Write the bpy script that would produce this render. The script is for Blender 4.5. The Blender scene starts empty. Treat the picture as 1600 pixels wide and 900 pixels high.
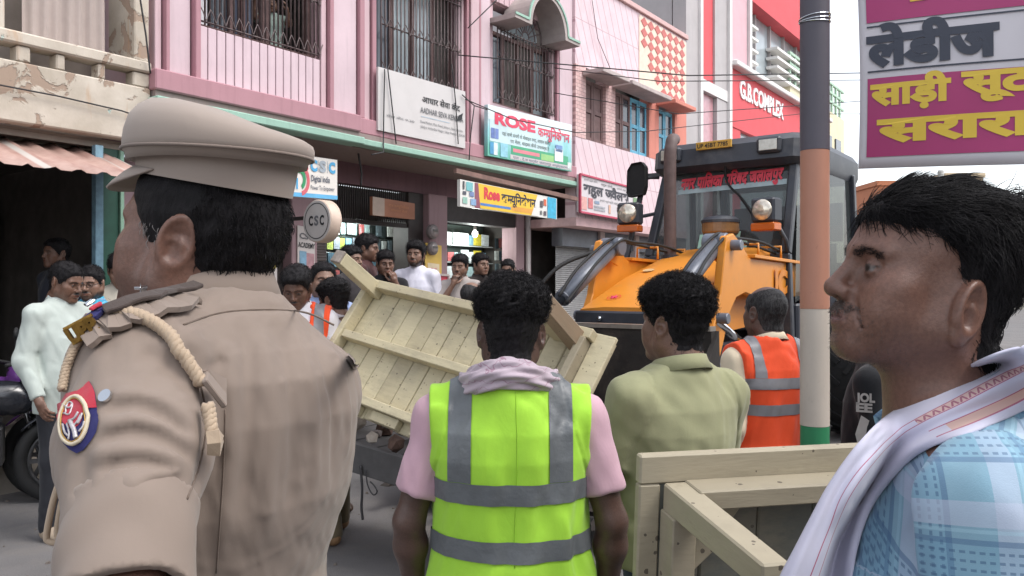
import bpy, bmesh, math, random
import numpy as np
from mathutils import Vector, Matrix, Euler
random.seed(7)
rng = np.random.default_rng(7)
SC = bpy.context.scene
COL = SC.collection
R = math.radians
# ------------------------------------------------------------------ camera, sky, sun, exposure
CH = 1.6                                   # eye height of the photographer
F = 1250.0                                 # focal length in photo pixels (photo is 1600 wide)
cam = bpy.data.cameras.new('camera'); cam.sensor_width = 36.0; cam.lens = 36.0 * F / 1600.0
cam.clip_start = 0.05; cam.clip_end = 2000
camo = bpy.data.objects.new('camera', cam); COL.objects.link(camo)
camo.location = (0, 0, CH); camo.rotation_euler = (R(90), 0, 0)
SC.camera = camo
SUN_EL, SUN_AZ = 56.0, 112.0               # high hazy sun on the right of the photographer
world = bpy.data.worlds.new('World'); SC.world = world; world.use_nodes = True
wn = world.node_tree
sky = wn.nodes.new('ShaderNodeTexSky'); sky.sky_type = 'NISHITA'; sky.sun_disc = False
sky.sun_elevation = R(SUN_EL); sky.sun_rotation = R(SUN_AZ)
sky.air_density = 1.0; sky.dust_density = 2.0; sky.ozone_density = 1.0
hsv = wn.nodes.new('ShaderNodeHueSaturation'); hsv.inputs['Saturation'].default_value = 0.3
wn.links.new(sky.outputs[0], hsv.inputs['Color'])
wn.links.new(hsv.outputs[0], wn.nodes['Background'].inputs['Color'])
wn.nodes['Background'].inputs['Strength'].default_value = 0.15
sun = bpy.data.lights.new('sun', 'SUN'); sun.energy = 0.65; sun.angle = R(25); sun.color = (1, .96, .9)
suno = bpy.data.objects.new('sun', sun); COL.objects.link(suno)
_az, _el = R(SUN_AZ), R(SUN_EL)
suno.rotation_euler = Vector((-math.sin(_az) * math.cos(_el), -math.cos(_az) * math.cos(_el), -math.sin(_el))).to_track_quat('-Z', 'Y').to_euler()
SC.view_settings.view_transform = 'Standard'; SC.view_settings.look = 'None'
SC.view_settings.exposure = 1.27; SC.view_settings.gamma = 1.0
SC.render.engine = 'CYCLES'
SC.cycles.max_bounces = 6; SC.cycles.diffuse_bounces = 3; SC.cycles.glossy_bounces = 2; SC.cycles.transmission_bounces = 4

# ------------------------------------------------------------------ helpers: points
def P(px, py, Y):                           # photo pixel + distance ahead of the camera -> world point
    return Vector(((px - 800) / F * Y, Y, CH - (py - 450) / F * Y))
FA = R(36.4)                                # heading of the street (and of the facades on its left)
FD = Vector((math.sin(FA), math.cos(FA), 0))
FN = Vector((-math.cos(FA), math.sin(FA), 0))
D0 = 7.0                                    # distance from the camera to the facade plane
def fs(px, py, t=0.0):                      # photo pixel -> (along facade, height) on the plane t metres behind the facade
    u = (px - 800) / F
    Y = (D0 + t) / (FN.y + FN.x * u)
    return u * Y * FD.x + Y * FD.y, CH - (py - 450) / F * Y
def fp(s, t, z):                            # facade coordinates -> world
    v = FN * (D0 + t) + FD * s
    return Vector((v.x, v.y, z))
FROT = math.atan2(FD.y, FD.x)               # local x along the facade, local y INTO the building

# ------------------------------------------------------------------ helpers: objects
def tag(o, label=None, cat=None, group=None, kind=None):
    if label: o['label'] = label
    if cat: o['category'] = cat
    if group: o['group'] = group
    if kind: o['kind'] = kind
    return o
def empty(name, loc=(0, 0, 0), rz=0.0, label=None, cat=None, group=None):
    o = bpy.data.objects.new(name, None); COL.objects.link(o)
    o.location = loc; o.rotation_euler = (0, 0, rz); o.empty_display_size = .1
    return tag(o, label, cat, group)
def link(name, me, parent=None, mats=None, smooth=None):
    if mats is not None:
        for m in (mats if isinstance(mats, (list, tuple)) else [mats]): me.materials.append(m)
    if smooth is not None and len(me.polygons):
        me.polygons.foreach_set('use_smooth', [smooth] * len(me.polygons))
    o = bpy.data.objects.new(name, me); COL.objects.link(o)
    if parent: o.parent = parent
    return o
def copy_tree(o, parent=None):
    c = o.copy(); COL.objects.link(c)
    if parent: c.parent = parent; c.matrix_parent_inverse = o.matrix_parent_inverse
    for ch in list(o.children): copy_tree(ch, c)
    return c
def frame(x, y=None, z=None):
    pass
class MB:
    """collects polygons; build() links them as one mesh object"""
    def __init__(s): s.v = []; s.f = []; s.mi = []; s.m = 0
    def poly(s, pts, faces):
        b = len(s.v); s.v += [tuple(p) for p in pts]; s.f += [tuple(b + i for i in f) for f in faces]; s.mi += [s.m] * len(faces); return s
    def hexa(s, p):                          # 8 corners: bottom 4 ccw, top 4 ccw
        return s.poly(p, [(3, 2, 1, 0), (4, 5, 6, 7), (0, 1, 5, 4), (1, 2, 6, 5), (2, 3, 7, 6), (3, 0, 4, 7)])
    def box(s, x0, x1, y0, y1, z0, z1):
        return s.hexa([(x0, y0, z0), (x1, y0, z0), (x1, y1, z0), (x0, y1, z0), (x0, y0, z1), (x1, y0, z1), (x1, y1, z1), (x0, y1, z1)])
    def bar(s, a, b, w, h, up=(0, 0, 1), w2=None, h2=None):      # box from a to b, width w across, height h along up
        a = Vector(a); b = Vector(b); d = (b - a).normalized(); u = Vector(up); sd = d.cross(u)
        if sd.length < 1e-4: sd = d.cross(Vector((1, 0, 0)))
        sd.normalize(); u = sd.cross(d).normalized()
        w2 = w if w2 is None else w2; h2 = h if h2 is None else h2
        q = []
        for c, ww, hh in ((a, w, h), (b, w2, h2)):
            q += [c - sd * ww / 2 - u * hh / 2, c + sd * ww / 2 - u * hh / 2, c + sd * ww / 2 + u * hh / 2, c - sd * ww / 2 + u * hh / 2]
        return s.hexa(q)
    def tube(s, pts, r, n=8, cap=True, closed=False):
        pts = [Vector(p) for p in pts]; N = len(pts); rs = r if isinstance(r, (list, tuple)) else [r] * N
        b = len(s.v); prev = None
        for i, p in enumerate(pts):
            if closed: d = pts[(i + 1) % N] - pts[i - 1]
            else: d = pts[min(i + 1, N - 1)] - pts[max(i - 1, 0)]
            d.normalize()
            if prev is None:
                x = d.cross(Vector((0, 0, 1)))
                if x.length < 1e-3: x = d.cross(Vector((1, 0, 0)))
            else: x = prev - d * prev.dot(d)
            x.normalize(); prev = x; y = d.cross(x)
            for k in range(n):
                a = 2 * math.pi * k / n
                s.v.append(tuple(p + (x * math.cos(a) + y * math.sin(a)) * rs[i]))
        for i in range(N if closed else N - 1):
            i2 = (i + 1) % N
            for k in range(n):
                s.f.append((b + i * n + k, b + i * n + (k + 1) % n, b + i2 * n + (k + 1) % n, b + i2 * n + k)); s.mi.append(s.m)
        if cap and not closed:
            s.f.append(tuple(b + k for k in range(n))[::-1]); s.mi.append(s.m)
            s.f.append(tuple(b + (N - 1) * n + k for k in range(n))); s.mi.append(s.m)
        return s
    def rings(s, rs, cap=(True, True)):      # list of rings (same length lists of points) skinned
        b = len(s.v); n = len(rs[0])
        for r_ in rs: s.v += [tuple(p) for p in r_]
        for i in range(len(rs) - 1):
            for k in range(n):
                s.f.append((b + i * n + k, b + i * n + (k + 1) % n, b + (i + 1) * n + (k + 1) % n, b + (i + 1) * n + k)); s.mi.append(s.m)
        if cap[0]: s.f.append(tuple(b + k for k in range(n))[::-1]); s.mi.append(s.m)
        if cap[1]: s.f.append(tuple(b + (len(rs) - 1) * n + k for k in range(n))); s.mi.append(s.m)
        return s
    def cyl(s, a, b, r, n=16, r2=None):
        return s.tube([a, b], [r, r if r2 is None else r2], n)
    def prism(s, poly2, o, ex, ey, ez, d):   # extruded outline: points o + x*ex + y*ey, thickness d along ez
        o, ex, ey, ez = Vector(o), Vector(ex), Vector(ey), Vector(ez); n = len(poly2)
        a = [o + ex * x + ey * y for x, y in poly2]; c = [p + ez * d for p in a]
        return s.poly(a + c, [tuple(range(n))[::-1], tuple(range(n, 2 * n))] + [(i, (i + 1) % n, n + (i + 1) % n, n + i) for i in range(n)])
    def mesh(s, name='mesh', bevel=0.0, seg=1):
        me = bpy.data.meshes.new(name); me.from_pydata(s.v, [], s.f)
        me.polygons.foreach_set('material_index', s.mi); me.update()
        bm = bmesh.new(); bm.from_mesh(me)
        bmesh.ops.recalc_face_normals(bm, faces=bm.faces)
        if bevel:
            bmesh.ops.bevel(bm, geom=bm.edges[:], offset=bevel, segments=seg, affect='EDGES', clamp_overlap=True)
        bm.to_mesh(me); bm.free()
        return me
    def build(s, name, mat, parent=None, bevel=0.0, smooth=None, seg=1):
        return link(name, s.mesh(name, bevel, seg), parent, mat, smooth)
def autosmooth(o, deg=40):
    me = o.data
    me.polygons.foreach_set('use_smooth', [True] * len(me.polygons))
    bm = bmesh.new(); bm.from_mesh(me)
    for e in bm.edges:
        if len(e.link_faces) == 2 and e.calc_face_angle(0) > R(deg): e.smooth = False
    bm.to_mesh(me); bm.free(); return o
def catmull(pts, k=6, closed=False):
    pts = [Vector(p) for p in pts]; n = len(pts); out = []
    for i in range(n if closed else n - 1):
        if closed: p0, p1, p2, p3 = pts[i - 1], pts[i], pts[(i + 1) % n], pts[(i + 2) % n]
        else: p0, p1, p2, p3 = pts[max(i - 1, 0)], pts[i], pts[i + 1], pts[min(i + 2, n - 1)]
        for j in range(k):
            t = j / k
            out.append(.5 * ((2 * p1) + (p2 - p0) * t + (2 * p0 - 5 * p1 + 4 * p2 - p3) * t * t + (3 * p1 - p0 - 3 * p2 + p3) * t ** 3))
    if not closed: out.append(pts[-1])
    return out

# ------------------------------------------------------------------ helpers: materials
def lin(c):
    if isinstance(c, str): c = tuple(int(c[i:i + 2], 16) / 255 for i in (0, 2, 4))
    return tuple((x / 12.92 if x <= .04045 else ((x + .055) / 1.055) ** 2.4) for x in c)
MATS = {}
class NT:
    def __init__(s, name):
        s.m = bpy.data.materials.new(name); s.m.use_nodes = True; s.t = s.m.node_tree
        s.b = s.t.nodes['Principled BSDF']; s.tc = None
    def n(s, typ, **kw):
        nd = s.t.nodes.new('ShaderNode' + typ)
        for k, v in kw.items():
            if k in nd.inputs: nd.inputs[k].default_value = v
            else: setattr(nd, k, v)
        return nd
    def l(s, a, b): s.t.links.new(a, b)
    def co(s, which='Object'):
        if s.tc is None: s.tc = s.n('TexCoord')
        return s.tc.outputs[which]
    def map(s, scale=(1, 1, 1), rot=(0, 0, 0), which='Object', loc=(0, 0, 0)):
        m = s.n('Mapping'); m.inputs['Scale'].default_value = scale; m.inputs['Rotation'].default_value = rot; m.inputs['Location'].default_value = loc
        s.l(s.co(which), m.inputs[0]); return m.outputs[0]
    def noise(s, scale, detail=4, vec=None, rough=.6, dist=0.0):
        n = s.n('TexNoise'); n.inputs['Scale'].default_value = scale; n.inputs['Detail'].default_value = detail
        n.inputs['Roughness'].default_value = rough; n.inputs['Distortion'].default_value = dist
        s.l(vec if vec is not None else s.co(), n.inputs['Vector']); return n.outputs['Fac']
    def ramp(s, fac, stops, interp='LINEAR'):
        r_ = s.n('ValToRGB'); cr = r_.color_ramp; cr.interpolation = interp
        while len(cr.elements) < len(stops): cr.elements.new(.5)
        for e, (p, c) in zip(cr.elements, stops):
            e.position = p; e.color = (*(c if len(c) == 3 else c[:3]), 1)
        s.l(fac, r_.inputs[0]); return r_.outputs[0]
    def mix(s, fac, a, b, mode='MIX'):
        m = s.n('Mix', data_type='RGBA', blend_type=mode)
        for v, i in ((fac, 0), (a, 6), (b, 7)):
            if hasattr(v, 'is_linked'): s.l(v, m.inputs[i])
            elif i == 0: m.inputs[0].default_value = v
            else: m.inputs[i].default_value = (*v, 1)
        return m.outputs[2]
    def math(s, op, a, b=0.0, c=0.0):
        m = s.n('Math', operation=op)
        for i, v in enumerate((a, b, c)):
            if hasattr(v, 'is_linked'): s.l(v, m.inputs[i])
            else: m.inputs[i].default_value = v
        return m.outputs[0]
    def sep(s, vec):
        x = s.n('SeparateXYZ'); s.l(vec, x.inputs[0]); return x.outputs
    def col(s, c):
        if hasattr(c, 'is_linked'): s.l(c, s.b.inputs['Base Color'])
        else: s.b.inputs['Base Color'].default_value = (*c, 1)
    def bump(s, h, strength=.3, dist=.01):
        b = s.n('Bump'); b.inputs['Strength'].default_value = strength; b.inputs['Distance'].default_value = dist
        s.l(h, b.inputs['Height']); s.l(b.outputs[0], s.b.inputs['Normal'])
    def set(s, **kw):
        for k, v in kw.items(): s.b.inputs[k.replace('_', ' ')].default_value = v
        return s.m
def mat(name, c, rough=.6, var=.12, scale=6.0, bump=0.0, bscale=60.0, metal=0.0, spec=.5, dirt=0.0, dirtc=(.08, .07, .06), coat=0.0, dscale=3.0):
    """plain coloured surface with uneven tone, optional dirt patches and fine relief"""
    if name in MATS: return MATS[name]
    t = NT(name); c = lin(c) if isinstance(c, str) or max(c) > 0 else c
    n = t.noise(scale, 5)
    lo = tuple(x * (1 - var) for x in c); hi = tuple(min(1, x * (1 + var)) for x in c)
    cc = t.ramp(n, [(.3, lo), (.7, hi)])
    if dirt:
        d = t.noise(dscale, 8, rough=.7)
        m = t.ramp(d, [(.5, (0, 0, 0)), (.72, (dirt, dirt, dirt))])
        cc = t.mix(m, cc, dirtc)
    t.col(cc)
    if bump: t.bump(t.noise(bscale, 3), bump, .004)
    t.set(Roughness=rough, Metallic=metal)
    t.b.inputs['Specular IOR Level'].default_value = spec
    if coat: t.b.inputs['Coat Weight'].default_value = coat; t.b.inputs['Coat Roughness'].default_value = .15
    MATS[name] = t.m; return t.m
def emit(name, c, s):
    if name in MATS: return MATS[name]
    t = NT(name); t.col(c); t.b.inputs['Emission Color'].default_value = (*c, 1); t.b.inputs['Emission Strength'].default_value = s
    MATS[name] = t.m; return t.m

# ------------------------------------------------------------------ helpers: lettering
_gl = {}
def _glyph(s, bold):
    k = (s, bold)
    if k in _gl: return _gl[k]
    def mk(body):
        c = bpy.data.curves.new('glyph', 'FONT'); c.body = body; c.offset = bold; c.resolution_u = 3
        o = bpy.data.objects.new('glyph', c); COL.objects.link(o)
        dg = bpy.context.evaluated_depsgraph_get(); dg.update()
        me = bpy.data.meshes.new_from_object(o.evaluated_get(dg))
        co = np.empty(len(me.vertices) * 3, np.float32); me.vertices.foreach_get('co', co); co = co.reshape(-1, 3)
        fs_ = [tuple(p.vertices) for p in me.polygons]
        bpy.data.meshes.remove(me); bpy.data.objects.remove(o); bpy.data.curves.remove(c)
        return co, fs_
    co, f = mk(s)
    a = mk(s + '|')[0][:, 0].max() if True else 0
    b = mk('|')[0][:, 0].max()
    _gl[k] = (co, f, a - b); return _gl[k]
def letters(s, bold=0.0):
    """flat mesh data of a line of writing; x~ = half form of x, x^ = x with a reph above"""
    toks = []; cur = ''; i = 0
    while i < len(s):
        if i + 1 < len(s) and s[i + 1] in '~^':
            if cur: toks.append((cur, '')); cur = ''
            toks.append((s[i], s[i + 1])); i += 2
        else: cur += s[i]; i += 1
    if cur: toks.append((cur, ''))
    V, Fc, x, nv = [], [], 0.0, 0
    for t, k in toks:
        co, f, adv = _glyph(t, bold); co = co.copy()
        if k == '~':
            xm = co[:, 0].max(); cut = xm - .17
            bm = bmesh.new(); vs = [bm.verts.new(c) for c in co]
            for q in f:
                try: bm.faces.new([vs[j] for j in q])
                except ValueError: pass
            bmesh.ops.bisect_plane(bm, geom=bm.verts[:] + bm.edges[:] + bm.faces[:], plane_co=(cut, 0, 0), plane_no=(1, 0, 0), clear_outer=True)
            bm.verts.index_update()
            co = np.array([v.co[:] for v in bm.verts], np.float32); f = [tuple(v.index for v in q.verts) for q in bm.faces]; bm.free()
            adv = cut - .0
        co[:, 0] += x; V.append(co); Fc += [tuple(j + nv for j in q) for q in f]; nv += len(co)
        if k == '^':
            n = 9; r0, w = .11, .04; pts = []
            for j in range(n):
                a = R(200 - 200 * j / (n - 1)); pts.append(((r0 + w) * math.cos(a), (r0 + w) * math.sin(a))); pts.append(((r0 - w) * math.cos(a), (r0 - w) * math.sin(a)))
            pts = np.array([(x + adv - .16 + a, .78 + b, 0) for a, b in pts], np.float32)
            V.append(pts); Fc += [(nv + 2 * j, nv + 2 * j + 1, nv + 2 * j + 3, nv + 2 * j + 2) for j in range(n - 1)]; nv += len(pts)
        x += adv
    return np.concatenate(V), Fc, x
def write(s, material, parent, o, ex, ey, width=None, height=None, bold=.01, name='lettering', off=.004, lift=None):
    """lay writing on a surface: o = lower left corner, ex/ey = unit directions (parent space), fitted to width, caps height = height"""
    V, Fc, adv = letters(s, bold)
    w0 = V[:, 0].max() - V[:, 0].min(); x0 = V[:, 0].min()
    sy = (height / .7) if height else width / w0
    sx = width / w0 if width else sy
    o, ex, ey = Vector(o), Vector(ex), Vector(ey); nz = ex.cross(ey).normalized()
    B = np.array([ex[:], ey[:]], np.float32)
    q = np.column_stack([(V[:, 0] - x0) * sx, V[:, 1] * sy]) @ B + np.array((o + nz * off)[:])
    if lift is not None: q = lift(q)
    me = bpy.data.meshes.new(name); me.from_pydata(q.tolist(), [], Fc); me.update()
    return link(name, me, parent, material)
# ------------------------------------------------------------------ implicit surfaces (for bodies and clothes)
def A3(v): return np.array(v, np.float32)
def smin(a, b, k):
    h = np.maximum(k - np.abs(a - b), 0) / k
    return np.minimum(a, b) - h * h * k * .25
def smax(a, b, k): return -smin(-a, -b, k)
def sph(p, c, r): return np.linalg.norm(p - A3(c), axis=1) - r
def ell(p, c, r, M=None):
    q = p - A3(c)
    if M is not None: q = q @ M
    r = A3(r); k0 = np.linalg.norm(q / r, axis=1); k1 = np.linalg.norm(q / (r * r), axis=1)
    return k0 * (k0 - 1) / np.maximum(k1, 1e-6)
def cone(p, a, b, ra, rb):
    a = A3(a); b = A3(b); ba = b - a; l2 = float(ba @ ba)
    t = np.clip(((p - a) @ ba) / max(l2, 1e-9), 0, 1)
    return np.linalg.norm(p - a - t[:, None] * ba, axis=1) - (ra + (rb - ra) * t)
def chain(p, pts, rs, k=None):
    d = None; k = k or .5 * sum(rs) / len(rs)
    for i in range(len(pts) - 1):
        e = cone(p, pts[i], pts[i + 1], rs[i], rs[i + 1]); d = e if d is None else smin(d, e, k)
    return d
def rot3(rx=0, ry=0, rz=0):                 # matrix M with p_local = (p-c) @ M
    return np.array(Euler((R(rx), R(ry), R(rz))).to_matrix(), np.float32)
def column(p, tab):                         # stacked ellipses; rows (z, half width, half depth, centre y[, centre x])
    t = np.array(tab, np.float32); o = np.argsort(t[:, 0]); t = t[o]; z = p[:, 2]
    a = np.interp(z, t[:, 0], t[:, 1]); b = np.interp(z, t[:, 0], t[:, 2]); cy = np.interp(z, t[:, 0], t[:, 3])
    x = p[:, 0]
    if t.shape[1] > 4: x = x - np.interp(z, t[:, 0], t[:, 4])
    y = p[:, 1] - cy
    k0 = np.sqrt((x / a) ** 2 + (y / b) ** 2); k1 = np.sqrt((x / (a * a)) ** 2 + (y / (b * b)) ** 2)
    d = np.where(k0 < .3, -np.minimum(a, b) * .7, k0 * (k0 - 1) / np.maximum(k1, 1e-6))
    zl, zh = t[0, 0], t[-1, 0]
    return smax(d, np.maximum(zl - z, z - zh), .03).astype(np.float32)
def wob(p, k, seed=0, warp=1.0):            # cheap smooth pseudo-noise in about [-1, 1]; k = wave numbers per axis
    g = np.random.default_rng(seed); q = p * A3(k); w = np.zeros(len(p), np.float32)
    for i in range(3):
        a = g.normal(size=3); a /= np.linalg.norm(a); b = g.normal(size=3); b /= np.linalg.norm(b)
        w += np.sin(q @ a.astype(np.float32) * 6.28 + g.uniform(0, 6.28) + warp * np.sin(q @ b.astype(np.float32) * 3.5 + g.uniform(0, 6.28)))
    return w / 3
def pline(p, pts):                          # distance to a polyline and position along it
    best = np.full(len(p), 9.0, np.float32); tt = np.zeros(len(p), np.float32); n = len(pts) - 1
    for i in range(n):
        a = A3(pts[i]); ba = A3(pts[i + 1]) - a
        t = np.clip(((p - a) @ ba) / max(float(ba @ ba), 1e-9), 0, 1)
        d = np.linalg.norm(p - a - t[:, None] * ba, axis=1)
        m = d < best; best[m] = d[m]; tt[m] = (i + t[m]) / n
    return best, tt
def snet(f, lo, hi, h, slack=1.4):
    """surface nets on the zero level of f, evaluated only in blocks near the surface"""
    lo = A3(lo); hi = A3(hi); B = 6
    nb = np.maximum(np.ceil((hi - lo) / (h * B)).astype(int), 1); n = nb * B
    bi = np.stack(np.meshgrid(*[np.arange(k) for k in nb], indexing='ij'), -1).reshape(-1, 3)
    cd = f((lo + (bi + .5) * (B * h) - h * .5).astype(np.float32))
    keep = np.abs(cd) < B * h * .87 * slack + .004
    sg = np.where(cd < 0, -1.0, 1.0).astype(np.float32).reshape(nb)
    Dv = np.repeat(np.repeat(np.repeat(sg, B, 0), B, 1), B, 2)
    off = np.stack(np.meshgrid(*[np.arange(B)] * 3, indexing='ij'), -1).reshape(-1, 3)
    kb = bi[keep]
    for c in range(0, len(kb), 1500):
        ii = (kb[c:c + 1500, None, :] * B + off[None]).reshape(-1, 3)
        Dv[ii[:, 0], ii[:, 1], ii[:, 2]] = f((lo + ii * h).astype(np.float32))
    S = Dv < 0; cs = n - 1
    ids, pos, quads = [], [], []
    for ax in range(3):
        s0 = [slice(None)] * 3; s1 = [slice(None)] * 3; s0[ax] = slice(0, -1); s1[ax] = slice(1, None)
        e = np.stack(np.nonzero(S[tuple(s0)] != S[tuple(s1)]), -1)
        b, c = (ax + 1) % 3, (ax + 2) % 3
        e = e[(e[:, b] > 0) & (e[:, c] > 0) & (e[:, b] < n[b] - 1) & (e[:, c] < n[c] - 1)]
        e2 = e.copy(); e2[:, ax] += 1
        d0 = Dv[e[:, 0], e[:, 1], e[:, 2]]; d1 = Dv[e2[:, 0], e2[:, 1], e2[:, 2]]
        t = d0 / (d0 - d1); q = e.astype(np.float32); q[:, ax] += t
        cell = []
        for db, dc in ((-1, -1), (0, -1), (0, 0), (-1, 0)):
            g = e.copy(); g[:, b] += db; g[:, c] += dc
            cell.append((g[:, 0] * cs[1] + g[:, 1]) * cs[2] + g[:, 2])
        cell = np.stack(cell, -1)
        ids.append(cell.reshape(-1)); pos.append(np.repeat(q, 4, 0))
        fl = d0 > 0; qd = cell.copy(); qd[fl] = qd[fl][:, ::-1]; quads.append(qd)
    ids = np.concatenate(ids); pos = np.concatenate(pos); quads = np.concatenate(quads)
    u, inv = np.unique(ids, return_inverse=True); inv = inv.reshape(-1)
    cnt = np.bincount(inv); V = np.stack([np.bincount(inv, pos[:, k]) for k in range(3)], -1) / cnt[:, None]
    V = (lo + V * h).astype(np.float32); Q = np.searchsorted(u, quads)
    e = h * .3                                # one Newton step onto the surface
    d = f(V); g = np.stack([f(V + A3(np.eye(3)[k] * e)) - f(V - A3(np.eye(3)[k] * e)) for k in range(3)], -1) / (2 * e)
    st = (d / np.maximum((g * g).sum(1), .3))[:, None] * g
    ln = np.linalg.norm(st, axis=1, keepdims=True); st *= np.minimum(1, h * .5 / np.maximum(ln, 1e-9))
    return V - st, Q
def npmesh(name, V, Q):
    me = bpy.data.meshes.new(name); V = np.ascontiguousarray(V, np.float32); Q = np.ascontiguousarray(Q, np.int32); k = Q.shape[1]
    me.vertices.add(len(V)); me.vertices.foreach_set('co', V.ravel())
    me.loops.add(Q.size); me.loops.foreach_set('vertex_index', Q.ravel())
    me.polygons.add(len(Q)); me.polygons.foreach_set('loop_start', np.arange(0, Q.size, k, dtype=np.int32))
    me.polygons.foreach_set('loop_total', np.full(len(Q), k, np.int32)); me.polygons.foreach_set('use_smooth', np.ones(len(Q), bool))
    me.update(calc_edges=True); return me
def vcol(me, C):                              # point colours
    a = me.color_attributes.new('Col', 'FLOAT_COLOR', 'POINT')
    a.data.foreach_set('color', np.column_stack([C, np.ones(len(C))]).astype(np.float32).ravel())
def setuv(me, uv):                            # per vertex uv -> loops
    l = me.uv_layers.new(name='uv'); vi = np.empty(len(me.loops), np.int32); me.loops.foreach_get('vertex_index', vi)
    l.data.foreach_set('uv', np.ascontiguousarray(uv[vi], np.float32).ravel())
def normals(V, Q):
    n = np.zeros_like(V); a = np.cross(V[Q[:, 2]] - V[Q[:, 0]], V[Q[:, 3]] - V[Q[:, 1]]) if Q.shape[1] == 4 else np.cross(V[Q[:, 1]] - V[Q[:, 0]], V[Q[:, 2]] - V[Q[:, 0]])
    for k in range(Q.shape[1]): np.add.at(n, Q[:, k], a)
    return n / np.maximum(np.linalg.norm(n, axis=1, keepdims=True), 1e-9)

# ------------------------------------------------------------------ the head (origin between the ears, +Y = face, +Z up)
SX = A3((1, 1, 1))
def sym(p): q = p.copy(); q[:, 0] = np.abs(q[:, 0]); return q
HD = dict(eary=0.0, ear=1.0, w=1.0, jaw=1.0, nose=1.0, chin=0.0, fat=0.0, earz=0.0)
def alm(q): return (np.sqrt(((np.abs(q[:, 0]) - .0315) / .0135) ** 2 + ((q[:, 2] - .0052) / .0034) ** 2) - 1) * .0034
def head_sdf(p, fine=True, **kw):
    o = dict(HD); o.update(kw); w, fat = o['w'], o['fat']
    q = sym(p); q[:, 0] /= w
    d = ell(q, (0, -.014, .034), (.074, .097, .086))
    d = smin(d, ell(q, (0, .030, .030), (.062, .062, .062)), .03)
    d = smin(d, ell(q, (0, .032, -.035), (.056 + fat, .058, .075)), .03)
    jw = o['jaw']
    d = smin(d, cone(q, (.050 * jw + fat, -.004, -.050), (.018, .074, -.092 + o['chin']), .019 + fat, .016), .035)
    d = smin(d, cone(q, (.052 * jw + fat, -.008, -.01), (.050 * jw + fat, -.002, -.055), .018, .018 + fat), .03)
    d = smin(d, ell(q, (0, .079, -.095 + o['chin']), (.022, .019, .017)), .02)
    d = smin(d, ell(q, (.047, .056, -.014), (.022 + fat * .5, .024, .018)), .025)
    d = smin(d, ell(q, (.038, .055, -.045), (.025 + fat, .03, .03)), .025)
    d = smin(d, ell(q, (0, .072, -.056), (.032, .024, .028)), .02)                       # muzzle
    d = smin(d, cone(q, (.008, .091, .026), (.046, .074, .026), .009, .009), .014)      # brow
    d = smax(d, -ell(q, (.032, .103, .006), (.019, .021, .0125)), .018)                  # sockets
    lid = smax(sph(q, (.031, .0770, .006), .0138), -alm(q), .0012)
    d = smin(d, lid, .003)
    d = np.minimum(d, sph(q, (.031, .0770, .006), .0124))
    n = o['nose']
    d = smin(d, cone(q, (0, .090, .018), (0, .111 * n + .094 * (1 - n) + .000, -.022), .0075, .0105), .012)
    d = smin(d, sph(q, (0, .112, -.025), .0105), .006)
    d = smin(d, ell(q, (.0125, .099, -.029), (.0085, .0115, .0085)), .008)
    if fine:
        d = smax(d, -ell(q, (.0075, .105, -.037), (.0042, .0065, .0045)), .003)
    d = smin(d, chain(q, [(0, .0975, -.0550), (.010, .0962, -.0538), (.025, .0845, -.0580)], [.0080, .0074, .003]), .010)
    d = smin(d, chain(q, [(0, .0965, -.0658), (.012, .0930, -.0645), (.024, .0835, -.0600)], [.0090, .0080, .003]), .008)
    if fine:
        d = smax(d, -chain(q, [(0, .1055, -.0602), (.012, .1020, -.0595), (.026, .0885, -.0592)], [.0022, .0020, .0003]), .002)
    d = smax(d, -chain(q, [(.020, .0985, -.030), (.031, .0905, -.047), (.038, .0815, -.066)], [.0022, .0026, .0016]), .007)
    # ear: tilted disc with rim and concha
    e = q - A3((.0735, -.014 + o['eary'], -.004 + o['earz'])); e = (e @ rot3(8, 0, -28)) / o['ear']
    ear = ell(e, (.004, 0, .004), (.0075, .0195, .031))
    ear = smin(ear, ell(e, (.005, .002, -.024), (.0075, .010, .011)), .008)
    if fine:
        ear = smax(ear, -ell(e, (.0120, .002, -.004), (.0105, .0085, .0120)), .003)
        ear = smax(ear, -ell(e, (.0125, .000, .0135), (.0065, .0125, .0085)), .003)
        ear = smin(ear, chain(e, [(.0085, -.010, -.010), (.0095, -.0085, .002), (.0090, -.003, .010)], [.0022, .0028, .0022]), .003)
        rim = np.abs(np.sqrt((e[:, 1] / .0165) ** 2 + ((e[:, 2] - .006) / .0265) ** 2) - 1) * .019
        rim = np.sqrt(rim ** 2 + (e[:, 0] - .0095) ** 2) - .0036
        rim = np.maximum(rim, -(e[:, 2] + .022)); ear = smin(ear, rim, .003)
        ear = smin(ear, ell(e, (.006, .013, -.008), (.004, .0045, .006)), .004)
    d = smin(d, ear * o['ear'], .007)
    d = smin(d, chain(q, [(0, -.026, -.045), (0, -.036, -.11), (0, -.045, -.17)], [.054 + fat, .054 + fat * 1.3, .060 + fat]), .03)
    return d
HAIR0 = dict(front=.055, side=.0, nape=-.075, thick=.012)
def hair_mask(p, front=.062, nape=-.072, temple=.02, side=.0, line=None):
    """>0 where hair grows (distance-like, metres)"""
    x, y, z = np.abs(p[:, 0]), p[:, 1], p[:, 2]
    # hairline height as a function of y: nape low at the back, up in front of the ear, high over the forehead
    if line: return z - np.interp(y, line[0], line[1])
    hl = np.interp(y, [-.10, -.06, -.035, -.005, .012, .022, .045, .075, .12],
                   [nape, nape + .003, nape + .02, .012 + side, -.022 + side, -.012 + side, temple, front, front + .012])
    return z - hl
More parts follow.
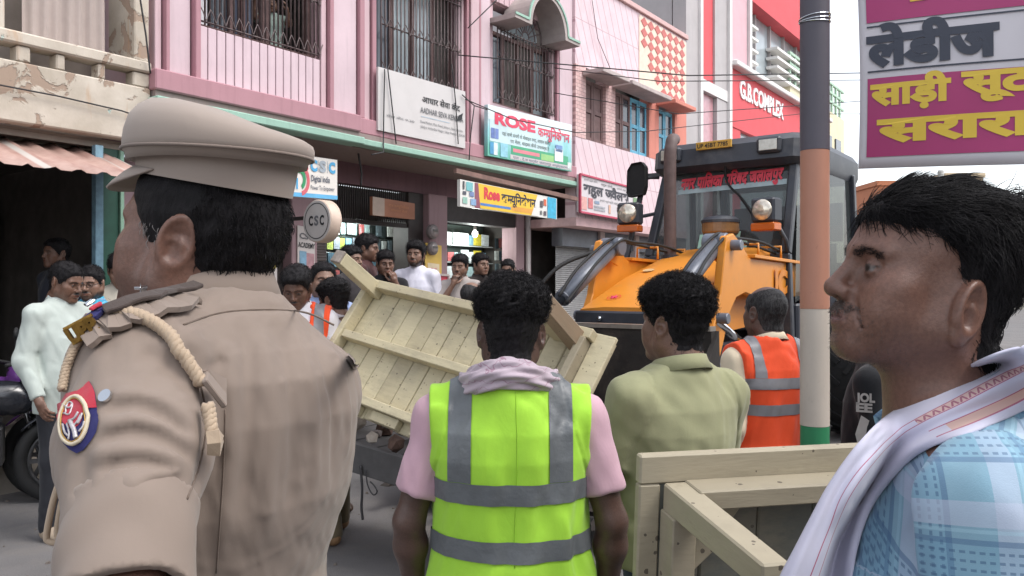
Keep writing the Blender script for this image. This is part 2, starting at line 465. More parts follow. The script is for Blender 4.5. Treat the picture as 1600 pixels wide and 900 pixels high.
def facecol(p, skin, hair, beard=0.0, mous=0.0, brow=.85, lips=None, gray=0.0):
    """base colours on a head in head space: skin, lips, brows, stubble, eyes"""
    x, y, z = np.abs(p[:, 0]), p[:, 1], p[:, 2]; skin = A3(skin); hair = A3(hair)
    C = np.tile(skin, (len(p), 1)); v = wob(p, (14, 14, 14), 3)[:, None]; C *= 1 + .07 * v
    v2 = wob(p, (45, 45, 45), 9)[:, None]; C *= 1 + .04 * v2
    def blend(m, c):
        m = np.clip(m, 0, 1)[:, None]; C[:] = C * (1 - m) + A3(c) * m
    lp = np.array(lips if lips is not None else skin * A3((.85, .62, .62)))
    fy = y > .06
    blend(((1 - np.sqrt((x / .026) ** 2 + ((z + .0595) / .0095) ** 2)) * 3) * fy * (y > .078), lp)
    zb = np.interp(x, [.008, .025, .05], [.021, .0275, .021])
    blend(np.clip((1 - np.abs(z - zb) / .0055) * 2.2, 0, 1) * brow * fy * (x > .010) * (x < .052), hair)                      # brows
    if mous: blend(mous * (1 - np.sqrt((x / .032) ** 2 + ((z + .0455) / .0078) ** 2)) * 3 * fy, hair)
    ev = np.maximum(alm(p) * 900 + .6, 0)
    blend((1 - ev) * 2 * (y > .083), (.15, .13, .122))
    ir = np.sqrt((x - .0315) ** 2 + (z - .0060) ** 2)
    blend((1 - ev) * 2 * np.clip((.0060 - ir) * 900, 0, 1) * (y > .083), (.012, .008, .006))
    blend(np.clip(1 - np.abs(alm(p) - .0006) * 900, 0, 1) * (z > .006) * .7 * (y > .075), hair)
    if beard:
        m = np.clip((-.030 - z - np.where(y > .07, .02, 0) - (y - .0) * .15) / .02, 0, 1) * np.clip((y + .02) / .03, 0, 1) * np.clip((z + .128) / .02, 0, 1)
        blend(beard * m, hair)
    return C

def skull(p):
    q = sym(p)
    d = ell(q, (0, -.014, .034), (.074, .097, .086))
    d = smin(d, ell(q, (0, .030, .030), (.062, .062, .062)), .03)
    d = smin(d, ell(q, (0, .032, -.035), (.056, .058, .075)), .03)
    d = smin(d, chain(q, [(0, -.026, -.045), (0, -.036, -.11), (0, -.045, -.17)], [.054, .054, .060]), .03)
    return d
def hair_sdf(p, thick=.010, top=.010, curl=0.0, kcurl=60, seed=1, bald=0.0, side=0.0, **mk):
    m = hair_mask(p, side=side, **mk); z = p[:, 2]
    th = thick + top * np.clip((z - .03) / .06, 0, 1.2)
    th = th * np.clip(m / .03 + .25, 0.1, 1) + .0025 * wob(p, (22, 22, 34), seed) * np.clip(th / .008, 0, 1)
    if curl: th = th + curl * wob(p, (kcurl,) * 3, seed + 5, 1.6) * np.clip((z - .0) / .04, .25, 1)
    d = skull(p) - th
    qe = sym(p) - A3((.086, -.012, -.004)); d = smax(d, -ell(qe, (0, 0, 0), (.030, .021, .034)), .006) if not mk.get('line') else d
    if bald: m = np.minimum(m, np.sqrt(p[:, 0] ** 2 * 1.3 + (p[:, 1] - .015) ** 2 + (p[:, 2] - .13) ** 2) - bald)
    return smax(d, -m - .002 * wob(p, (70, 70, 70), seed + 2), .008)
# ------------------------------------------------------------------ materials of people
def skin_mat():
    t = NT('skin'); a = t.n('VertexColor', layer_name='Col')
    n = t.noise(220, 3); c = t.mix(t.ramp(n, [(.35, (.25,) * 3), (.65, (0,) * 3)]), a.outputs[0], (.02, .01, .008)); t.col(c)
    t.bump(t.math('ADD', t.noise(420, 4), t.math('MULTIPLY', t.noise(70, 5, rough=.7), 1.2)), .4, .0013)
    t.l(t.ramp(t.noise(30, 5), [(.35, (.30,) * 3), (.7, (.52,) * 3)]), t.b.inputs['Roughness']); t.b.inputs['Subsurface Weight'].default_value = .08; t.b.inputs['Subsurface Radius'].default_value = (.012, .005, .003)
    t.b.inputs['Subsurface Scale'].default_value = .4; t.b.inputs['Specular IOR Level'].default_value = .45
    return t.m
M_SKIN = skin_mat()
def hair_mat(name, c, gray=0.0):
    t = NT(name); n = t.noise(14, 6, vec=t.map((9, 9, 2.2)), dist=.6)
    hi = tuple(x * 2.2 + gray for x in c); t.col(t.ramp(n, [(.4, c), (.75, hi)]))
    t.bump(t.noise(30, 6, vec=t.map((8, 8, 2.5)), rough=.75), .8, .006)
    t.set(Roughness=.55); t.b.inputs['Specular IOR Level'].default_value = .18
    return t.m
M_HAIR = hair_mat('black_hair', (.010, .009, .010)); M_HAIRG = hair_mat('greying_hair', (.018, .017, .018), .03)
def cloth(name, c, rough=.85, weave=900, var=.06, pattern=None, bump=.15):
    if name in MATS: return MATS[name]
    t = NT(name); c = lin(c)
    n = t.noise(7, 5); base = t.ramp(n, [(.3, tuple(x * (1 - var) for x in c)), (.7, tuple(min(1, x * (1 + var)) for x in c))])
    if pattern: base = pattern(t, base)
    base = t.mix(t.ramp(t.noise(2.6, 6, rough=.7), [(.5, (0,) * 3), (.8, (.12,) * 3)]), base, tuple(x * .72 for x in c))
    t.col(base); w = t.noise(weave, 2); t.bump(t.math('ADD', w, t.math('ADD', t.math('MULTIPLY', t.noise(55, 4, rough=.7), 2.0), t.math('MULTIPLY', t.noise(15, 3, vec=t.map((1, 1, .45)), dist=1.2), 7.0))), bump, .0022)
    t.set(Roughness=rough); t.b.inputs['Specular IOR Level'].default_value = .25; t.b.inputs['Sheen Weight'].default_value = .15
    MATS[name] = t.m; return t.m

# ------------------------------------------------------------------ people
HEADS = {}; HAIRS = {}
def get_head(key, h, **kw):
    if key not in HEADS: HEADS[key] = snet(lambda p: head_sdf(p, **kw), (-.11, -.14, -.20), (.11, .15, .15), h)
    return HEADS[key]
def get_hair(key, h=.006, m=None, **kw):
    if key not in HAIRS:
        V, Q = snet(lambda p: hair_sdf(p, **kw), (-.12, -.15, -.13), (.12, .13, .19), h)
        me = npmesh('hair', V, Q); me.materials.append(m or M_HAIR); HAIRS[key] = me
    return HAIRS[key]
def hand_sdf(p, wrist, dirv, nrm, curl=.35, side=1, s=1.0, thumb=1.0):
    """palm and five fingers; dirv = wrist to knuckles, nrm = out of the back of the hand, side = +1 when the thumb is on dirv x nrm"""
    dv = Vector(dirv).normalized(); nv = Vector(nrm); nv = (nv - dv * nv.dot(dv)).normalized(); tv = dv.cross(nv) * side
    w = Vector(wrist); B = np.array([tv[:], dv[:], nv[:]], np.float32); q = (p - A3(w[:])) @ B.T / s
    d = chain(q, [(0, -.01, 0), (.002, .03, 0)], [.022, .026], .02)
    d = smin(d, ell(q, (0, .055, 0), (.040, .045, .014)), .015)
    for i, (x, L, dz) in enumerate(((.028, .068, .0), (.009, .076, .003), (-.010, .070, .002), (-.028, .054, -.001))):
        a = 0.0; pt = Vector((x, .088 - .004 * abs(i - 1), dz)); pts = [pt.copy()]; ln = (L * .46, L * .30, L * .24)
        for k in range(3):
            a += curl * (1.15, 1.3, .9)[k] * (1 + .12 * (i - 1.5))
            pt = pt + Vector((x * .06, math.cos(a), -math.sin(a))) * ln[k]; pts.append(pt.copy())
        d = smin(d, chain(q, pts, [.0092, .0085, .0078, .0068], .004), .006)
    a = .3 + curl * .6
    d = smin(d, chain(q, [(.022, .018, -.004), (.048, .045, -.012 - .02 * curl), (.052, .075, -.018 - .045 * curl), (.044, .098, -.022 - .07 * curl)], [.014, .011, .0095, .0075], .006), .012)
    return d * s
ARM0 = dict(R=((.170, -.018, 1.375), (.225, -.045, 1.10), (.238, .035, .865)), L=((-.170, -.018, 1.375), (-.225, -.045, 1.10), (-.238, .035, .865)))
TORSO = [(.74, .185, .142, 0), (.84, .184, .142, 0), (.94, .178, .135, 0), (1.02, .166, .126, .002), (1.15, .165, .124, 0), (1.27, .176, .126, -.008), (1.34, .165, .112, -.015), (1.405, .118, .088, -.020), (1.46, .074, .070, -.022)]
CREASES = [[(.168, -.07, 1.30), (.115, -.115, 1.245), (.03, -.13, 1.215)], [(.168, -.07, 1.275), (.12, -.11, 1.18), (.06, -.128, 1.09)], [(.160, -.07, 1.12), (.09, -.125, 1.075), (.01, -.13, 1.06)], [(.162, -.06, 1.01), (.08, -.13, .985), (.02, -.135, .98)], [(.165, -.07, .93), (.10, -.12, .955), (.04, -.14, .93)], [(.22, -.06, 1.25), (.20, .0, 1.22), (.215, .04, 1.235)], [(.235, -.06, 1.19), (.20, -.02, 1.165), (.22, .03, 1.18)]]
def shirt_sdf(p, arms, sleeve='short', fat=0.0, hem=.79, infl=0.0, folds=.004, seed=1, slr=1.0, belly=0.0, seam=True, creases=0.0):
    t = [(z, a + fat, b + fat * .8 + belly * math.exp(-((z - 1.05) / .13) ** 2), c + belly * .7 * math.exp(-((z - 1.05) / .13) ** 2)) for z, a, b, c in TORSO]
    d = column(p, t)
    for sd in 'RL':
        if sleeve == 'none':
            s_ = arms[sd][0]; d = smin(d, cone(p, (0, -.022, 1.438), (s_[0] * .95, s_[1], s_[2] + .002), .050, .056), .05); continue
        s_, e, w = [Vector(v) for v in arms[sd]]
        d = smin(d, cone(p, (0, -.022, 1.438), s_[:], .050, .058 * slr), .05)
        if sleeve == 'short':
            q = s_ + (e - s_) * .72; a = cone(p, s_[:], q[:], .066 * slr, .064 * slr)
            dn = (e - s_).normalized(); a = smax(a, (p - A3(q[:])) @ A3(dn[:]) - .0, .012); d = smin(d, a, .045)
        else:
            a = chain(p, [s_[:], e[:], (w + (e - w) * .04)[:]], [.066 * slr, .054 * slr, .042 * slr], .03)
            dn = (w - e).normalized(); a = smax(a, (p - A3(w[:])) @ A3(dn[:]) - .0, .01)
            d = smin(d, a, .04)
    if folds:
        d = d + folds * (wob(p, (9, 9, 4.2), seed, 1.5) + .55 * wob(p, (17, 17, 9), seed + 9, 1.5))
    if creases:
        m = np.abs(d) < .04
        if m.any():
            q = sym(p[m]); e = np.zeros(len(q), np.float32)
            for pts in CREASES:
                for yy in (1, -1):
                    if yy < 0 and seed % 2: continue
                    dd, t_ = pline(q, [(a, b * yy, c) for a, b, c in pts]); e += np.exp(-dd / .007) * np.clip((1 - t_) * 3, 0, 1) * np.clip(t_ * 6 + .3, 0, 1)
            d[m] -= creases * e * (.7 + .5 * wob(p[m], (5, 5, 5), seed + 20))
    if seam:
        for sd_ in (1, -1):
            q = (p[:, 0] * sd_ - .158) * .96 + (p[:, 2] - 1.36) * .28; d = d + np.where((p[:, 2] > 1.20) & (p[:, 0] * sd_ > .08), .0026 * np.exp(-(q / .0045) ** 2) - .0012 * np.exp(-((q - .008) / .006) ** 2), 0).astype(np.float32)
    d = d - infl
    return smax(d, hem - p[:, 2] + .006 * wob(p, (6, 6, 1), seed + 3), .012)
def arm_sdf(p, arms, sleeve, hands, ar=1.0):
    d = None
    for sd in 'RL':
        s_, e, w = [Vector(v) for v in arms[sd]]
        st = s_ if sleeve in ('short', 'none') else e + (w - e) * .55
        if sleeve in ('short', 'none'): a = chain(p, [(s_ + (e - s_) * .3)[:], (s_ + (e - s_) * .55)[:], e[:], (e + (w - e) * .3)[:], w[:]], [.046 * ar, .046 * ar, .037 * ar, .041 * ar, .025], .03)
        else: a = chain(p, [st[:], w[:]], [.034, .025], .02)
        hd = hands.get(sd, {}) if hands else {}
        dv = hd.get('dir', (w - e)); nr = hd.get('nrm', (1 if sd == 'R' else -1, 0, 0))
        m = np.linalg.norm(p - A3(w[:]), axis=1) < .27
        if m.any(): a[m] = smin(a[m], hand_sdf(p[m], w[:], dv, nr, hd.get('curl', .35), hd.get('side', 1 if sd == 'R' else -1)), .015)
        d = a if d is None else np.minimum(d, a)
    return d
def leg_chain(sd, stance): 
    x = .088 * sd; f, sp = stance
    return [(x, 0, .90), (x * 1.1 + sp * sd * .5, .02 + f * sd * .5, .49), (x * 1.15 + sp * sd, -.02 + f * sd, .085)]
def trouser_sdf(p, stance=(0, 0), wide=1.0, seed=4, top=1.0, hemz=.045):
    d = column(p, [(.76, .10, .10, -.005), (.86, .152, .115, 0), (.95, .146, .110, 0), (1.03, .142, .106, 0)])
    for sd in (1, -1):
        d = smin(d, chain(p, leg_chain(sd, stance), [.086 * wide, .068 * wide, .060 * wide], .05), .03)
    d = d + .0035 * wob(p, (12, 12, 5), seed, 1.5) + .003 * wob(p, (9, 9, 16), seed + 1, 1.2) * np.clip((.35 - p[:, 2]) / .2, 0, 1)
    return smax(smax(d, p[:, 2] - top, .01), hemz - p[:, 2], .008)
def shoe_mesh(sd, stance, sole=True):
    x, y, z = leg_chain(sd, stance)[2]
    def f(p):
        d = ell(p, (x + .008 * sd, y + .02, .055), (.045, .075, .05)); d = smin(d, ell(p, (x + .012 * sd, y + .10, .035), (.048, .10, .036)), .03)
        d = smin(d, cone(p, (x, y - .01, .05), (x, y, .11), .042, .040), .02)
        return smax(d, .004 - p[:, 2], .004)
    return snet(f, (x - .1, y - .13, -.02), (x + .1, y + .26, .2), .012)
def headm(pitch=0, yaw=0, roll=0, z=1.585, y=.0):
    return Matrix.Translation((0, y, z)) @ Matrix.Translation((0, -.03, -.06)) @ Euler((R(pitch), R(roll), R(yaw))).to_matrix().to_4x4() @ Matrix.Translation((0, .03, .06))
def collar_mesh(c=(0, -.024, 1.462), ra=.066, rb=.068, h=.036, tilt=20, gap=30, flare=.020, n=40, fold=True):
    """shirt collar: a stand and a turned-down fall, open at the front"""
    mb = MB(); T = Matrix.Translation(c) @ Euler((R(-tilt), 0, 0)).to_matrix().to_4x4()
    prof = [(.002, -.020), (.0, .004), (.001, h * .55), (.004, h * .66), (.009, h * .62), (.011, h * .3), (flare, -h * .42), (flare - .004, -h * .44), (.007, -.0)] if fold else [(0, -.02), (0, h * .5), (.003, h * .55), (.006, h * .5), (.006, -.02)]
    rs = []
    for i in range(n + 1):
        a = R(90 + gap / 2 + (360 - gap) * i / n); fr = abs(i / n - .5) * 2
        rs.append([T @ Vector(((ra + o) * math.cos(a), (rb + o) * math.sin(a), z - (.014 * fr ** 6 if o > .008 else 0))) for o, z in prof])
    mb.rings(rs); return mb
def whole_body(Mn, arms, hands, h, skin, beard=0, mous=0, headkw={}, ar=1.0, colkw={}):
    """head, neck, shoulders, arms and hands as one continuous surface"""
    Ri = np.linalg.inv(Mn); sc = abs(np.linalg.det(Mn[:3, :3])) ** (1 / 3)
    hc = Mn[:3, 3]; pts = np.array([v for k in 'RL' for v in arms[k]], np.float32)
    nb = (Mn @ np.array([0, -.04, -.15, 1]))[:3]
    def f(p):
        d = arm_sdf(p, arms, 'none', hands, ar)
        for k in 'RL': d = smin(d, chain(p, [arms[k][0], tuple(np.array(arms[k][0]) * .3 + nb * .7)], [.044 * ar, .044 * ar]), .03)
        m = np.linalg.norm(p - hc, axis=1) < .235 * sc
        if m.any():
            q = p[m] @ Ri[:3, :3].T + Ri[:3, 3]; d[m] = smin(d[m], head_sdf(q, **headkw) * sc, .02)
        return d
    lo = np.minimum(pts.min(0) - .22, hc - .22); hi = np.maximum(pts.max(0) + .22, hc + .22)
    V, Q = snet(f, lo, hi, h)
    C = facecol(V @ Ri[:3, :3].T.astype(np.float32) + Ri[:3, 3].astype(np.float32), skin, (.012, .010, .010), beard, mous, **colkw)
    return V, Q, C
def human(label, pos, heading, H=1.70, skin=(.17, .085, .055), shirt=None, sleeve='short', trousers=None, arms=None, hands=None, head=(0, 0, 0), hair='short', hairkw=None,
          headkw=None, headkey='std', beard=0.0, mous=0.0, fat=0.0, belly=0.0, hem=.79, collar=True, collarmat=None, stance=(.03, .02), res=.012, hres=.006, shoes=None, seed=1, folds=.004, gender='man', hairmat=None, legs=True, top=True, slr=1.0, group=None, hz=1.585, hairres=.006, collarkw=None, creases=.004):
    s = H / 1.70
    root = empty('person', pos, R(heading), label, 'person', group); root.scale = (s, s, s)
    arms = {**ARM0, **(arms or {})}
    Mh = headm(*head, z=hz); Mn = np.array(Mh, np.float32)
    lo = np.min([np.min(arms['R'], 0), np.min(arms['L'], 0)], 0) - .22; hi = np.max([np.max(arms['R'], 0), np.max(arms['L'], 0)], 0) + .22
    V, Q, C = whole_body(Mn, arms, hands, hres, skin, beard, mous, headkw or {}, .78 if sleeve == 'long' else 1.0)
    me = npmesh('body', V, Q); vcol(me, C)
    link('body', me, root, M_SKIN)
    if hair:
        kw = dict(short=dict(thick=.005, top=.010), curly=dict(thick=.009, top=.024, curl=.006, kcurl=44), bald=dict(thick=.004, top=.0, bald=.088), flat=dict(thick=.007, top=.010, front=.070), fringe=dict(thick=.006, top=.016, front=.056, temple=.035))[hair]
        kw = {**kw, **(hairkw or {})}
        ho = link('hair', get_hair(hair + str(hairkw) + str(hairres), hairres, hairmat, **kw), root); ho.matrix_local = Mh
        if hair != 'bald' and hairres > .005:
            key = 'st' + hair + str(hairkw)
            if key in HAIRS: so = link('hair_strands', HAIRS[key], root); so.matrix_local = Mh; so['kind'] = 'stuff'
            else:
                hv, hq = snet(lambda p: hair_sdf(p, **kw), (-.12, -.15, -.13), (.12, .13, .19), .012); hn = normals(hv, hq)
                so = strands('hair_strands', root, Mh, hv, hn, hv[:, 2] > -.09, hairmat or M_HAIR, n=1100, length=.026 if hair == 'fringe' else .018, comb=lambda p: np.column_stack([p[:, 0] * 3, np.where(p[:, 2] > .07, .9, -.2), np.where(p[:, 2] > .07, .1, -.9)]), lift=.45, curl=.25, seg=4, r_=.0013, jit=.5, coil=.004 if hair == 'curly' else 0)
                HAIRS[key] = so.data
    if shirt:
        V, Q = snet(lambda p: shirt_sdf(p, arms, sleeve, fat, hem, 0, folds, seed, slr, belly, True, creases if res < .0105 else 0), np.minimum(lo, (-.30, -.3, .72)), np.maximum(hi, (.30, .32, 1.56)), res)
        me = npmesh('shirt', V, Q); link('shirt', me, root, shirt); root['_shirt'] = 0; del root['_shirt']
        if collar:
            o = collar_mesh(**(collarkw or {})).build('collar', collarmat or shirt, root, smooth=True)
    if legs:
        V, Q = snet(lambda p: trouser_sdf(p, stance, seed=seed + 3), (-.30, -.32, -.02), (.30, .32, 1.1), max(res, .012))
        link('trousers', npmesh('trousers', V, Q), root, trousers or cloth('dark_trousers', '23242a'))
        for sd in (1, -1):
            V, Q = shoe_mesh(sd, stance); link('shoe', npmesh('shoe', V, Q), root, shoes or mat('brown_shoe', '3a2a20', .5))
    return root, Mh, arms

def vest(root, arms, m, tapem, hem=.78, open_front=False, hz=(1.15, 1.0), hw=.029, vx=.135, vw=.029, res=.007, fat=0.0, top=1.5, seed=6, slr=1.0, vz=None, half=.200, nm='safety_vest'):
    """sleeveless reflective vest over a shirt: body plus separate grey tapes"""
    def f(p, infl=.014, cut=True):
        d = shirt_sdf(p, arms, 'none', fat, hem, infl, .0085, seed); up = p[:, 2] > 1.22
        if up.any():
            w = np.clip((p[up][:, 2] - 1.24) / .12, 0, 1); d[up] = d[up] * (1 - w) + w * shirt_sdf(p[up], arms, 'short', fat, hem, infl, .0085, seed, slr)
        d = d - .006 * np.clip((1.05 - p[:, 2]) / .3, 0, 1)
        if cut:
            d = smax(d, np.abs(p[:, 0]) - np.interp(p[:, 2], [1.02, 1.14, 1.3, 1.45], [half + .09, half + .02, half - .010, half + .0]), .006)
            d = smax(d, -(np.sqrt(p[:, 0] ** 2 + ((p[:, 1] + .01) * 1.0) ** 2) - np.interp(p[:, 2], [1.38, 1.43, 1.5], [.0, .078, .092])), .006)
            if open_front: d = smax(d, -np.maximum(np.abs(p[:, 0]) - np.interp(p[:, 2], [.8, 1.1, 1.45], [.03, .05, .09]), -p[:, 1] + .03), .006)
        return d
    lo, hi = (-.32, -.28, hem - .03), (.32, .3, 1.56)
    V, Q = snet(f, lo, hi, res); o = link(nm, npmesh(nm, V, Q), root, m)
    V, Q = snet(lambda p: f(p, .0168), lo, hi, res); base = npmesh('tape', V, Q)
    def piece(planes):
        bm = bmesh.new(); bm.from_mesh(base)
        for co, no in planes: bmesh.ops.bisect_plane(bm, geom=bm.verts[:] + bm.edges[:] + bm.faces[:], plane_co=co, plane_no=no, clear_outer=True)
        me = bpy.data.meshes.new('reflective_tape'); bm.to_mesh(me); bm.free(); return link('reflective_tape', me, o, tapem, True)
    for z in hz: piece([((0, 0, z + hw), (0, 0, 1)), ((0, 0, z - hw), (0, 0, -1))])
    zb = (vz if vz else hz[0] + hw + .001)
    for sd in (1, -1): piece([((sd * vx + vw, 0, 0), (1, 0, 0)), ((sd * vx - vw, 0, 0), (-1, 0, 0)), ((0, 0, zb), (0, 0, -1))])
    return o
def strands(name, parent, M, V, N, pick, m, n=1500, length=.03, comb=(0, -1, 0), lift=.35, curl=0.0, seg=5, r_=.0009, seed=3, jit=.25, coil=0.0, grav=0.0):
    """individual locks of hair growing from picked points of a surface"""
    g = np.random.default_rng(seed); idx = np.nonzero(pick)[0]
    if len(idx) == 0: return None
    idx = g.choice(idx, n); P0 = V[idx] + g.normal(size=(n, 3)) * .0015; Nn = N[idx]; c = comb(P0) if callable(comb) else np.tile(A3(comb), (n, 1))
    c = c + g.normal(size=(n, 3)) * jit; t = c - (c * Nn).sum(1, keepdims=True) * Nn; t /= np.maximum(np.linalg.norm(t, axis=1, keepdims=True), 1e-6)
    b = np.cross(Nn, t); L = length * g.uniform(.6, 1.25, n)[:, None]; ph = g.uniform(0, 6.28, n)[:, None]
    pts = [P0 - Nn * .003]
    for k in range(1, seg + 1):
        u = k / seg; p = P0 + t * L * u * (1 - lift * .3) + Nn * L * lift * math.sin(u * 2.2) * .8 + curl * L * b * np.sin(u * 3 + ph)
        if coil: p = P0 + t * L * u * .4 + Nn * L * .5 * u + coil * (b * np.cos(ph + u * 9) + t * np.sin(ph + u * 9)) * min(1, u * 1.6)
        p[:, 2] -= grav * L[:, 0] * u * u; pts.append(p)
    pts = np.stack(pts, 1); S = seg + 1
    d = np.gradient(pts, axis=1); a1 = np.cross(d, np.broadcast_to(Nn[:, None], d.shape)); a1 /= np.maximum(np.linalg.norm(a1, axis=2, keepdims=True), 1e-9); a2 = np.cross(d, a1); a2 /= np.maximum(np.linalg.norm(a2, axis=2, keepdims=True), 1e-9)
    w = (r_ * np.linspace(1.1, .25, S))[None, :, None]
    ring = np.stack([pts + a1 * w, pts - a1 * w * .5 + a2 * w * .87, pts - a1 * w * .5 - a2 * w * .87], 2)
    VV = ring.reshape(-1, 3); q = []
    base = np.arange(n)[:, None, None] * S * 3 + np.arange(seg)[None, :, None] * 3
    for j in range(3): q.append(np.stack([base[..., 0] + j, base[..., 0] + (j + 1) % 3, base[..., 0] + 3 + (j + 1) % 3, base[..., 0] + 3 + j], -1).reshape(-1, 4))
    o = link(name, npmesh(name, VV.astype(np.float32), np.concatenate(q)), parent, m); o.matrix_local = M; o['kind'] = 'stuff'; return o
# ------------------------------------------------------------------ ground
def asphalt():
    t = NT('asphalt'); o = t.co()
    a = t.ramp(t.noise(1.1, 8, rough=.65), [(.3, (.095, .089, .088)), (.7, (.160, .151, .150))])
    d = t.ramp(t.noise(2.3, 9, rough=.75, dist=.4), [(.50, (0,) * 3), (.75, (.65,) * 3)])
    a = t.mix(d, a, (.20, .175, .15)); g = t.noise(160, 3)
    a = t.mix(t.ramp(g, [(.45, (0,) * 3), (.7, (.5,) * 3)]), a, (.26, .25, .25)); t.col(a)
    h = t.math('ADD', g, t.math('MULTIPLY', t.noise(6, 6), 2.5)); t.bump(h, .5, .006); t.set(Roughness=.9); return t.m
M_ASPH = asphalt()
tag(MB().poly([(-150, -60, 0), (150, -60, 0), (150, 300, 0), (-150, 300, 0)], [(0, 1, 2, 3)]).build('road', M_ASPH), kind='structure')
M_CONC = mat('old_concrete', '8d857c', .9, .18, 3, .4, 40, dirt=.6)
def fbox(mb, s0, s1, t0, t1, z0, z1): return mb.box(s0, s1, t0, t1, z0, z1)
def fempty(name, s, t=0.0, z=0.0, label=None, cat=None, group=None):
    return empty(name, fp(s, t, z), FROT, label, cat, group)
pv = fempty('pavement', 7.6); tag(pv, kind='structure')
MB().box(-3.5, 7.5, -.95, .95, 0, .30).box(-3.5, 7.5, -1.30, -.955, 0, .15).build('pavement_step', M_CONC, pv, bevel=.01)
# small stones and litter lying on the road
def litter():
    mb = MB()
    for i in range(260):
        x = random.uniform(-4.5, 1.5); y = random.uniform(2.2, 7.5); r_ = random.uniform(.004, .016); a = random.uniform(0, 6)
        c = [(x + r_ * math.cos(a + k * 1.57) * random.uniform(.6, 1.4), y + r_ * math.sin(a + k * 1.57), 0.001) for k in range(4)]
        tp = [(px * .6 + x * .4, py * .6 + y * .4, r_ * .9) for px, py, _ in c]
        mb.hexa(c + tp)
    return mb
tag(litter().build('gravel', mat('grit', '6a625c', .95, .4, 30)), kind='stuff')

# ------------------------------------------------------------------ facade materials
def plaster_old():
    t = NT('peeling_plaster'); v = t.co()
    a = t.ramp(t.noise(2.2, 6), [(.3, lin('a89d8e')), (.7, lin('cdc3b6'))])
    p = t.ramp(t.noise(2.6, 7, rough=.55, dist=.5), [(.555, (0,) * 3), (.575, (1,) * 3)])
    a = t.mix(p, a, lin('9c8878'))
    p2 = t.ramp(t.noise(1.7, 6, vec=t.map(loc=(7, 3, 2)), rough=.6), [(.63, (0,) * 3), (.65, (1,) * 3)]); a = t.mix(p2, a, lin('a9c2bb'))
    p3 = t.ramp(t.noise(9, 8, rough=.8), [(.62, (0,) * 3), (.72, (.8,) * 3)]); a = t.mix(p3, a, lin('6f655c'))
    p4 = t.ramp(t.noise(3, 5, vec=t.map((3, 3, .5), loc=(2, 9, 4))), [(.6, (0,) * 3), (.75, (.6,) * 3)]); a = t.mix(p4, a, lin('b08a66'))
    t.col(a); h = t.math('SUBTRACT', t.math('MULTIPLY', t.noise(25, 5), .3), t.math('ADD', p, p2)); t.bump(h, .7, .012); t.set(Roughness=.92); return t.m
M_PLO = plaster_old()
def painted(name, c, streak=.35):
    t = NT(name); c = lin(c)
    a = t.ramp(t.noise(1.6, 6), [(.3, tuple(x * .9 for x in c)), (.7, tuple(min(1, x * 1.06) for x in c))])
    s_ = t.ramp(t.noise(3.5, 6, vec=t.map((5, 5, .35))), [(.52, (0,) * 3), (.8, (streak,) * 3)])
    a = t.mix(s_, a, tuple(x * .55 for x in c))
    p = t.ramp(t.noise(22, 6, rough=.8), [(.66, (0,) * 3), (.72, (.5,) * 3)]); a = t.mix(p, a, tuple(x * .6 for x in c))
    t.col(a); t.bump(t.noise(35, 4), .25, .004); t.set(Roughness=.75); return t.m
M_PINK = painted('pink_paint', 'c9adb2'); M_PINK2 = painted('pale_pink_paint', 'ccb6bc'); M_ROSE = painted('dusky_rose_paint', 'ab7f87'); M_MINT = painted('mint_paint', '93b5a5')
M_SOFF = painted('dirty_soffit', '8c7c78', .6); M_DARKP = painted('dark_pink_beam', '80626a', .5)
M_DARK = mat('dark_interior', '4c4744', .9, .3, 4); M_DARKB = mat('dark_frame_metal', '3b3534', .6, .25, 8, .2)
M_BAR = mat('rusty_grille_paint', '5d4f4e', .55, .3, 20, .2); M_WOODB = mat('brown_shutter_wood', '6b5351', .7, .2, 9, .3, 30)
M_BLUEP = mat('blue_window_paint', '5fa3bd', .6, .15, 9, .2); M_GLASSD = mat('dark_window_glass', '3a3f48', .12, .3, 2, spec=.8); M_GLASSL = mat('pale_window_glass', '9aa4a8', .1, .2, 1, spec=.8)
M_WHITE = mat('white_board', 'c6c1bf', .5, .04, 2, dirt=.25, dirtc=(.45, .42, .40)); M_BLACKT = mat('black_print', '222326', .6, .1); M_REDT = mat('red_print', 'cf3a46', .6, .08)

# ------------------------------------------------------------------ old building with peeling plaster, far left
S0 = 0.3
ob = fempty('old_building', S0, label='weathered cream building with peeling plaster at far left', cat='building')
x1 = fs(236, 60)[0] - S0
def ox(px, py=60): return fs(px, py)[0] - S0
mb = MB().box(-4, x1, 0, .16, 2.93, 3.42)
mb.build('wall', M_PLO, ob, bevel=.012)
op = [(-30, 27), (49, 89), (103, 155), (166, 209)]; mb = MB(); prev = -4.0
for a, b in op:
    mb.box(prev, ox(a), .01, .15, 3.423, 3.555); prev = ox(b)
mb.box(prev, x1 - .002, .01, .15, 3.423, 3.555)
mb.build('balustrade', M_PLO, ob, bevel=.012)
MB().box(-4, x1 - .001, -.02, .18, 3.558, 3.66).build('parapet_rail', M_PLO, ob, bevel=.015)
MB().box(ox(213), x1, .03, .5, 3.664, 6.5).box(ox(2), ox(12), .05, .3, 3.664, 6.5).build('column', M_PLO, ob, bevel=.01)
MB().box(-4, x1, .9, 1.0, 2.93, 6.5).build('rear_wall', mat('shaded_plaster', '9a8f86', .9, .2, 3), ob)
MB().box(-4, x1 + .2, .17, 3.3, 2.902, 2.925).box(-4, x1 - .005, .17, .9, 2.85, 2.90).build('slab', M_CONC, ob)
mb = MB(); n = 40; a0, a1 = ox(54), ox(183)
for k in (0, 1):
    pass
pts = []
for i in range(n + 1):
    x = a0 + (a1 - a0) * i / n; y = .22 + .018 * math.sin(i * 1.1) + .012 * math.sin(i * .43 + 1)
    pts.append((x, y))
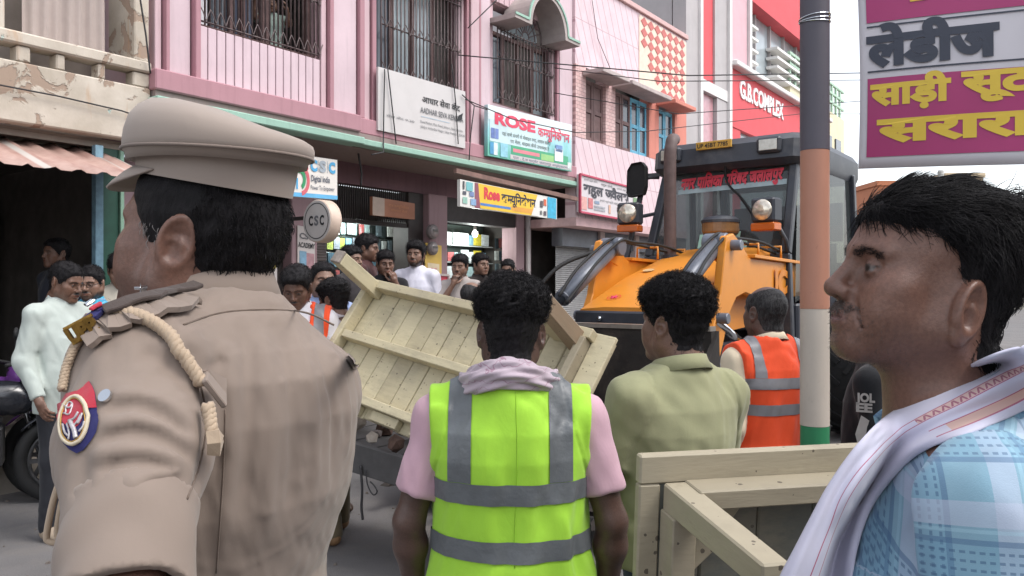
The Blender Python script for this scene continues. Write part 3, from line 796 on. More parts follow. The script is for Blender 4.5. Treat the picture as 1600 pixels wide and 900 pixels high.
mb.poly([(x, y, 3.62) for x, y in pts] + [(x + .01 * math.sin(x * 9), y * 1.02, 5.6) for x, y in pts] + [(x, y + .004, 5.6) for x, y in pts] + [(x, y + .004, 3.62) for x, y in pts],
        [(i, i + 1, n + 2 + i, n + 1 + i) for i in range(n)])
tag(mb.build('curtain', cloth('grey_brown_curtain', 'a89a94'), None, smooth=True), 'grey brown cloth curtain hung behind the old parapet', 'curtain').matrix_world = ob.matrix_basis
# dark shop under it: back, sides, shelf goods, posts
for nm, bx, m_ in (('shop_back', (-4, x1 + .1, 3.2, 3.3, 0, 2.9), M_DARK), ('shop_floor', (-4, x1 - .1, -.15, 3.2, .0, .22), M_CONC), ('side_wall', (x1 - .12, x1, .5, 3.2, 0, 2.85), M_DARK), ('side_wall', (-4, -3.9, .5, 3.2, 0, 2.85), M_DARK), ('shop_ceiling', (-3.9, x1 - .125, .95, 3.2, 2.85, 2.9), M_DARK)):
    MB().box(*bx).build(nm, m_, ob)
pst = MB(); X = fs(152, 380, .1)[0] - S0
pst.box(X - .035, X + .035, .06, .13, 0, 2.85); pst.build('post', mat('pale_blue_post', '6f8f9f', .6, .25, 14), ob, bevel=.004)
X = fs(172, 380, .2)[0] - S0
MB().box(X - .10, X + .06, .17, .24, 0, 2.85).build('door_frame', mat('dark_green_paint', '1f4a3c', .5, .2), ob, bevel=.004)
MB().box(X + .065, X + .10, .14, .25, 0, 2.85).build('door_frame', mat('pale_green_paint', '7fa08c', .5, .2), ob, bevel=.004)
MB().box(X + .105, x1 - .13, .45, .55, 0, 2.85).build('wall', M_CONC, ob)
# corrugated awning
aw = fempty('awning', S0, label='pinkish corrugated metal awning over the dark shop', cat='awning')
mb = MB(); n = 190; A = []; Bq = []
for i in range(n + 1):
    x = -4 + (x1 + 3.75) * i / n; h = .022 * max(0, min(1, (math.sin(x * 2 * math.pi / .19) - .45) * 4))
    A.append((x, -.62, 2.50 + h)); Bq.append((x, .30, 2.83 + h))
mb.poly(A + Bq, [(i, i + 1, n + 2 + i, n + 1 + i) for i in range(n)])
def awn():
    t = NT('awning_sheet'); s_ = t.sep(t.co())
    st = t.ramp(t.noise(.9, 2, vec=t.map((6, .05, .05))), [(.56, (0,) * 3), (.60, (.8,) * 3)])
    a = t.mix(st, t.ramp(t.noise(5, 6), [(.3, lin('957268')), (.7, lin('b2958a'))]), lin('b9b5ae'))
    t.col(a); t.set(Roughness=.55); return t.m
o = mb.build('corrugated_sheet', awn(), aw); autosmooth(o, 50)
sm = o.modifiers.new('sheet', 'SOLIDIFY'); sm.thickness = .004
MB().box(-4, x1 - .3, .28, .33, 2.70, 2.80).build('batten', M_DARKB, aw)
# goods inside the dark shop
for i in range(26):
    w = random.uniform(.25, .45); h = random.uniform(.12, .28); s_ = random.uniform(.3, 3.3); t_ = random.choice((1.6, 2.2, 2.7)); z = .22 + random.choice((0, .3, .6, .9))
    o = MB().box(-w / 2, w / 2, -.15, .15, 0, h).build('goods_carton', mat('carton_%d' % (i % 5), ('8a7462', '6b5c58', '9a7a6a', '5f6a70', 'a3988a')[i % 5], .8, .2, 8), bevel=.008)
    z = .22; o.location = fp(s_, t_, z); o.rotation_euler = (0, 0, FROT + random.uniform(-.2, .2))
    tag(o, 'dim %s carton of goods inside the dark open shop' % ('brown', 'mauve-grey', 'tan', 'slate', 'pale')[i % 5], 'carton', 'cartons in the dark shop')
rk = fempty('goods_rack', 1.9, 2.9, .22, 'dim wooden rack of goods at the back of the dark shop', 'rack')
for k in range(5): MB().box(-1.6, 1.6, -.18, .2, .25 + .42 * k, .28 + .42 * k).build('shelf', M_WOODB, rk)
for k in range(4): MB().box(-1.6 + 1.07 * k - .03, -1.6 + 1.07 * k + .03, -.2, .22, 0, 2.2).build('upright', M_WOODB, rk)

# ------------------------------------------------------------------ pink building with shops
S1 = fs(244, 60)[0]; E1 = fs(899, 200)[0]
pb = fempty('shop_building', S1, label='pink two-storey building with barred windows above shops', cat='building')
def qx(px, py=100, t=0.0): return fs(px, py, t)[0] - S1
L1 = E1 - S1; TOPZ = 8.2
ZB = 3.60                                   # top of the rose band
w1a, w1b, w1z = qx(315), qx(505), fs(400, 62)[1]
w2a, w2b, w2z = qx(592, 100, .08), qx(720, 100, .08), fs(650, 118, .08)[1]
w3a, w3b, w3z = qx(775, 100, .08), qx(866, 100, .08), fs(820, 172, .08)[1]
jog = qx(556)
# wall shell around the openings (thickness t 0.12..0.3)
mb = MB(); TW = .14
for a, b, z0, z1 in ((-.0, w1a, ZB, TOPZ), (w1a, w1b, ZB, w1z - .002), (w1b, w2a, ZB, TOPZ), (w2a, w2b, ZB, 4.2), (w2b, w3a, ZB, TOPZ), (w3a, w3b, ZB, 4.3), (w3b, L1, ZB, TOPZ), (w1a, w1b, 6.6, TOPZ), (w2a, w2b, 6.4, TOPZ), (w3a, w3b, fs(820, 60, .08)[1] + .35, TOPZ)):
    mb.box(a, b, TW, .34, z0, z1)
mb.build('wall', M_PINK, pb)
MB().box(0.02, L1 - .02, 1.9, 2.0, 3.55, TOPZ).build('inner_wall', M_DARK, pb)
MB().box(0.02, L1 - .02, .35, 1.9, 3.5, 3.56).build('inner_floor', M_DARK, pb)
# cladding strips on the front: each vertical panel a piece
def strip(px0, px1, z0, z1, m_, t0=.02, nm='cladding_panel', gap=.012, t1=TW - .001):
    return MB().box(qx(px0) + gap / 2, qx(px1) - gap / 2, t0, t1, z0, z1).build(nm, m_, pb, bevel=.006)
for a, b, m_, t0 in ((245, 257, M_PINK, .04), (257.5, 265, M_ROSE, -.02), (265.5, 303, M_PINK2, .05), (303.5, 313.5, M_ROSE, -.02), (506, 515, M_PINK, .05), (515.5, 523, M_ROSE, -.0), (523.5, 562, M_PINK2, .05), (562.5, 571, M_ROSE, .0), (571.5, 583, M_PINK, .05), (583.5, 591, M_ROSE, .02),
                     (721, 733, M_PINK, .09), (733.5, 738, M_ROSE, .05), (738.5, 752, M_PINK, .03), (752.5, 757, M_ROSE, .05), (757.5, 774, M_PINK2, .09), (867, 874, M_PINK, .09), (874.5, 878, M_ROSE, .05), (878.5, 899, M_PINK2, .05)):
    strip(a, b, ZB + .002, TOPZ, m_, t0)
e = [315 + 12.6 * k for k in range(16)]
for k in range(15):
    a, b = w1a + (w1b - w1a) * k / 15, w1a + (w1b - w1a) * (k + 1) / 15
    MB().box(a + .005, b - .005, .05, TW - .001, ZB + .002, w1z).build('cladding_panel', M_PINK2, pb, bevel=.005)
zt3 = fs(820, 60, .08)[1]
for k in range(13):                          # narrow ribs above the right window
    a, b = w3a - .05 + (w3b - w3a + .1) * k / 13, w3a - .05 + (w3b - w3a + .1) * (k + 1) / 13
    MB().box(a + .006, b - .006, .08, TW - .001, zt3 + .36, TOPZ).build('cladding_panel', M_PINK, pb, bevel=.006)
    if k % 2 == 0: MB().box(w2a + (w2b - w2a) * k / 13 + .006, w2a + (w2b - w2a) * (k + 2) / 13 - .006, .08, TW - .001, 6.402, TOPZ).build('cladding_panel', M_PINK, pb, bevel=.006)
MB().box(0, L1, .0, 2.2, TOPZ + .002, TOPZ + .12).build('roof', M_CONC, pb)
MB().box(-.02, .0 - .001, TW, 2.0, 3.5, TOPZ).build('side_wall', M_PINK, pb)
# bands
MB().box(-.06, jog, -.10, .16, ZB - .19, ZB).box(jog + .002, L1, -.03, .16, ZB - .19, ZB - .003).build('rose_band', M_ROSE, pb, bevel=.012)
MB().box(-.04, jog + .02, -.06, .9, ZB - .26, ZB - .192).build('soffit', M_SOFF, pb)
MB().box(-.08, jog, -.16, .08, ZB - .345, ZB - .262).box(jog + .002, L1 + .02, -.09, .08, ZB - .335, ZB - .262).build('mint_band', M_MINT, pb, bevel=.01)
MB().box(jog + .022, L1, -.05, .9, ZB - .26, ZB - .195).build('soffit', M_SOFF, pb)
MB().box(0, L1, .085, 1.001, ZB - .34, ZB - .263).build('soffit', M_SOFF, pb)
def grille(nm, a, b, z0, z1, t, n, parent, scroll=True, deep=.0):
    g = MB()
    for i in range(n + 1):
        x = a + (b - a) * i / n
        g.tube([(x, t, z0), (x, t, z1)], .0095, 6)
    zs = [z0 + .03, z0 + .62, z0 + 1.25, z1 - .03]
    for z in zs:
        if z < z1: g.bar((a, t, z), (b, t, z), .022, .012)
    if scroll:
        for i in range(0, n, 2):
            x0 = a + (b - a) * i / n; x2 = a + (b - a) * (i + 2) / n
            for z in (zs[1], zs[0] + .04):
                g.tube(catmull([(x0, t - .012, z + .09), (x0 + (x2 - x0) * .28, t - .02, z + .03), ((x0 + x2) / 2, t - .02, z - .03), (x2 - (x2 - x0) * .28, t - .02, z + .03), (x2, t - .012, z + .09)], 4), .006, 5)
    return g.build(nm, M_BAR, parent, smooth=True)
def window(a, b, z0, z1, leaves, t=.20, gl=(M_GLASSD, M_GLASSL), fm=M_WOODB, nm='window', parent=None, rec=.0):
    f = MB(); w = .06
    f.box(a, a + w, t, t + .08, z0, z1).box(b - w, b, t, t + .08, z0, z1).box(a + w + .001, b - w - .001, t, t + .08, z1 - w, z1).box(a + w + .001, b - w - .001, t, t + .08, z0, z0 + w)
    for i in range(1, leaves):
        x = a + (b - a) * i / leaves; f.box(x - .03, x + .03, t + .003, t + .077, z0 + w + .001, z1 - w - .001)
    wo = f.build(nm, fm, parent, bevel=.004)
    for i in range(leaves):
        x0 = a + (b - a) * i / leaves + .035; x1_ = a + (b - a) * (i + 1) / leaves - .035
        MB().box(x0, x1_, t + .035, t + .045, z0 + w, z1 - w).build('pane', gl[(i * 2 + (i > 1)) % len(gl)], wo)
    return wo
# left wide window: frame, open dark middle with a person behind
grille('grille', w1a + .02, w1b - .02, w1z + .02, 6.4, .06, 27, pb)
f = MB(); 
for x, w in ((w1a, .06), (w1a + .45, .05), (w1a + .86, .10), (w1b - .9, .05), (w1b - .06, .06)): f.box(x, x + w, .22, .30, w1z, 6.6)
f.box(w1a, w1b, .14, .22, w1z - .0, w1z + .05)
wf = f.build('window', M_WOODB, pb, bevel=.005)
MB().box(w1a + .07, w1a + .22, .25, .262, w1z + .06, 6.5).build('pane', mat('bright_curtain_slit', 'e6e6ea', .7, .03), wf)
MB().box(w1a + .24, w1a + .45, .25, .262, w1z + .06, 6.5).build('pane', M_GLASSD, wf)
def cur(nm, a, b, z0, z1, t, m_, seed):
    mb = MB(); n = 36; pts = [(a + (b - a) * i / n, t + .03 * math.sin(i * 1.25 + seed) + .015 * math.sin(i * .6)) for i in range(n + 1)]
    mb.poly([(x, y, z0) for x, y in pts] + [(x, y * 1.0, z1) for x, y in pts], [(i, i + 1, n + 2 + i, n + 1 + i) for i in range(n)])
    return mb.build(nm, m_, pb, smooth=True)
cur('curtain', w1a + .5, w1a + .9, w1z + .05, 6.5, .42, cloth('blue_grey_curtain', '7d8496'), 1)
cur('curtain', w2a + .25, w2a + .55, 4.2, 6.3, .42, cloth('maroon_curtain', '713a4e'), 2); cur('curtain', w2a + .95, w2a + 1.5, 4.2, 6.3, .45, cloth('blue_grey_curtain', '7d8496'), 4)
window(w2a, w2b, 4.15, 5.62, 4, .24, (M_GLASSD, M_DARK, M_GLASSL), M_WOODB, 'window', pb)
grille('grille', w2a + .02, w2b - .02, 4.2, 5.55, .06, 22, pb)
window(w3a, w3b, 4.3, zt3 + .0, 4, .24, (M_GLASSD, M_GLASSL, M_DARK), M_WOODB, 'window', pb)
grille('grille', w3a + .02, w3b - .02, 4.35, zt3, .07, 18, pb)
def hood(a, b, z, rise, nm='window_hood'):
    """flat slab with a half round arch in the middle"""
    c = (a + b) / 2; r_ = (b - a) * .30; out = []; inn = []
    th = .075
    arc = [(c - r_ * math.cos(R(180 * i / 16)), z + r_ * 1.15 * math.sin(R(180 * i / 16))) for i in range(17)]
    path = [(a - .12, z)] + arc + [(b + .12, z)]
    arc2 = [(c - (r_ + th) * math.cos(R(180 * i / 16)), z + th + (r_ * 1.15) * math.sin(R(180 * i / 16))) for i in range(17)]
    path2 = [(a - .12, z + th)] + arc2 + [(b + .12, z + th)]
    n = len(path); mb = MB()
    V = [(x, -.34, y) for x, y in path] + [(x, -.34, y) for x, y in path2] + [(x, TW, y) for x, y in path] + [(x, TW, y) for x, y in path2]
    fcs = []
    for i in range(n - 1):
        fcs += [(i, i + 1, n + i + 1, n + i), (2 * n + i, 3 * n + i, 3 * n + i + 1, 2 * n + i + 1), (n + i, n + i + 1, 3 * n + i + 1, 3 * n + i), (i, 2 * n + i, 2 * n + i + 1, i + 1)]
    fcs += [(0, n, 3 * n, 2 * n), (n - 1, 3 * n - 1, 4 * n - 1, 2 * n - 1)]
    mb.poly(V, fcs); h = mb.build(nm, mat('grey_hood', 'a79c98', .8, .15, 4, .2), pb)
    rim = MB()
    for i in range(n - 1):
        (xa, ya), (xb, yb) = path2[i], path2[i + 1]
        rim.bar((xa, -.345, ya - .012), (xb, -.345, yb - .012), .02, .035, up=(0, 0, 1) if abs(yb - ya) < abs(xb - xa) else (1, 0, 0))
    rim.build('hood_rim', M_MINT, h)
    fan = MB()
    for i in range(1, 9):
        a_ = R(180 * i / 9); fan.tube([(c + .08 * math.cos(a_), .10, z + .08 * math.sin(a_)), (c + r_ * .97 * math.cos(a_), .10, z + r_ * 1.1 * math.sin(a_))], .009, 5)
    for rr in (.09, r_ * .55, r_ * .96): fan.tube([(c + rr * math.cos(R(180 * i / 14)), .10, z + rr * 1.1 * math.sin(R(180 * i / 14))) for i in range(15)], .009, 5)
    fan.build('fan_grille', M_BAR, h)
    MB().prism([(x - c, y - z) for x, y in arc], (c, .2, z), (1, 0, 0), (0, 0, 1), (0, 1, 0), .03).build('pane', M_GLASSL, h)
hood(w3a + .02, w3b - .02, zt3 + .02, .5)
hood(w2a + .02, w2b - .02, 5.62, .5)
# shop storey: piers, beams, interiors
TG = 1.0
def gx(px, py=350, t=TG): return fs(px, py, t)[0] - S1
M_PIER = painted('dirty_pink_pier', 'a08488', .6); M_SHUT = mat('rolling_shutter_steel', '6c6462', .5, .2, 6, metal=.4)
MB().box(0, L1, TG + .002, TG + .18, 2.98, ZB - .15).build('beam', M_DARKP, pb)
for nm, a, b, t0, t1, m_ in (('pier', -.05, .5, .6, 1.4, M_PIER), ('pier', gx(452), gx(492), TG - .05, TG + .3, M_PIER), ('pier', gx(637), gx(660), TG - .02, TG + .3, M_DARKB), ('pier', gx(661), gx(690), TG - .12, TG + .32, M_PIER), ('pier', gx(806), gx(818), TG - .02, TG + .3, M_PIER), ('pier', gx(826), L1, TG - .06, TG + .35, M_PIER)):
    MB().box(a, b, t0, t1, .3, 2.975).build(nm, m_, pb, bevel=.01)
for a, b in ((gx(818.5), gx(824.5)),): MB().cyl(((a + b) / 2, TG - .05, .3), ((a + b) / 2, TG - .05, 2.97), .045, 14).build('drain_pipe', mat('white_pipe', 'c8c0bc', .5, .1), pb, smooth=True)
MB().box(.5, gx(452) - .002, TG + .12, TG + .2, .3, 2.97).build('rear_panel', M_DARKB, pb)
# corrugated rolled shutters hanging at the top of each shop
def shutter(a, b, z0, z1, t, m_, parent):
    mb = MB(); n = int((z1 - z0) / .035); pts = []
    for i in range(n * 2 + 1):
        z = z0 + (z1 - z0) * i / (n * 2); pts.append((t + (.012 if i % 2 else 0), z))
    k = len(pts); mb.poly([(a, y, z) for y, z in pts] + [(b, y, z) for y, z in pts], [(i, k + i, k + i + 1, i + 1) for i in range(k - 1)])
    return mb.build('rolling_shutter', m_, parent)
mb = MB()
for i in range(40):
    x = gx(505) + (gx(636) - gx(505)) * i / 39; mb.box(x - .006, x + .006, TG + .02, TG + .04, 2.52, 2.97)
mb.box(gx(500), gx(636), TG + .0, TG + .06, 2.46, 2.515); mb.build('vent_grille', M_DARKB, pb)
MB().box(gx(492) + .002, gx(637) - .002, TG + .22, TG + .4, 2.50, 2.975).build('lintel', M_DARK, pb)
MB().box(gx(691), gx(805), TG + .0, TG + .25, 2.62, 2.975).build('lintel', M_DARKB, pb)
shutter(gx(492) + .01, gx(517), .3, 2.46, TG + .08, M_SHUT, pb)
for a, b in ((gx(494), gx(637) - .002), (gx(691), gx(806) - .002)):
    nm = 'interior'
    MB().box(a - .05, a - .002, TG + .31, 3.2, .3, 2.97).box(b + .75, b + .80, TG + .36, 3.2, .3, 2.97).build('inner_wall', mat('shop_inner_wall', '75706c', .8, .1), pb)
    MB().box(a, b + .8, 3.2, 3.3, .3, 2.97).build('inner_wall', mat('shop_back_wall', '6d7570', .8, .2), pb)
    MB().box(a, b + .75, TG + .41, 3.2, 2.78, 2.86).build('shop_ceiling', mat('shop_ceiling_paint', 'a8a49c', .8, .1), pb)
MB().box(-.0, L1 + .8, TG, 3.2, .2, .298).build('shop_floor', M_CONC, pb)
# shop lamps (lit in the photo)
def lamp(s, t, z, label, e=10):
    l = empty('shop_lamp', fp(s, t, z), FROT, label, 'lamp')
    MB().tube([(0, 0, .10), (0, 0, .03)], .022, 10).build('lamp_socket', M_WHITE, l)
    mb = MB(); mb.rings([[Vector((.045 * math.cos(a) * w, .045 * math.sin(a) * w, h)) for a in [2 * math.pi * k / 14 for k in range(14)]] for w, h in ((.35, .03), (.8, .01), (1, -.025), (.85, -.06), (.4, -.085))])
    mb.build('lamp_bulb', emit('lit_bulb', (1, .98, .93), 14), l, smooth=True)
    pl = bpy.data.lights.new('shop_lamp_light', 'POINT'); pl.energy = e; pl.shadow_soft_size = .06; pl.color = (.92, 1, .97)
    po = bpy.data.objects.new('shop_lamp_light', pl); COL.objects.link(po); po.location = (0, 0, -.17); po.parent = l
sA0, sA1 = gx(494) + S1, gx(637) + S1; sB0, sB1 = gx(691) + S1, gx(806) + S1
lamp(fs(735, 366, 1.6)[0], 1.5, fs(735, 366, 1.6)[1] + .03, 'round white bulb glowing in the right-hand phone shop', 9)
lamp((sA0 + sA1) / 2 + .3, 1.5, 2.62, 'white bulb glowing in the left-hand phone shop', 9)
# goods: packs hanging in rows at the back of both shops
PK = []
for w, h in ((.085, .19), (.11, .17), (.16, .15), (.20, .20)):
    PK.append(MB().box(-w / 2, w / 2, -.012, .012, -h, 0).box(-w * .3, w * .3, -.016, -.0125, -h * .8, -h * .3).mesh('pack', .003))
PKC = ['c9d2d0', '2f3a40', '6f7f86', 'd7dfe0', '8d96a0', '3d4a4c', 'b7a7a2', '4b6a7c', 'a9c3c4', 'c06a6a', '9fae5a', '5a5f6e', 'dfe6e2', '27302f', '7fa6b8']
CW = {'c9d2d0': 'pale grey', '2f3a40': 'dark slate', '6f7f86': 'grey', 'd7dfe0': 'white', '8d96a0': 'mid grey', '3d4a4c': 'dark green-grey', 'b7a7a2': 'beige', '4b6a7c': 'steel blue', 'a9c3c4': 'pale teal', 'c06a6a': 'red', '9fae5a': 'lime green', '5a5f6e': 'slate blue', 'dfe6e2': 'white', '27302f': 'black', '7fa6b8': 'light blue', 'd6c64a': 'yellow', 'c0323c': 'bright red'}
def pack(k, c, s, t, z, label, group):
    label = CW[c] + ' ' + label.replace('ROWS', 'upper rows' if z > 2.05 else 'lower rows')
    me = PK[k].copy() if (k, c) not in _pk else _pk[(k, c)]
    if (k, c) not in _pk:
        me.materials.append(mat('pack_' + c, c, .25, .25, 22, spec=.6)); _pk[(k, c)] = me
    o = bpy.data.objects.new('phone_pack', me); COL.objects.link(o); o.location = fp(s, t, z); o.rotation_euler = (0, R(random.uniform(-3, 3)), FROT)
    tag(o, label, 'package', group)
_pk = {}
TA, TB = 1.86, 1.90
for r_ in range(8):
    z = 2.56 - .235 * r_; s_ = sA0 + .10
    while s_ < sA1 + .68:
        pack(random.choice((0, 0, 1)), random.choice(PKC), s_ + random.uniform(-.01, .01), TA - .05 + random.uniform(-.01, .01), z + random.uniform(-.012, .012), 'blister pack hanging in the ROWS of the left-hand phone shop', 'packs hanging in the left-hand phone shop'); s_ += .118
rkA = fempty('display_rack', sA0, TA, .3, 'wall rack with hanging rails in the left-hand phone shop', 'rack')
WA = sA1 - sA0 + .72
MB().box(.02, WA, .02, .05, .1, 2.4).build('back_board', mat('rack_board', '39433f', .7, .2), rkA)
for r_ in range(8): MB().tube([(.05, -.03, 2.275 - .235 * r_), (WA, -.03, 2.275 - .235 * r_)], .006, 6).build('rail', mat('chrome_rail', 'b0b4b4', .25, .05, metal=1), rkA)
rkB = fempty('display_rack', sB0, TB, .3, 'shelf rack with white boxes in the right-hand phone shop', 'rack')
WB = fs(765, 380, TB)[0] - sB0; sC = sB0 + WB
MB().box(.02, WB, .16, .19, .1, 2.4).build('back_board', mat('rack_board', '39433f', .7, .2), rkB)
for r_ in range(7): MB().box(.02, WB, -.08, .155, .28 + .29 * r_, .295 + .29 * r_).build('shelf', mat('white_shelf', 'bfc6c4', .5, .08), rkB)
for r_ in range(7):
    s_ = sB0 + .05; z = .3 + .295 + .29 * r_
    while s_ < sC - .2:
        k = random.choice((2, 3, 3, 1)); h = (.19, .17, .15, .20)[k]; w = (.085, .11, .16, .2)[k]
        pack(k, random.choice(['d7dfe0', 'dfe6e2', 'c9d2d0', '7fa6b8', 'd7dfe0', 'c06a6a', 'a9c3c4', 'd6c64a']), s_ + w / 2, TB - .03, z + h + .012, 'accessory box on the ROWS of shelves in the right-hand shop', 'boxes on the right-hand shop shelves'); s_ += w + .02
for i in range(40):
    pack(random.choice((0, 1)), random.choice(PKC + ['c0323c']), sC + .08 + .11 * (i % 6), TB - .1 + .02 * (i % 3), 2.5 - .23 * (i // 6), 'small pack in the ROWS by the right wall of the right-hand shop', 'packs by the right wall of the right-hand shop')
for s0_, s1_, nm in ((sA0 + .25, sA1, 'left-hand'), (sB0 + .1, sB1 - .05, 'right-hand')):
    ct = fempty('shop_counter', s0_, 1.25, .3, 'low glass-fronted counter of the %s phone shop' % nm, 'counter')
    MB().box(0, s1_ - s0_ - .1, 0, .45, 0, .78).build('counter_body', mat('counter_laminate', '7c6f68', .4, .15), ct, bevel=.008)
    MB().box(-.02, s1_ - s0_ - .08, -.03, .47, .785, .815).build('counter_top', mat('counter_top', 'a9a29c', .25, .1), ct, bevel=.005)
# electricity meters on the pink pier
for px, py, sz in ((678, 362, .21), (678, 388, .19)):
    s_, z_ = fs(px, py, TG - .2)
    o = fempty('electric_meter', s_, TG - .135, z_ - sz / 2, '%s round grey electric meter on the pink pier' % ('upper' if py < 370 else 'lower'), 'electric meter')
    MB().cyl((0, 0, sz / 2), (0, -.07, sz / 2), sz * .52, 22).build('meter_case', mat('grey_meter', '7a7272', .45, .2, 8), o, bevel=.01, smooth=True)
    MB().cyl((0, -.071, sz / 2), (0, -.085, sz / 2), sz * .38, 22).build('meter_dial', mat('pale_dial', 'a59d9c', .2, .15, 12), o, smooth=True)
    MB().box(-.05, .05, -.094, -.086, sz * .5, sz * .66).build('meter_window', mat('dark_dial', '4a4444', .3), o)
# ------------------------------------------------------------------ building with pink tiles (jeweller)
S2 = E1; E2 = fs(1072, 150)[0]
tb = fempty('tiled_building', S2, label='pink tiled building with brown and blue shutters and chequered tiles', cat='building')
def tx(px, py=200, t=0.0): return fs(px, py, t)[0] - S2
L2 = E2 - S2
def tiles():
    t = NT('diagonal_pink_tiles'); x = t.sep(t.co())
    dg = t.math('FRACT', t.math('MULTIPLY', t.math('ADD', x[0], t.math('MULTIPLY', x[2], .45)), 4.4))
    vt = t.math('FRACT', t.math('MULTIPLY', x[2], 1.15))
    ln = t.math('MAXIMUM', t.math('GREATER_THAN', dg, .90), t.math('MULTIPLY', t.math('GREATER_THAN', vt, .985), 1.0))
    a = t.ramp(t.noise(3, 6), [(.3, lin('ccb0b6')), (.7, lin('d9c2c6'))]); a = t.mix(t.math('MULTIPLY', ln, .8), a, lin('a8828a'))
    d = t.ramp(t.noise(4, 8, vec=t.map((2, 2, .5)), rough=.7), [(.55, (0,) * 3), (.8, (.5,) * 3)]); a = t.mix(d, a, lin('b7a098'))
    t.col(a); t.bump(t.math('SUBTRACT', 0.0, ln), .3, .006); t.set(Roughness=.35); return t.m
def bricks():
    t = NT('painted_brick_wall'); v = t.n('TexBrick'); t.l(t.map((1, 1, 1), (R(90), 0, 0)), v.inputs['Vector']); v.inputs['Scale'].default_value = 4.2
    v.inputs['Color1'].default_value = (*lin('d9bcb8'), 1); v.inputs['Color2'].default_value = (*lin('d0aba8'), 1); v.inputs['Mortar'].default_value = (*lin('a98684'), 1); v.inputs['Mortar Size'].default_value = .02
    t.col(v.outputs[0]); t.bump(v.outputs['Fac'], -.4, .006); t.set(Roughness=.8); return t.m
M_TILE = tiles(); M_BRK = bricks(); M_ORBR = painted('orange_red_paint', 'cc8070'); M_LINT = mat('grey_lintel', 'b3a5a2', .85, .15, 5, .3)
zw0 = fs(930, 222)[1]; zw1 = fs(930, 128)[1]; zr = 6.78; zb = fs(905, 340)[1]
wins = [(915, 946), (961, 1014), (1029, 1054)]
zones = [(0, zb, zw0, M_TILE), (zw1 + .1, zw1 + .1, zr, M_TILE)]
MB().box(0.002, L2, 0, .2, zb, zw0).build('wall', M_TILE, tb)
MB().box(0.002, L2, 0.003, .2, zw1 + .18, zr).build('wall', M_TILE, tb)
prev = 0.002
for i, (a, b) in enumerate(wins + [(1072, 1072)]):
    MB().box(prev, tx(a), -.006, .2, zw0 + .001, zw1 + .178).build('wall', M_BRK if i < 2 else M_ORBR, tb); prev = tx(b)
MB().box(tx(1058), L2, .8, 1.0, 0, zr).box(.0, L2, 1.2, 1.3, 0, zr).build('rear_wall', M_DARK, tb)
MB().box(0, L2 + .02, -.05, .25, zr + .002, zr + .10).build('coping', mat('pink_coping', 'c9a7a4', .8, .1), tb, bevel=.01)
for (a, b), fm, nl in zip(wins, (M_WOODB, M_WOODB, M_BLUEP), (1, 2, 1)):
    xa, xb = tx(a), tx(b); w = MB()
    n = 2 if nl == 1 else 4
    for k in range(n):
        q0 = xa + (xb - xa) * k / n; q1 = xa + (xb - xa) * (k + 1) / n; m_ = fm if not (nl == 2 and k >= 2) else M_BLUEP
        mb = MB(); t0 = .05
        mb.box(q0 + .006, q0 + .06, t0, t0 + .05, zw0, zw1).box(q1 - .06, q1 - .006, t0, t0 + .05, zw0, zw1)
        for z in (zw0, (zw0 + zw1) / 2 - .03, zw1 - .07): mb.box(q0 + .061, q1 - .061, t0 + .001, t0 + .049, z, z + .07)
        f = mb.build('window_shutter', m_, tb, bevel=.004)
        for z in (zw0 + .071, (zw0 + zw1) / 2 + .041): MB().box(q0 + .061, q1 - .061, t0 + .018, t0 + .03, z, z + (zw1 - zw0) / 2 - .112).build('panel', m_ if (k % 2 == 0 or nl == 1) and m_ is M_WOODB else M_GLASSD, f)
    MB().box(xa - .12, xb + .12, -.42, -.007, zw1 + .02, zw1 + .10).build('lintel_slab', M_LINT if fm is M_WOODB else M_ORBR, tb, bevel=.01)
# chequered diamonds: each red tile a piece
cx0, cx1 = tx(1001, 100), tx(1070, 100); nd = 14; dw = (cx1 - cx0) / nd; dh = .098
MB().box(cx0 - dw * .5, L2 - .01, -.008, .002, zw1 + .22, zr - .04).build('cream_field', mat('cream_tile', 'd9c4b0', .35, .12, 9), tb)
M_RT = mat('red_tile', 'b8584e', .4, .2, 9); ii = 0
dm = MB().prism([(-dw * .98, 0), (0, -dh * .98), (dw * .98, 0), (0, dh * .98)], (0, -.009, 0), (1, 0, 0), (0, 0, 1), (0, -1, 0), .007).mesh('tile'); dm.materials.append(M_RT)
zz = zr - .04 - dh
row = 0
while zz > zw1 + .22 + dh:
    for k in range(0, nd, 2):
        x = cx0 + dw * (k + .9)
        z_ = zz - (dh if k % 2 else 0)
        if z_ < zw1 + 1.0 and k < (zw1 + 1.0 - z_) * 6.4: continue
        if z_ < zw1 + .22 + dh: continue
        o = link('tile', dm, tb); o.location = (x, 0, z_)
    zz -= dh * 2.0; row += 1
# ground floor under it: recessed grey shutters
MB().box(0, L2, -.02, 1.2, zb - .14, zb - .002).build('soffit', mat('pink_soffit', 'c8a7a7', .8, .15), tb)
for k in range(3):
    a = .25 + k * (L2 - .3) / 3; b = a + (L2 - .3) / 3 - .2
    shutter(a, b, .15, zb - .45, .55, mat('grey_rolled_shutter', '8b8a8a', .5, .15, 6), tb)
    MB().box(a - .02, b + .02, .4, .62, zb - .45, zb - .145).build('shutter_box', mat('dark_shutter_box', '5d6068', .5, .2), tb)
    MB().box(b + .021, b + .18, .35, .7, 0, zb - .145).build('pier', M_LINT, tb)
MB().box(0, L2, .3, 1.2, 0, .15).build('shop_floor', M_CONC, tb)

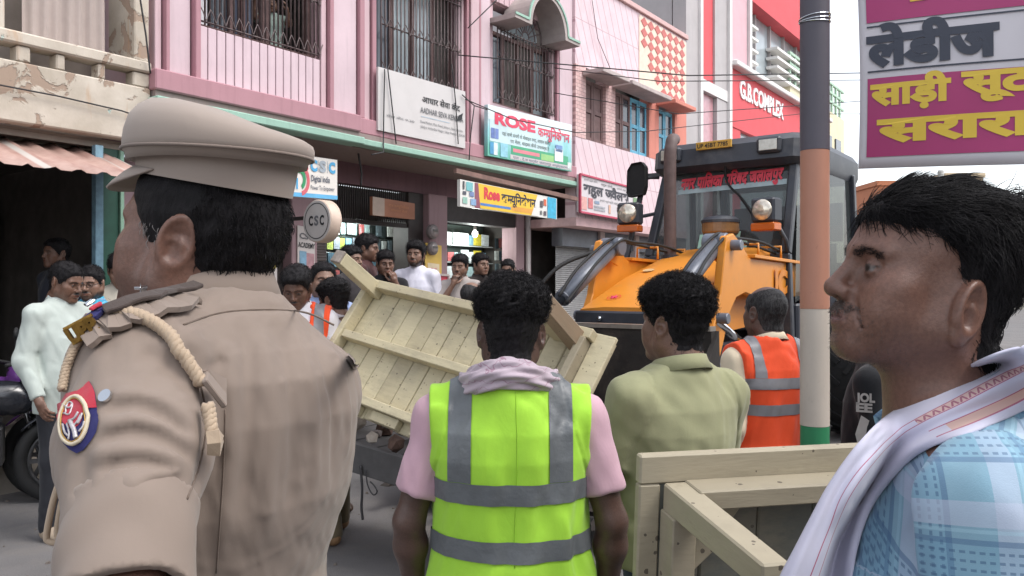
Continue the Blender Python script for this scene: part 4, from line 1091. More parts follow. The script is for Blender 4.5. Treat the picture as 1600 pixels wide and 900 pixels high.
# ------------------------------------------------------------------ grey and brick buildings behind
g = fempty('grey_tower', tx(1010, 30, 3) + S2, 3.0, label='pale blue-grey plastered block rising behind the tiled building', cat='building')
MB().box(0, fs(1082, 30, 3)[0] - fs(1010, 30, 3)[0], 0, 5, 0, 14).build('wall', painted('blue_grey_plaster', 'b4b8c4', .2), g)
g = fempty('brick_house', fs(955, 10, 2.2)[0], 2.2, label='bare brick wall glimpsed above the tiled roof', cat='building')
def rawbrick():
    t = NT('raw_brick'); v = t.n('TexBrick'); t.l(t.map((1, 1, 1), (R(90), 0, 0)), v.inputs['Vector']); v.inputs['Scale'].default_value = 3.4
    v.inputs['Color1'].default_value = (*lin('a07f6c'), 1); v.inputs['Color2'].default_value = (*lin('8d776a'), 1); v.inputs['Mortar'].default_value = (*lin('9d958c'), 1); v.inputs['Mortar Size'].default_value = .03
    t.col(v.outputs[0]); t.bump(v.outputs['Fac'], -.5, .01); t.set(Roughness=.9); return t.m
MB().box(0, fs(1003, 10, 2.2)[0] - fs(955, 10, 2.2)[0], 0, 2, 0, 9).build('wall', rawbrick(), g)

# ------------------------------------------------------------------ red shopping complex
S3 = E2; gb = fempty('shopping_complex', S3, label='red and white shopping complex with raised white letters', cat='building')
def cx(px, py=150, t=0.0): return fs(px, py, t)[0] - S3
M_RED = painted('red_cladding', 'd2545a', .15); M_WHT = painted('white_trim', 'd8d4d2', .15); M_GRYW = painted('grey_wall_strip', 'b0aaaa', .2); M_LOUV = mat('pale_louvre', 'e0ddd8', .5, .05)
zt = 13.0
zf0, zf1 = fs(1160, 205)[1], fs(1160, 116)[1]
zfr = fs(1105, 128)[1]
MB().box(0, cx(1091), .0, .3, 0, zt).build('wall', M_GRYW, gb)
MB().box(cx(1091), cx(1095), -.06, .3, 0, zt).build('trim', M_WHT, gb)
MB().box(cx(1095), cx(1115), .02, .3, zfr, zt).build('cladding_panel', M_RED, gb)
MB().box(cx(1095), cx(1136), -.05, .3, zfr - .25, zfr - .002).build('trim', M_WHT, gb)
MB().box(cx(1096), cx(1118), .06, .3, 0, zfr - .252).build('cladding_panel', mat('pink_glass_panel', 'b98a90', .25, .15), gb)
MB().box(cx(1115), cx(1134), -.03, .3, zfr, zt).box(cx(1118.5), cx(1134), -.03, .3, 0, zfr - .252).build('column', M_GRYW, gb)
MB().box(cx(1134), cx(1138), -.10, .3, 0, zt).build('trim', M_WHT, gb)
LG = 10.5
zl = fs(1142, 98)[1]
MB().box(cx(1138), LG, -.02, .3, zf0, zf1 - .002).build('fascia', M_RED, gb)
MB().box(cx(1138), LG, -.22, .3, zf1, zl + .02).build('ledge', M_WHT, gb, bevel=.02)
zwt = fs(1170, 2)[1]
MB().box(cx(1139), cx(1164), -.05, .3, zl + .022, zt).build('cladding_panel', painted('pale_rose_panel', 'cfa9b0', .15), gb)
MB().box(cx(1164.5), cx(1168), -.12, .3, zl + .022, zt).build('trim', M_WHT, gb)
wb = MB().box(cx(1168), LG, .28, .33, zl + .022, zwt).build('window_band', mat('pale_band_glass', '9fa8ac', .15, .15, 1), gb)
MB().box(cx(1168), LG, -.08, .3, zwt + .002, zt).build('cladding_panel', M_RED, gb)
nl = 4
for k in range(4):                            # short louvres at the left, long ones at the right, each a slat
    z = zl + .30 + (zwt - zl - .6) * k / 4.0
    MB().box(cx(1170), cx(1182), -.05, .26, z, z + .06).build('slat', M_LOUV, gb)
    z = zl + .35 + (zwt - zl - .8) * k / 4.0
    MB().box(cx(1212), LG - .5, -.05, .26, z, z + .07).build('slat', M_LOUV, gb)
for k in range(1, 6):
    x = cx(1168) + (LG - cx(1168)) * k / 6
    MB().box(x - .03, x + .03, .2, .279, zl + .023, zwt - .001).build('mullion', M_GRYW, gb)
w0 = fs(1158, 195)[1]
MB().box(cx(1157), LG, .1, .3, 3.0, zf0 - .002).build('window_band', mat('shop_band_glass', '8a9296', .15, .2, 1), gb)
MB().box(cx(1138), cx(1157) - .002, .0, .3, 0, zf0 - .002).build('cladding_panel', M_RED, gb)
MB().box(cx(1157), LG, .6, .8, 0, 2.98).build('wall', M_DARK, gb)
MB().box(cx(1157), LG, .1, .6, 2.9, 2.998).build('soffit', M_GRYW, gb)
for z in (zf0 - .28, zf0 - .62): MB().box(cx(1158), LG, -.03, .098, z, z + .09).build('slat', M_LOUV, gb)
MB().box(.02, LG, .331, 6, 0, zt).build('core', M_GRYW, gb)
Vt, Ft, adv = letters('G.B.COMPLEX', .03)
lx0, lx1 = cx(1156.5, 150, -.05), cx(1224.5, 175, -.05); zb_ = fs(1157, 153)[1]; hh = fs(1157, 126)[1] - zb_
sx = (lx1 - lx0) / (Vt[:, 0].max() - Vt[:, 0].min())
for ch, k in zip('G.B.COMPLEX', range(11)):   # raised letters, each one a piece
    c_, f_, a_ = _glyph(ch, .03)
    xo = sum(_glyph(c2, .03)[2] for c2 in 'G.B.COMPLEX'[:k])
    p_ = [(lx0 + (xo + v[0]) * sx, -.05, zb_ + v[1] / .7 * hh) for v in c_]
    me = bpy.data.meshes.new('letter'); me.from_pydata(p_, [], f_); me.update()
    o = link('letter', me, gb, mat('white_letter', 'e8e4e2', .4, .03)); md = o.modifiers.new('s', 'SOLIDIFY'); md.thickness = .09; md.offset = -1
# ------------------------------------------------------------------ far end of the street
yb = fempty('far_building', fs(1296, 200)[0], label='cream building with pale green balcony rail at the street end', cat='building')
L4 = fs(1319, 200)[0] - fs(1296, 200)[0]
M_CRM = painted('cream_paint', 'd8cfb0', .2)
zt4 = fs(1300, 176)[1]
MB().box(-4, L4, 0, 8, 0, zt4).build('wall', M_CRM, yb)
for z in (zt4 + .3, zt4 + .6, zt4 + .9): MB().box(-4, L4, 0, .08, z, z + .07).build('rail', mat('pale_green_rail', 'a9c4ae', .6), yb)
for k in range(12): MB().box(-4 + (L4 + 4) * k / 12, -4 + (L4 + 4) * k / 12 + .12, .01, .07, zt4 + .001, zt4 + .89).build('rail_post', mat('pale_green_rail', 'a9c4ae', .6), yb)
for k in range(3): MB().box(L4 - 3.4 + k * 1.1, L4 - 2.8 + k * 1.1, -.05, .02, zt4 - 2.2, zt4 - .8).build('window', M_GLASSD, yb)
for nm, px0, px1, py, Y, c, lab in (('far_building', 1372, 1406, 290, 42, 'b5714f', 'low orange-red brick building far down the street'), ('far_building', 1478, 1536, 277, 48, 'cbb798', 'sandy building far down the street behind the dark hair'), ('far_building', 1540, 1700, 330, 60, 'a8a39a', 'dull grey house far down the street at right')):
    a = P(px0, py, Y); b = P(px1, py, Y); o = empty('far_building', (a.x, Y, 0), 0, lab, 'building')
    MB().box(0, b.x - a.x, 0, 6, 0, a.z).build('wall', painted('far_' + c, c, .2), o); MB().box(-.1, b.x - a.x + .1, -.1, 6.1, a.z + .002, a.z + .25).build('parapet', painted('far2_' + c, c, .3), o)
    for k in range(3): MB().box((b.x - a.x) * (k + .3) / 3, (b.x - a.x) * (k + .7) / 3, -.03, .05, a.z - 2.0, a.z - .9).build('window', M_GLASSD, o)
fpole = empty('utility_pole', (P(1470, 400, 34).x, 34, 0), 0, 'slim pale utility pole far down the street', 'pole')
MB().tube([(0, 0, 0), (0, 0, 6.6)], [.16, .12], 12).build('shaft', mat('pale_pole', '9c9a96', .7), fpole, smooth=True)
MB().bar((-.9, 0, 6.2), (.9, 0, 6.2), .1, .12).build('crossarm', M_DARKB, fpole)

# ------------------------------------------------------------------ signs on the facade
def sign(name, p4, t, label, face, thick=.05, rim=None, cat='sign'):
    """p4 = (left px, top y, bottom y, right px, top y, bottom y)"""
    a, zt_ = fs(p4[0], p4[1], t); _, zb_ = fs(p4[0], p4[2], t); b, zt2 = fs(p4[3], p4[4], t); _, zb2 = fs(p4[3], p4[5], t)
    o = fempty(name, a, t, 0, label, cat); w = b - a
    MB().hexa([(0, 0, zb_), (w, 0, zb2), (w, thick, zb2), (0, thick, zb_), (0, 0, zt_), (w, 0, zt2), (w, thick, zt2), (0, thick, zt_)]).build('board', face, o)
    o2 = dict(o=o, w=w, zb=zb_, zt=zt_, zb2=zb2, zt2=zt2)
    def pt(u, v, d=.004): return Vector((w * u, -d, (zb_ + (zb2 - zb_) * u) + ((zt_ + (zt2 - zt_) * u) - (zb_ + (zb2 - zb_) * u)) * v))
    def txt(s, m_, u0, v0, u1, vh, bold=.012, name='lettering'):
        a_, b_ = pt(u0, v0), pt(u1, v0); ex = (b_ - a_); W = ex.length; ex.normalize()
        h = (pt(u0, v0 + vh) - pt(u0, v0)).length
        return write(s, m_, o, a_, ex, (0, 0, 1), W, h, bold, name, .003)
    def rect(m_, u0, u1, v0, v1, name='printed_panel', d=.004, sl=0.0):
        q = [pt(u0, v0, d), pt(u1, v0, d), pt(u1 + sl, v1, d), pt(u0 + sl, v1, d)]
        return MB().poly(q, [(0, 1, 2, 3)]).build(name, m_, o)
    if rim:
        mb = MB()
        for p_, q_ in ((pt(0, 0), pt(1, 0)), (pt(1, 0), pt(1, 1)), (pt(1, 1), pt(0, 1)), (pt(0, 1), pt(0, 0))): mb.bar(p_, q_, .03, .04, up=(0, 1, 0))
        mb.build('sign_frame', rim, o)
    return o, txt, rect, pt
M_GREY3 = mat('grey_print', '6b6b6e', .6, .1)
o, T, Rc, pt = sign('aadhar_sign', (591, 104, 203, 727, 143, 232), -.06, 'large white service centre banner below the middle barred window', M_WHITE, .03)
T('आधार सेवा केंद', M_BLACKT, .47, .62, .93, .10, .012)
T('AADHAR SEVA KENDRA', M_GREY3, .45, .44, .97, .095, .012); Rc(mat('pale_blue_line', 'a9bcc9', .6), .46, .80, .375, .385)
T('Rose Market, Main Road, Jalalpur, Near Junction', M_GREY3, .45, .27, .96, .045, .0); T('Jalalpur Ambedkar Nagar, Uttar Pradesh - 224149', M_GREY3, .45, .19, .99, .045, .0)
T('सेवा केंद 9:30', M_GREY3, .08, .24, .38, .035, .0)
MB().prism([(0, 0), (.10, .03), (.13, .13), (.04, .08)], pt(.885, .44), (1, 0, 0), (0, 0, 1), (0, -1, 0), .004).build('torn_flap', M_BLACKT, o)
# rose communication, upper board
def rosebg():
    t = NT('teal_print'); x = t.sep(t.co('Generated')); n = t.noise(2.6, 5, dist=.6)
    a = t.ramp(t.math('ADD', t.math('MULTIPLY', n, .6), t.math('MULTIPLY', t.math('SUBTRACT', 1.0, x[2]), .5)), [(.35, lin('cfe0e2')), (.55, lin('8fc9cf')), (.75, lin('5fae9a'))])
    t.col(a); t.set(Roughness=.35); return t.m
o, T, Rc, pt = sign('shop_sign', (762, 163, 243, 893, 195, 268), -.10, 'teal and white shop board with pink ROSE lettering', rosebg(), .06)
Rc(mat('pale_print', 'd6e2e4', .4, .08, 3), .0, 1.0, .72, 1.0, d=.003); Rc(mat('pale_print2', 'c3d9dc', .4, .12, 3), .02, .68, .30, .73, d=.0035)
M_PNK = mat('pink_print', 'd9405e', .5, .08); M_SALM = mat('salmon_print', 'd9808a', .5, .1)
T('ROSE', M_PNK, .07, .66, .53, .22, .05); T('कम~यूिनकेशन', M_PNK, .56, .60, .97, .19, .02)
T('यहां सभी कंपनी के मोबाइल नगद, आसान किस्त', mat('dark_green_print', '4d5a52', .6), .15, .46, .72, .07, .0); T('पर मेला, साइबर कैफे उपलब्ध है', mat('dark_green_print', '4d5a52', .6), .24, .34, .70, .07, .0)
Rc(mat('green_print', '48a37a', .5, .1), .25, .95, .12, .30); Rc(M_SALM, .27, .58, .17, .24, d=.006); Rc(mat('lime_print', '93c47c', .5, .1), .60, .76, .12, .25, d=.006)
Rc(M_WHITE, .24, .995, .02, .11, d=.005); T('पता - दे.ज मार्केट जलालपुर अम्बेडकरनगर', mat('navy_print', '39456a', .6), .27, .035, .97, .05, .0)
for u0, u1, v0, v1, c in ((.03, .07, .36, .56, '5a6fa8'), (.075, .11, .36, .56, '6a7fb8'), (.02, .06, .04, .28, '3f8fb8'), (.06, .1, .04, .28, 'd0dce0'), (.13, .21, .03, .30, '88c0cf'), (.77, .88, .16, .42, 'dfe3e6'), (.78, .87, .36, .50, '6d8fc0'), (.94, .99, .05, .18, 'c9d8d0')):
    Rc(mat('print_' + c, c, .4, .2, 14), u0, u1, v0, v1, d=.008)
# rose communication, lower yellow board
o, T, Rc, pt = sign('shop_sign', (719, 280, 322, 870, 310, 343), -.35, 'yellow shop board with red Rose lettering above the right-hand shop', mat('white_flex', 'd9d6d0', .4, .06, 3), .05)
Rc(mat('yellow_print', 'e3b92c', .45, .06), .13, .78, .02, .98, sl=.0); MB().poly([pt(.16, .98, .006), pt(.13, .98, .006), pt(.13, .02, .006), pt(.18, .02, .006)][::1], [(0, 1, 2, 3)]).build('printed_panel', mat('maroon_print', '8a4a5a', .5), o)
MB().poly([pt(.70, .02, .007), pt(.79, .02, .007), pt(.79, .98, .007), pt(.77, .98, .007)], [(0, 1, 2, 3)]).build('printed_panel', mat('white_flex', 'd9d6d0', .4, .06, 3), o)
T('Rose', M_REDT, .215, .44, .37, .42, .05); T('कम~यूिनकेशन', mat('navy_black_print', '20243a', .6), .385, .40, .75, .36, .025)
Rc(mat('blue_strip', '4a79b8', .5), .18, .48, .14, .24, d=.006); Rc(mat('orange_strip', 'd99a3a', .5), .49, .72, .10, .30, d=.006)
Rc(mat('cyan_print', '2fa5c8', .45, .25, 12), .885, .99, .02, .98, d=.006)
for u0, u1, v0, v1, c in ((.02, .035, .65, .95, '3a3a40'), (.05, .11, .62, .95, '6fb0b4'), (.02, .05, .45, .58, '4a4a55'), (.08, .12, .42, .60, '6d7fa8'), (.02, .06, .12, .36, '8fb8a8'), (.09, .14, .10, .34, '7f9fc0'), (.80, .83, .45, .75, '4a4045'), (.84, .87, .55, .85, 'd0603a'), (.80, .82, .12, .3, '6a6a6a'), (.84, .87, .1, .3, '50404a')):
    Rc(mat('print_' + c, c, .4, .2, 14), u0, u1, v0, v1, d=.009)
MB().bar((-.1, .0, fs(705, 268, -.35)[1] + .02), (pt(1.25, 1).x, .0, pt(1.25, 1).z + .05), .05, .06).build('support_bar', mat('rusty_bar', '7a5d54', .7, .3), o)
# csc board and csc round lightbox
o, T, Rc, pt = sign('csc_board', (395, 231, 302, 527, 250, 312), .0, 'white CSC Digital India board beside the peaked cap', mat('cream_white_board', 'd9d3cc', .5, .05, 2), .07)
Rc(mat('sky_blue_print', '5fa8d2', .5), .0, 1, .0, .10)
M_CB = mat('csc_blue', '4a9cc8', .5); M_CG = mat('csc_grey', '9aa2aa', .5)
for s_, u, m_ in (('C', .655, M_CB), ('S', .765, M_CG), ('C', .885, M_CB)): T(s_, m_, u, .66, u + .085, .25, .06)
for u in (.75, .868): Rc(M_CG, u, u + .006, .64, .93)
T('Digital India', mat('dark_blue_print', '3a4458', .5), .665, .40, .90, .15, .012); T('Power To Empower', mat('dark_blue_print', '3a4458', .5), .66, .20, .96, .11, .0)
T('सरकट', mat('green_letter', '2f8a5a', .5), .0, .42, .38, .22, .03); T('भारत', M_BLACKT, .22, .20, .34, .08, .0); Rc(M_REDT, .55, .63, .66, .82)
mb = MB()
def arcp(c0, r0, r1, a0, a1, m_, nm):
    q = []; n = 14
    for i in range(n + 1):
        a_ = R(a0 + (a1 - a0) * i / n); q += [c0 + Vector((r0 * math.cos(a_) * .75, 0, r0 * math.sin(a_))), c0 + Vector((r1 * math.cos(a_) * .75, 0, r1 * math.sin(a_)))]
    MB().poly(q, [(2 * i, 2 * i + 1, 2 * i + 3, 2 * i + 2) for i in range(n)]).build('printed_swirl', m_, o)
arcp(pt(.535, .40, .006), .12, .17, -80, 100, mat('swirl_red', 'c9606a', .5), 'a'); arcp(pt(.52, .42, .007), .07, .12, -60, 120, mat('green_letter', '2f8a5a', .5), 'b')
Rc(M_CB, .485, .505, .18, .44, d=.006)
s_, z_ = fs(501, 346, -.1)
o = fempty('round_sign', s_, -.12, z_, 'round white CSC lightbox sticking out over the poster pier', 'sign')
r_ = .235
MB().cyl((-.07, 0, 0), (.09, 0, 0), r_, 40).build('lightbox_drum', mat('cream_drum', 'cdb7a6', .5, .08), o, bevel=.012, smooth=True)
def ring(mb, x, r0, r1, n=40):
    q = []
    for i in range(n): 
        a_ = 2 * math.pi * i / n; q += [(x, r0 * math.cos(a_), r0 * math.sin(a_)), (x, r1 * math.cos(a_), r1 * math.sin(a_))]
    return mb.poly(q, [(2 * i, 2 * i + 1, (2 * i + 3) % (2 * n), (2 * i + 2) % (2 * n)) for i in range(n)])
MB().cyl((-.0705, 0, 0), (-.074, 0, 0), r_ * .95, 40).build('sign_face', mat('white_acrylic', 'bdb7b3', .35, .05), o)
ring(MB(), -.0765, r_ * .80, r_ * .84).build('printed_ring', M_BLACKT, o)
for ch_, y_, m_ in (('C', .125, M_BLACKT), ('S', .035, M_GREY3), ('C', -.055, M_BLACKT)): write(ch_, m_, o, (-.074, y_, -.045), (0, -1, 0), (0, 0, 1), .07, .10, .035, off=.004)
MB().bar((.0, .12, .05), (.0, .95, .05), .04, .04).build('bracket', M_DARKB, o)
# posters on the pier (academy) and by the shop
o, T, Rc, pt = sign('poster', (465, 352, 450, 492, 357, 452), TG - .07, 'tall CSC ACADEMY poster on the pier beside the shutter', mat('poster_paper', 'cfc6c2', .6, .06), .01, cat='poster')
T('CSC', M_GREY3, .1, .80, .9, .09, .03); T('ACADEMY', M_BLACKT, .02, .66, .98, .08, .02); Rc(mat('poster_blue', '7fa6bf', .5, .3, 9), .1, .5, .28, .60); Rc(mat('poster_rose', 'b58a90', .5, .3, 9), .5, .95, .25, .58); T('BFSI', M_BLACKT, .25, .10, 1.0, .13, .03); Rc(M_REDT, .4, 1, .02, .07)
o, T, Rc, pt = sign('poster', (412, 366, 470, 433, 370, 470), .85, 'tall white notice board with green emblem behind the officer', mat('poster_paper', 'cfc6c2', .6, .06), .02, cat='poster')
Rc(mat('green_print', '48a37a', .5, .1), .2, .8, .62, .80); Rc(mat('yellow_soft', 'cdbb62', .5), .3, .9, .50, .56); Rc(M_BLACKT, .3, .8, .28, .38); Rc(mat('blue_strip', '4a79b8', .5), .3, .9, .02, .12)
o, T, Rc, pt = sign('poster', (664, 379, 470, 690, 384, 470), TG - .135, 'yellow and white Rose poster below the electric meters', mat('yellow_poster', 'd9b65a', .6, .08), .01, cat='poster')
Rc(mat('cream_poster', 'e0cfae', .6), .15, .85, .38, .66); T('RC', M_SALM, .35, .50, .7, .08, .02); T('Rose', M_REDT, .08, .20, .95, .13, .04)
o, T, Rc, pt = sign('shop_placard', (664, 428, 480, 700, 430, 480), TG - .55, 'red placard with white lettering at the shop entrance', mat('red_placard', 'c23a4e', .5, .06), .04, rim=mat('pale_frame', 'b9a8a4', .5))
T('मोबाईल', M_WHITE, .15, .48, .92, .22, .03); Rc(M_WHITE, .0, .12, .5, .75)
o, T, Rc, pt = sign('shop_sign', (582, 307, 336, 648, 318, 343), TG - .30, 'faded brown and cream board over the left-hand phone shop', mat('brown_board', 'a06a50', .5, .15, 3), .05)
Rc(mat('faded_cream', 'b5a192', .5, .1), .0, .27, .0, 1); T('रोज कम~यूिनकेशन', mat('faded_orange', 'c48a62', .5), .36, .58, .85, .14, .0); T('मोबाइल सेंटर', mat('faded_orange', 'c48a62', .5), .42, .34, .80, .12, .0)
# jeweller sign
o, T, Rc, pt = sign('jeweller_sign', (906, 272, 331, 1001, 297, 348), -.14, 'white jeweller board with red edge on the tiled wall', mat('white_flex2', 'c8c0c2', .4, .06, 3), .06, rim=mat('crimson_edge', 'b8405a', .5))
T('राहुल ज~वैलरस^'.replace('रस^', 'स^'), mat('charcoal_print', '3c3a42', .5), .05, .54, .79, .24, .035)
T('हमारे यहां सोने', M_GREY3, .06, .87, .26, .05, .0); T('राहुल सोनी', M_GREY3, .32, .84, .50, .06, .0); T('हमारे यहां चांदी', M_GREY3, .58, .84, .82, .05, .0)
T('हमारे यहां सोने चांदी के आभूषण मिलते हैं', M_GREY3, .30, .39, .90, .055, .0)
for u0, u1, v0, v1, c in ((.02, .1, .08, .42, 'cf9a92'), (.12, .19, .14, .42, 'c06a6c'), (.22, .29, .30, .38, '7f8fa8'), (.21, .38, .12, .17, '9a9aa0'), (.21, .38, .20, .25, '9a9aa0'), (.44, .47, .10, .34, 'c99a80'), (.58, .66, .20, .32, 'c47a6a'), (.72, .78, .1, .34, 'c9a08a'), (.82, .88, .1, .3, 'c08a80'), (.86, .93, .50, .72, '6a8a62'), (.93, .97, .48, .66, 'b05a52')):
    Rc(mat('print_' + c, c, .4, .2, 14), u0, u1, v0, v1, d=.008)
# yellow-red-green board low on the tiled building, seen through the machine
o, T, Rc, pt = sign('shop_sign', (1000, 318, 350, 1056, 324, 352), .10, 'yellow, red and green shop board half hidden behind the excavator', mat('yellow_print', 'e3b92c', .45, .06), .05)
Rc(mat('red_strip', 'c8452f', .5), 0, 1, .25, .5); Rc(mat('green_strip', '3f9a6a', .5), 0, 1, .0, .25, d=.006); T('राजा टेलर्स', M_REDT, .1, .6, .8, .25, .03)

# ------------------------------------------------------------------ cables over the street
M_CAB = mat('black_cable', '2a282a', .6)
def cable(pts, r_, label, sag=0.0, n=10):
    pts = [Vector(p) for p in pts]; out = []
    for i in range(len(pts) - 1):
        for k in range(n):
            t_ = k / n; v = pts[i].lerp(pts[i + 1], t_); v.z -= sag * 4 * t_ * (1 - t_); out.append(v)
    out.append(pts[-1]); b0 = out[0].copy()
    o = MB().tube([p - b0 for p in out], r_, 6).build('overhead_cable', M_CAB, None, smooth=True); o.location = b0
    return tag(o, label, 'cable')
cable([fp(fs(716, 86, -.2)[0], -.2, fs(716, 86, -.2)[1]), P(1075, 118, 10), P(1345, 114, 12), P(1700, 90, 13)], .008, 'thin black cable crossing from the middle window to the street end')
cable([fp(fs(866, 106, -.1)[0], -.1, fs(866, 106, -.1)[1]), P(1030, 127, 11), P(1345, 125, 13), P(1700, 118, 14)], .007, 'thin black cable just above the brown shutters')
cable([fp(fs(865, 145, -.1)[0], -.1, fs(865, 145, -.1)[1]), P(1060, 178, 12), P(1345, 158, 16), P(1700, 140, 18)], .007, 'thin cable passing below the brown shutter lintels')
cable([fp(fs(727, 155, -.14)[0], -.14, fs(727, 155, -.14)[1]), fp(fs(800, 186, -.2)[0], -.2, fs(800, 186, -.2)[1]), P(900, 207, 12), P(1010, 205, 13), P(1250, 178, 16), P(1345, 178, 17)], .007, 'cable sagging across the teal ROSE board')
cable([fp(fs(782, -6, -.3)[0], -.3, fs(782, -6, -.3)[1]), fp(fs(731, 44, -.1)[0], -.1, fs(731, 44, -.1)[1])], .008, 'cable dropping to the hood of the middle window')
cable([fp(fs(218, -8, -.1)[0], -.1, fs(218, -8, -.1)[1]), fp(fs(228, 55, -.08)[0], -.08, fs(228, 55, -.08)[1]), fp(fs(235, 115, -.05)[0], -.05, fs(235, 115, -.05)[1])], .008, 'cable hanging down the corner of the old building')
cable([fp(fs(-20, 129, -.04)[0], -.04, fs(-20, 129, -.04)[1]), fp(fs(90, 150, -.04)[0], -.04, fs(90, 150, -.04)[1]), fp(fs(190, 173, -.04)[0], -.04, fs(190, 173, -.04)[1]), fp(fs(240, 190, -.04)[0], -.04, fs(240, 190, -.04)[1])], .007, 'thin wire along the peeling parapet of the old building')
for q, lab in ((((601, 108), (600, 160), (599, 222), (590, 236), (571, 240)), 'dark cable hanging down the left edge of the white banner'), (((606, 108), (612, 160), (619, 225)), 'thin cable slanting across the left part of the white banner'),
               (((706, 100), (712, 160), (716, 225)), 'cable hanging across the right end of the white banner'), (((722, 148), (741, 165), (770, 174)), 'knotted cable at the right edge of the white banner'),
               (((741, 166), (735, 215), (733, 250)), 'cable hanging beside the teal board')):
    cable([fp(fs(x, y, -.09)[0], -.09 if i < 3 else -.19, fs(x, y, -.09 if i < 3 else -.19)[1]) for i, (x, y) in enumerate(q)], .008, lab, n=4)
cable([fp(fs(925, 0, -.05)[0], -.05, fs(925, 0, -.05)[1]), fp(fs(934, 60, -.05)[0], -.05, fs(934, 60, -.05)[1]), fp(fs(953, 106, -.05)[0], -.05, fs(953, 106, -.05)[1])], .006, 'thin cable hanging on the pink tiles', n=4)
cable([fp(fs(560, 238, .2)[0], .2, 3.22), fp(fs(565, 262, .3)[0], .3, 3.0), fp(fs(564, 282, .3)[0], .3, 2.85)], .012, 'cable loop hanging under the mint ledge', n=4)
# ------------------------------------------------------------------ excavator (backhoe loader), front towards the photographer
TH = R(37)
EX = empty('backhoe_loader', (2.30, 8.30, 0), math.pi - TH, 'large orange backhoe loader with dark cab and raised loader arms', 'excavator')
def orangep():
    t = NT('orange_machine_paint'); c = lin('db8c2c')
    a = t.ramp(t.noise(2.5, 6), [(.3, tuple(x * .88 for x in c)), (.7, c)])
    d = t.ramp(t.noise(7, 9, rough=.75), [(.55, (0,) * 3), (.8, (.55,) * 3)]); a = t.mix(d, a, lin('a9834f'))
    s_ = t.ramp(t.noise(30, 5, rough=.8), [(.70, (0,) * 3), (.74, (.8,) * 3)]); a = t.mix(s_, a, lin('7a4f2a'))
    t.col(a); t.bump(t.noise(8, 3), .08, .01); t.set(Roughness=.42); return t.m
M_OR = orangep(); M_CAB2 = mat('charcoal_cab_paint', '33363e', .45, .15, 4, dirt=.35, dirtc=(.16, .15, .14)); M_BLK = mat('black_rubber', '1c1c1d', .75, .2, 12, .2)
M_GREYS = mat('grey_cylinder_paint', '6a6f7a', .4, .15, 6, metal=.2, dirt=.3, dirtc=(.2, .18, .16)); M_CHR = mat('chrome_rod', 'cfd3d8', .15, .05, metal=1); M_RUST = mat('worn_bucket_steel', '2e2926', .8, .35, 7, .3, 40, metal=.1, dirt=.5, dirtc=(.12, .09, .07))
M_STK = mat('brown_exhaust', '5b4a47', .6, .2, 14, .2)
def glassmat(name, c, a):
    t = NT(name); n = t.noise(3, 6); t.b.inputs['Base Color'].default_value = (*c, 1)
    tr = t.n('BsdfTransparent'); tr.inputs[0].default_value = (.52, .57, .57, 1); mx = t.n('MixShader')
    mx.inputs[0].default_value = a; t.l(tr.outputs[0], mx.inputs[1]); t.l(t.b.outputs[0], mx.inputs[2]); t.l(mx.outputs[0], t.t.nodes['Material Output'].inputs[0])
    t.set(Roughness=.06); t.b.inputs['Specular IOR Level'].default_value = .9; return t.m
M_WIND = glassmat('cab_glass', (.095, .105, .108), .48)  # grey base colour stands in for hazy reflections on the glass
def V3(lat, L, z): return Vector((-lat, L, z))
# chassis, axles and wheels
MB().box(-.42, .42, -2.2, 2.35, .55, 1.12).box(-.40, .40, 2.353, 2.55, .6, 1.0).build('chassis', M_CAB2, EX, bevel=.02)
for y, r_, w, xx in ((1.75, .48, .32, .82), (-1.35, .78, .46, .92)):
    MB().cyl((-xx, y, r_), (xx, y, r_), .10, 14).build('axle', M_CAB2, EX)
    for sx_ in (1, -1):
        mb = MB(); n = 44; rr = []
        for o_, k in ((-.5, .72), (-.5, .93), (-.42, 1.0), (.42, 1.0), (.5, .93), (.5, .72)):
            rr.append([Vector((sx_ * xx + o_ * w, y + r_ * k * math.cos(2 * math.pi * i / n), r_ + r_ * k * math.sin(2 * math.pi * i / n))) for i in range(n)])
        mb.rings(rr, (False, False))
        for i in range(22):
            a_ = 2 * math.pi * i / 22
            for sd in (1, -1):
                c_ = Vector((sx_ * xx, y, r_)); rad = Vector((0, math.cos(a_ + (.07 if sd > 0 else -.07)), math.sin(a_ + (.07 if sd > 0 else -.07))))
                rad2 = Vector((0, math.cos(a_ + .28), math.sin(a_ + .28)))
                mb.bar(c_ + rad * r_ * 1.0 + Vector((sd * .03, 0, 0)), c_ + rad2 * r_ * 1.0 + Vector((sd * w * .48, 0, 0)), .05, .05, up=rad)
        ty = mb.build('wheel', M_BLK, EX)
        mb = MB().cyl((sx_ * xx - sx_ * w * .1, y, r_), (sx_ * xx + sx_ * w * .38, y, r_), r_ * .70, 26, r_ * .55); mb.cyl((sx_ * (xx + w * .38), y, r_), (sx_ * (xx + w * .5), y, r_), .12, 14)
        mb.build('rim', mat('cream_rim', 'c9b58a', .5, .15, 6, dirt=.5), ty, bevel=.008)
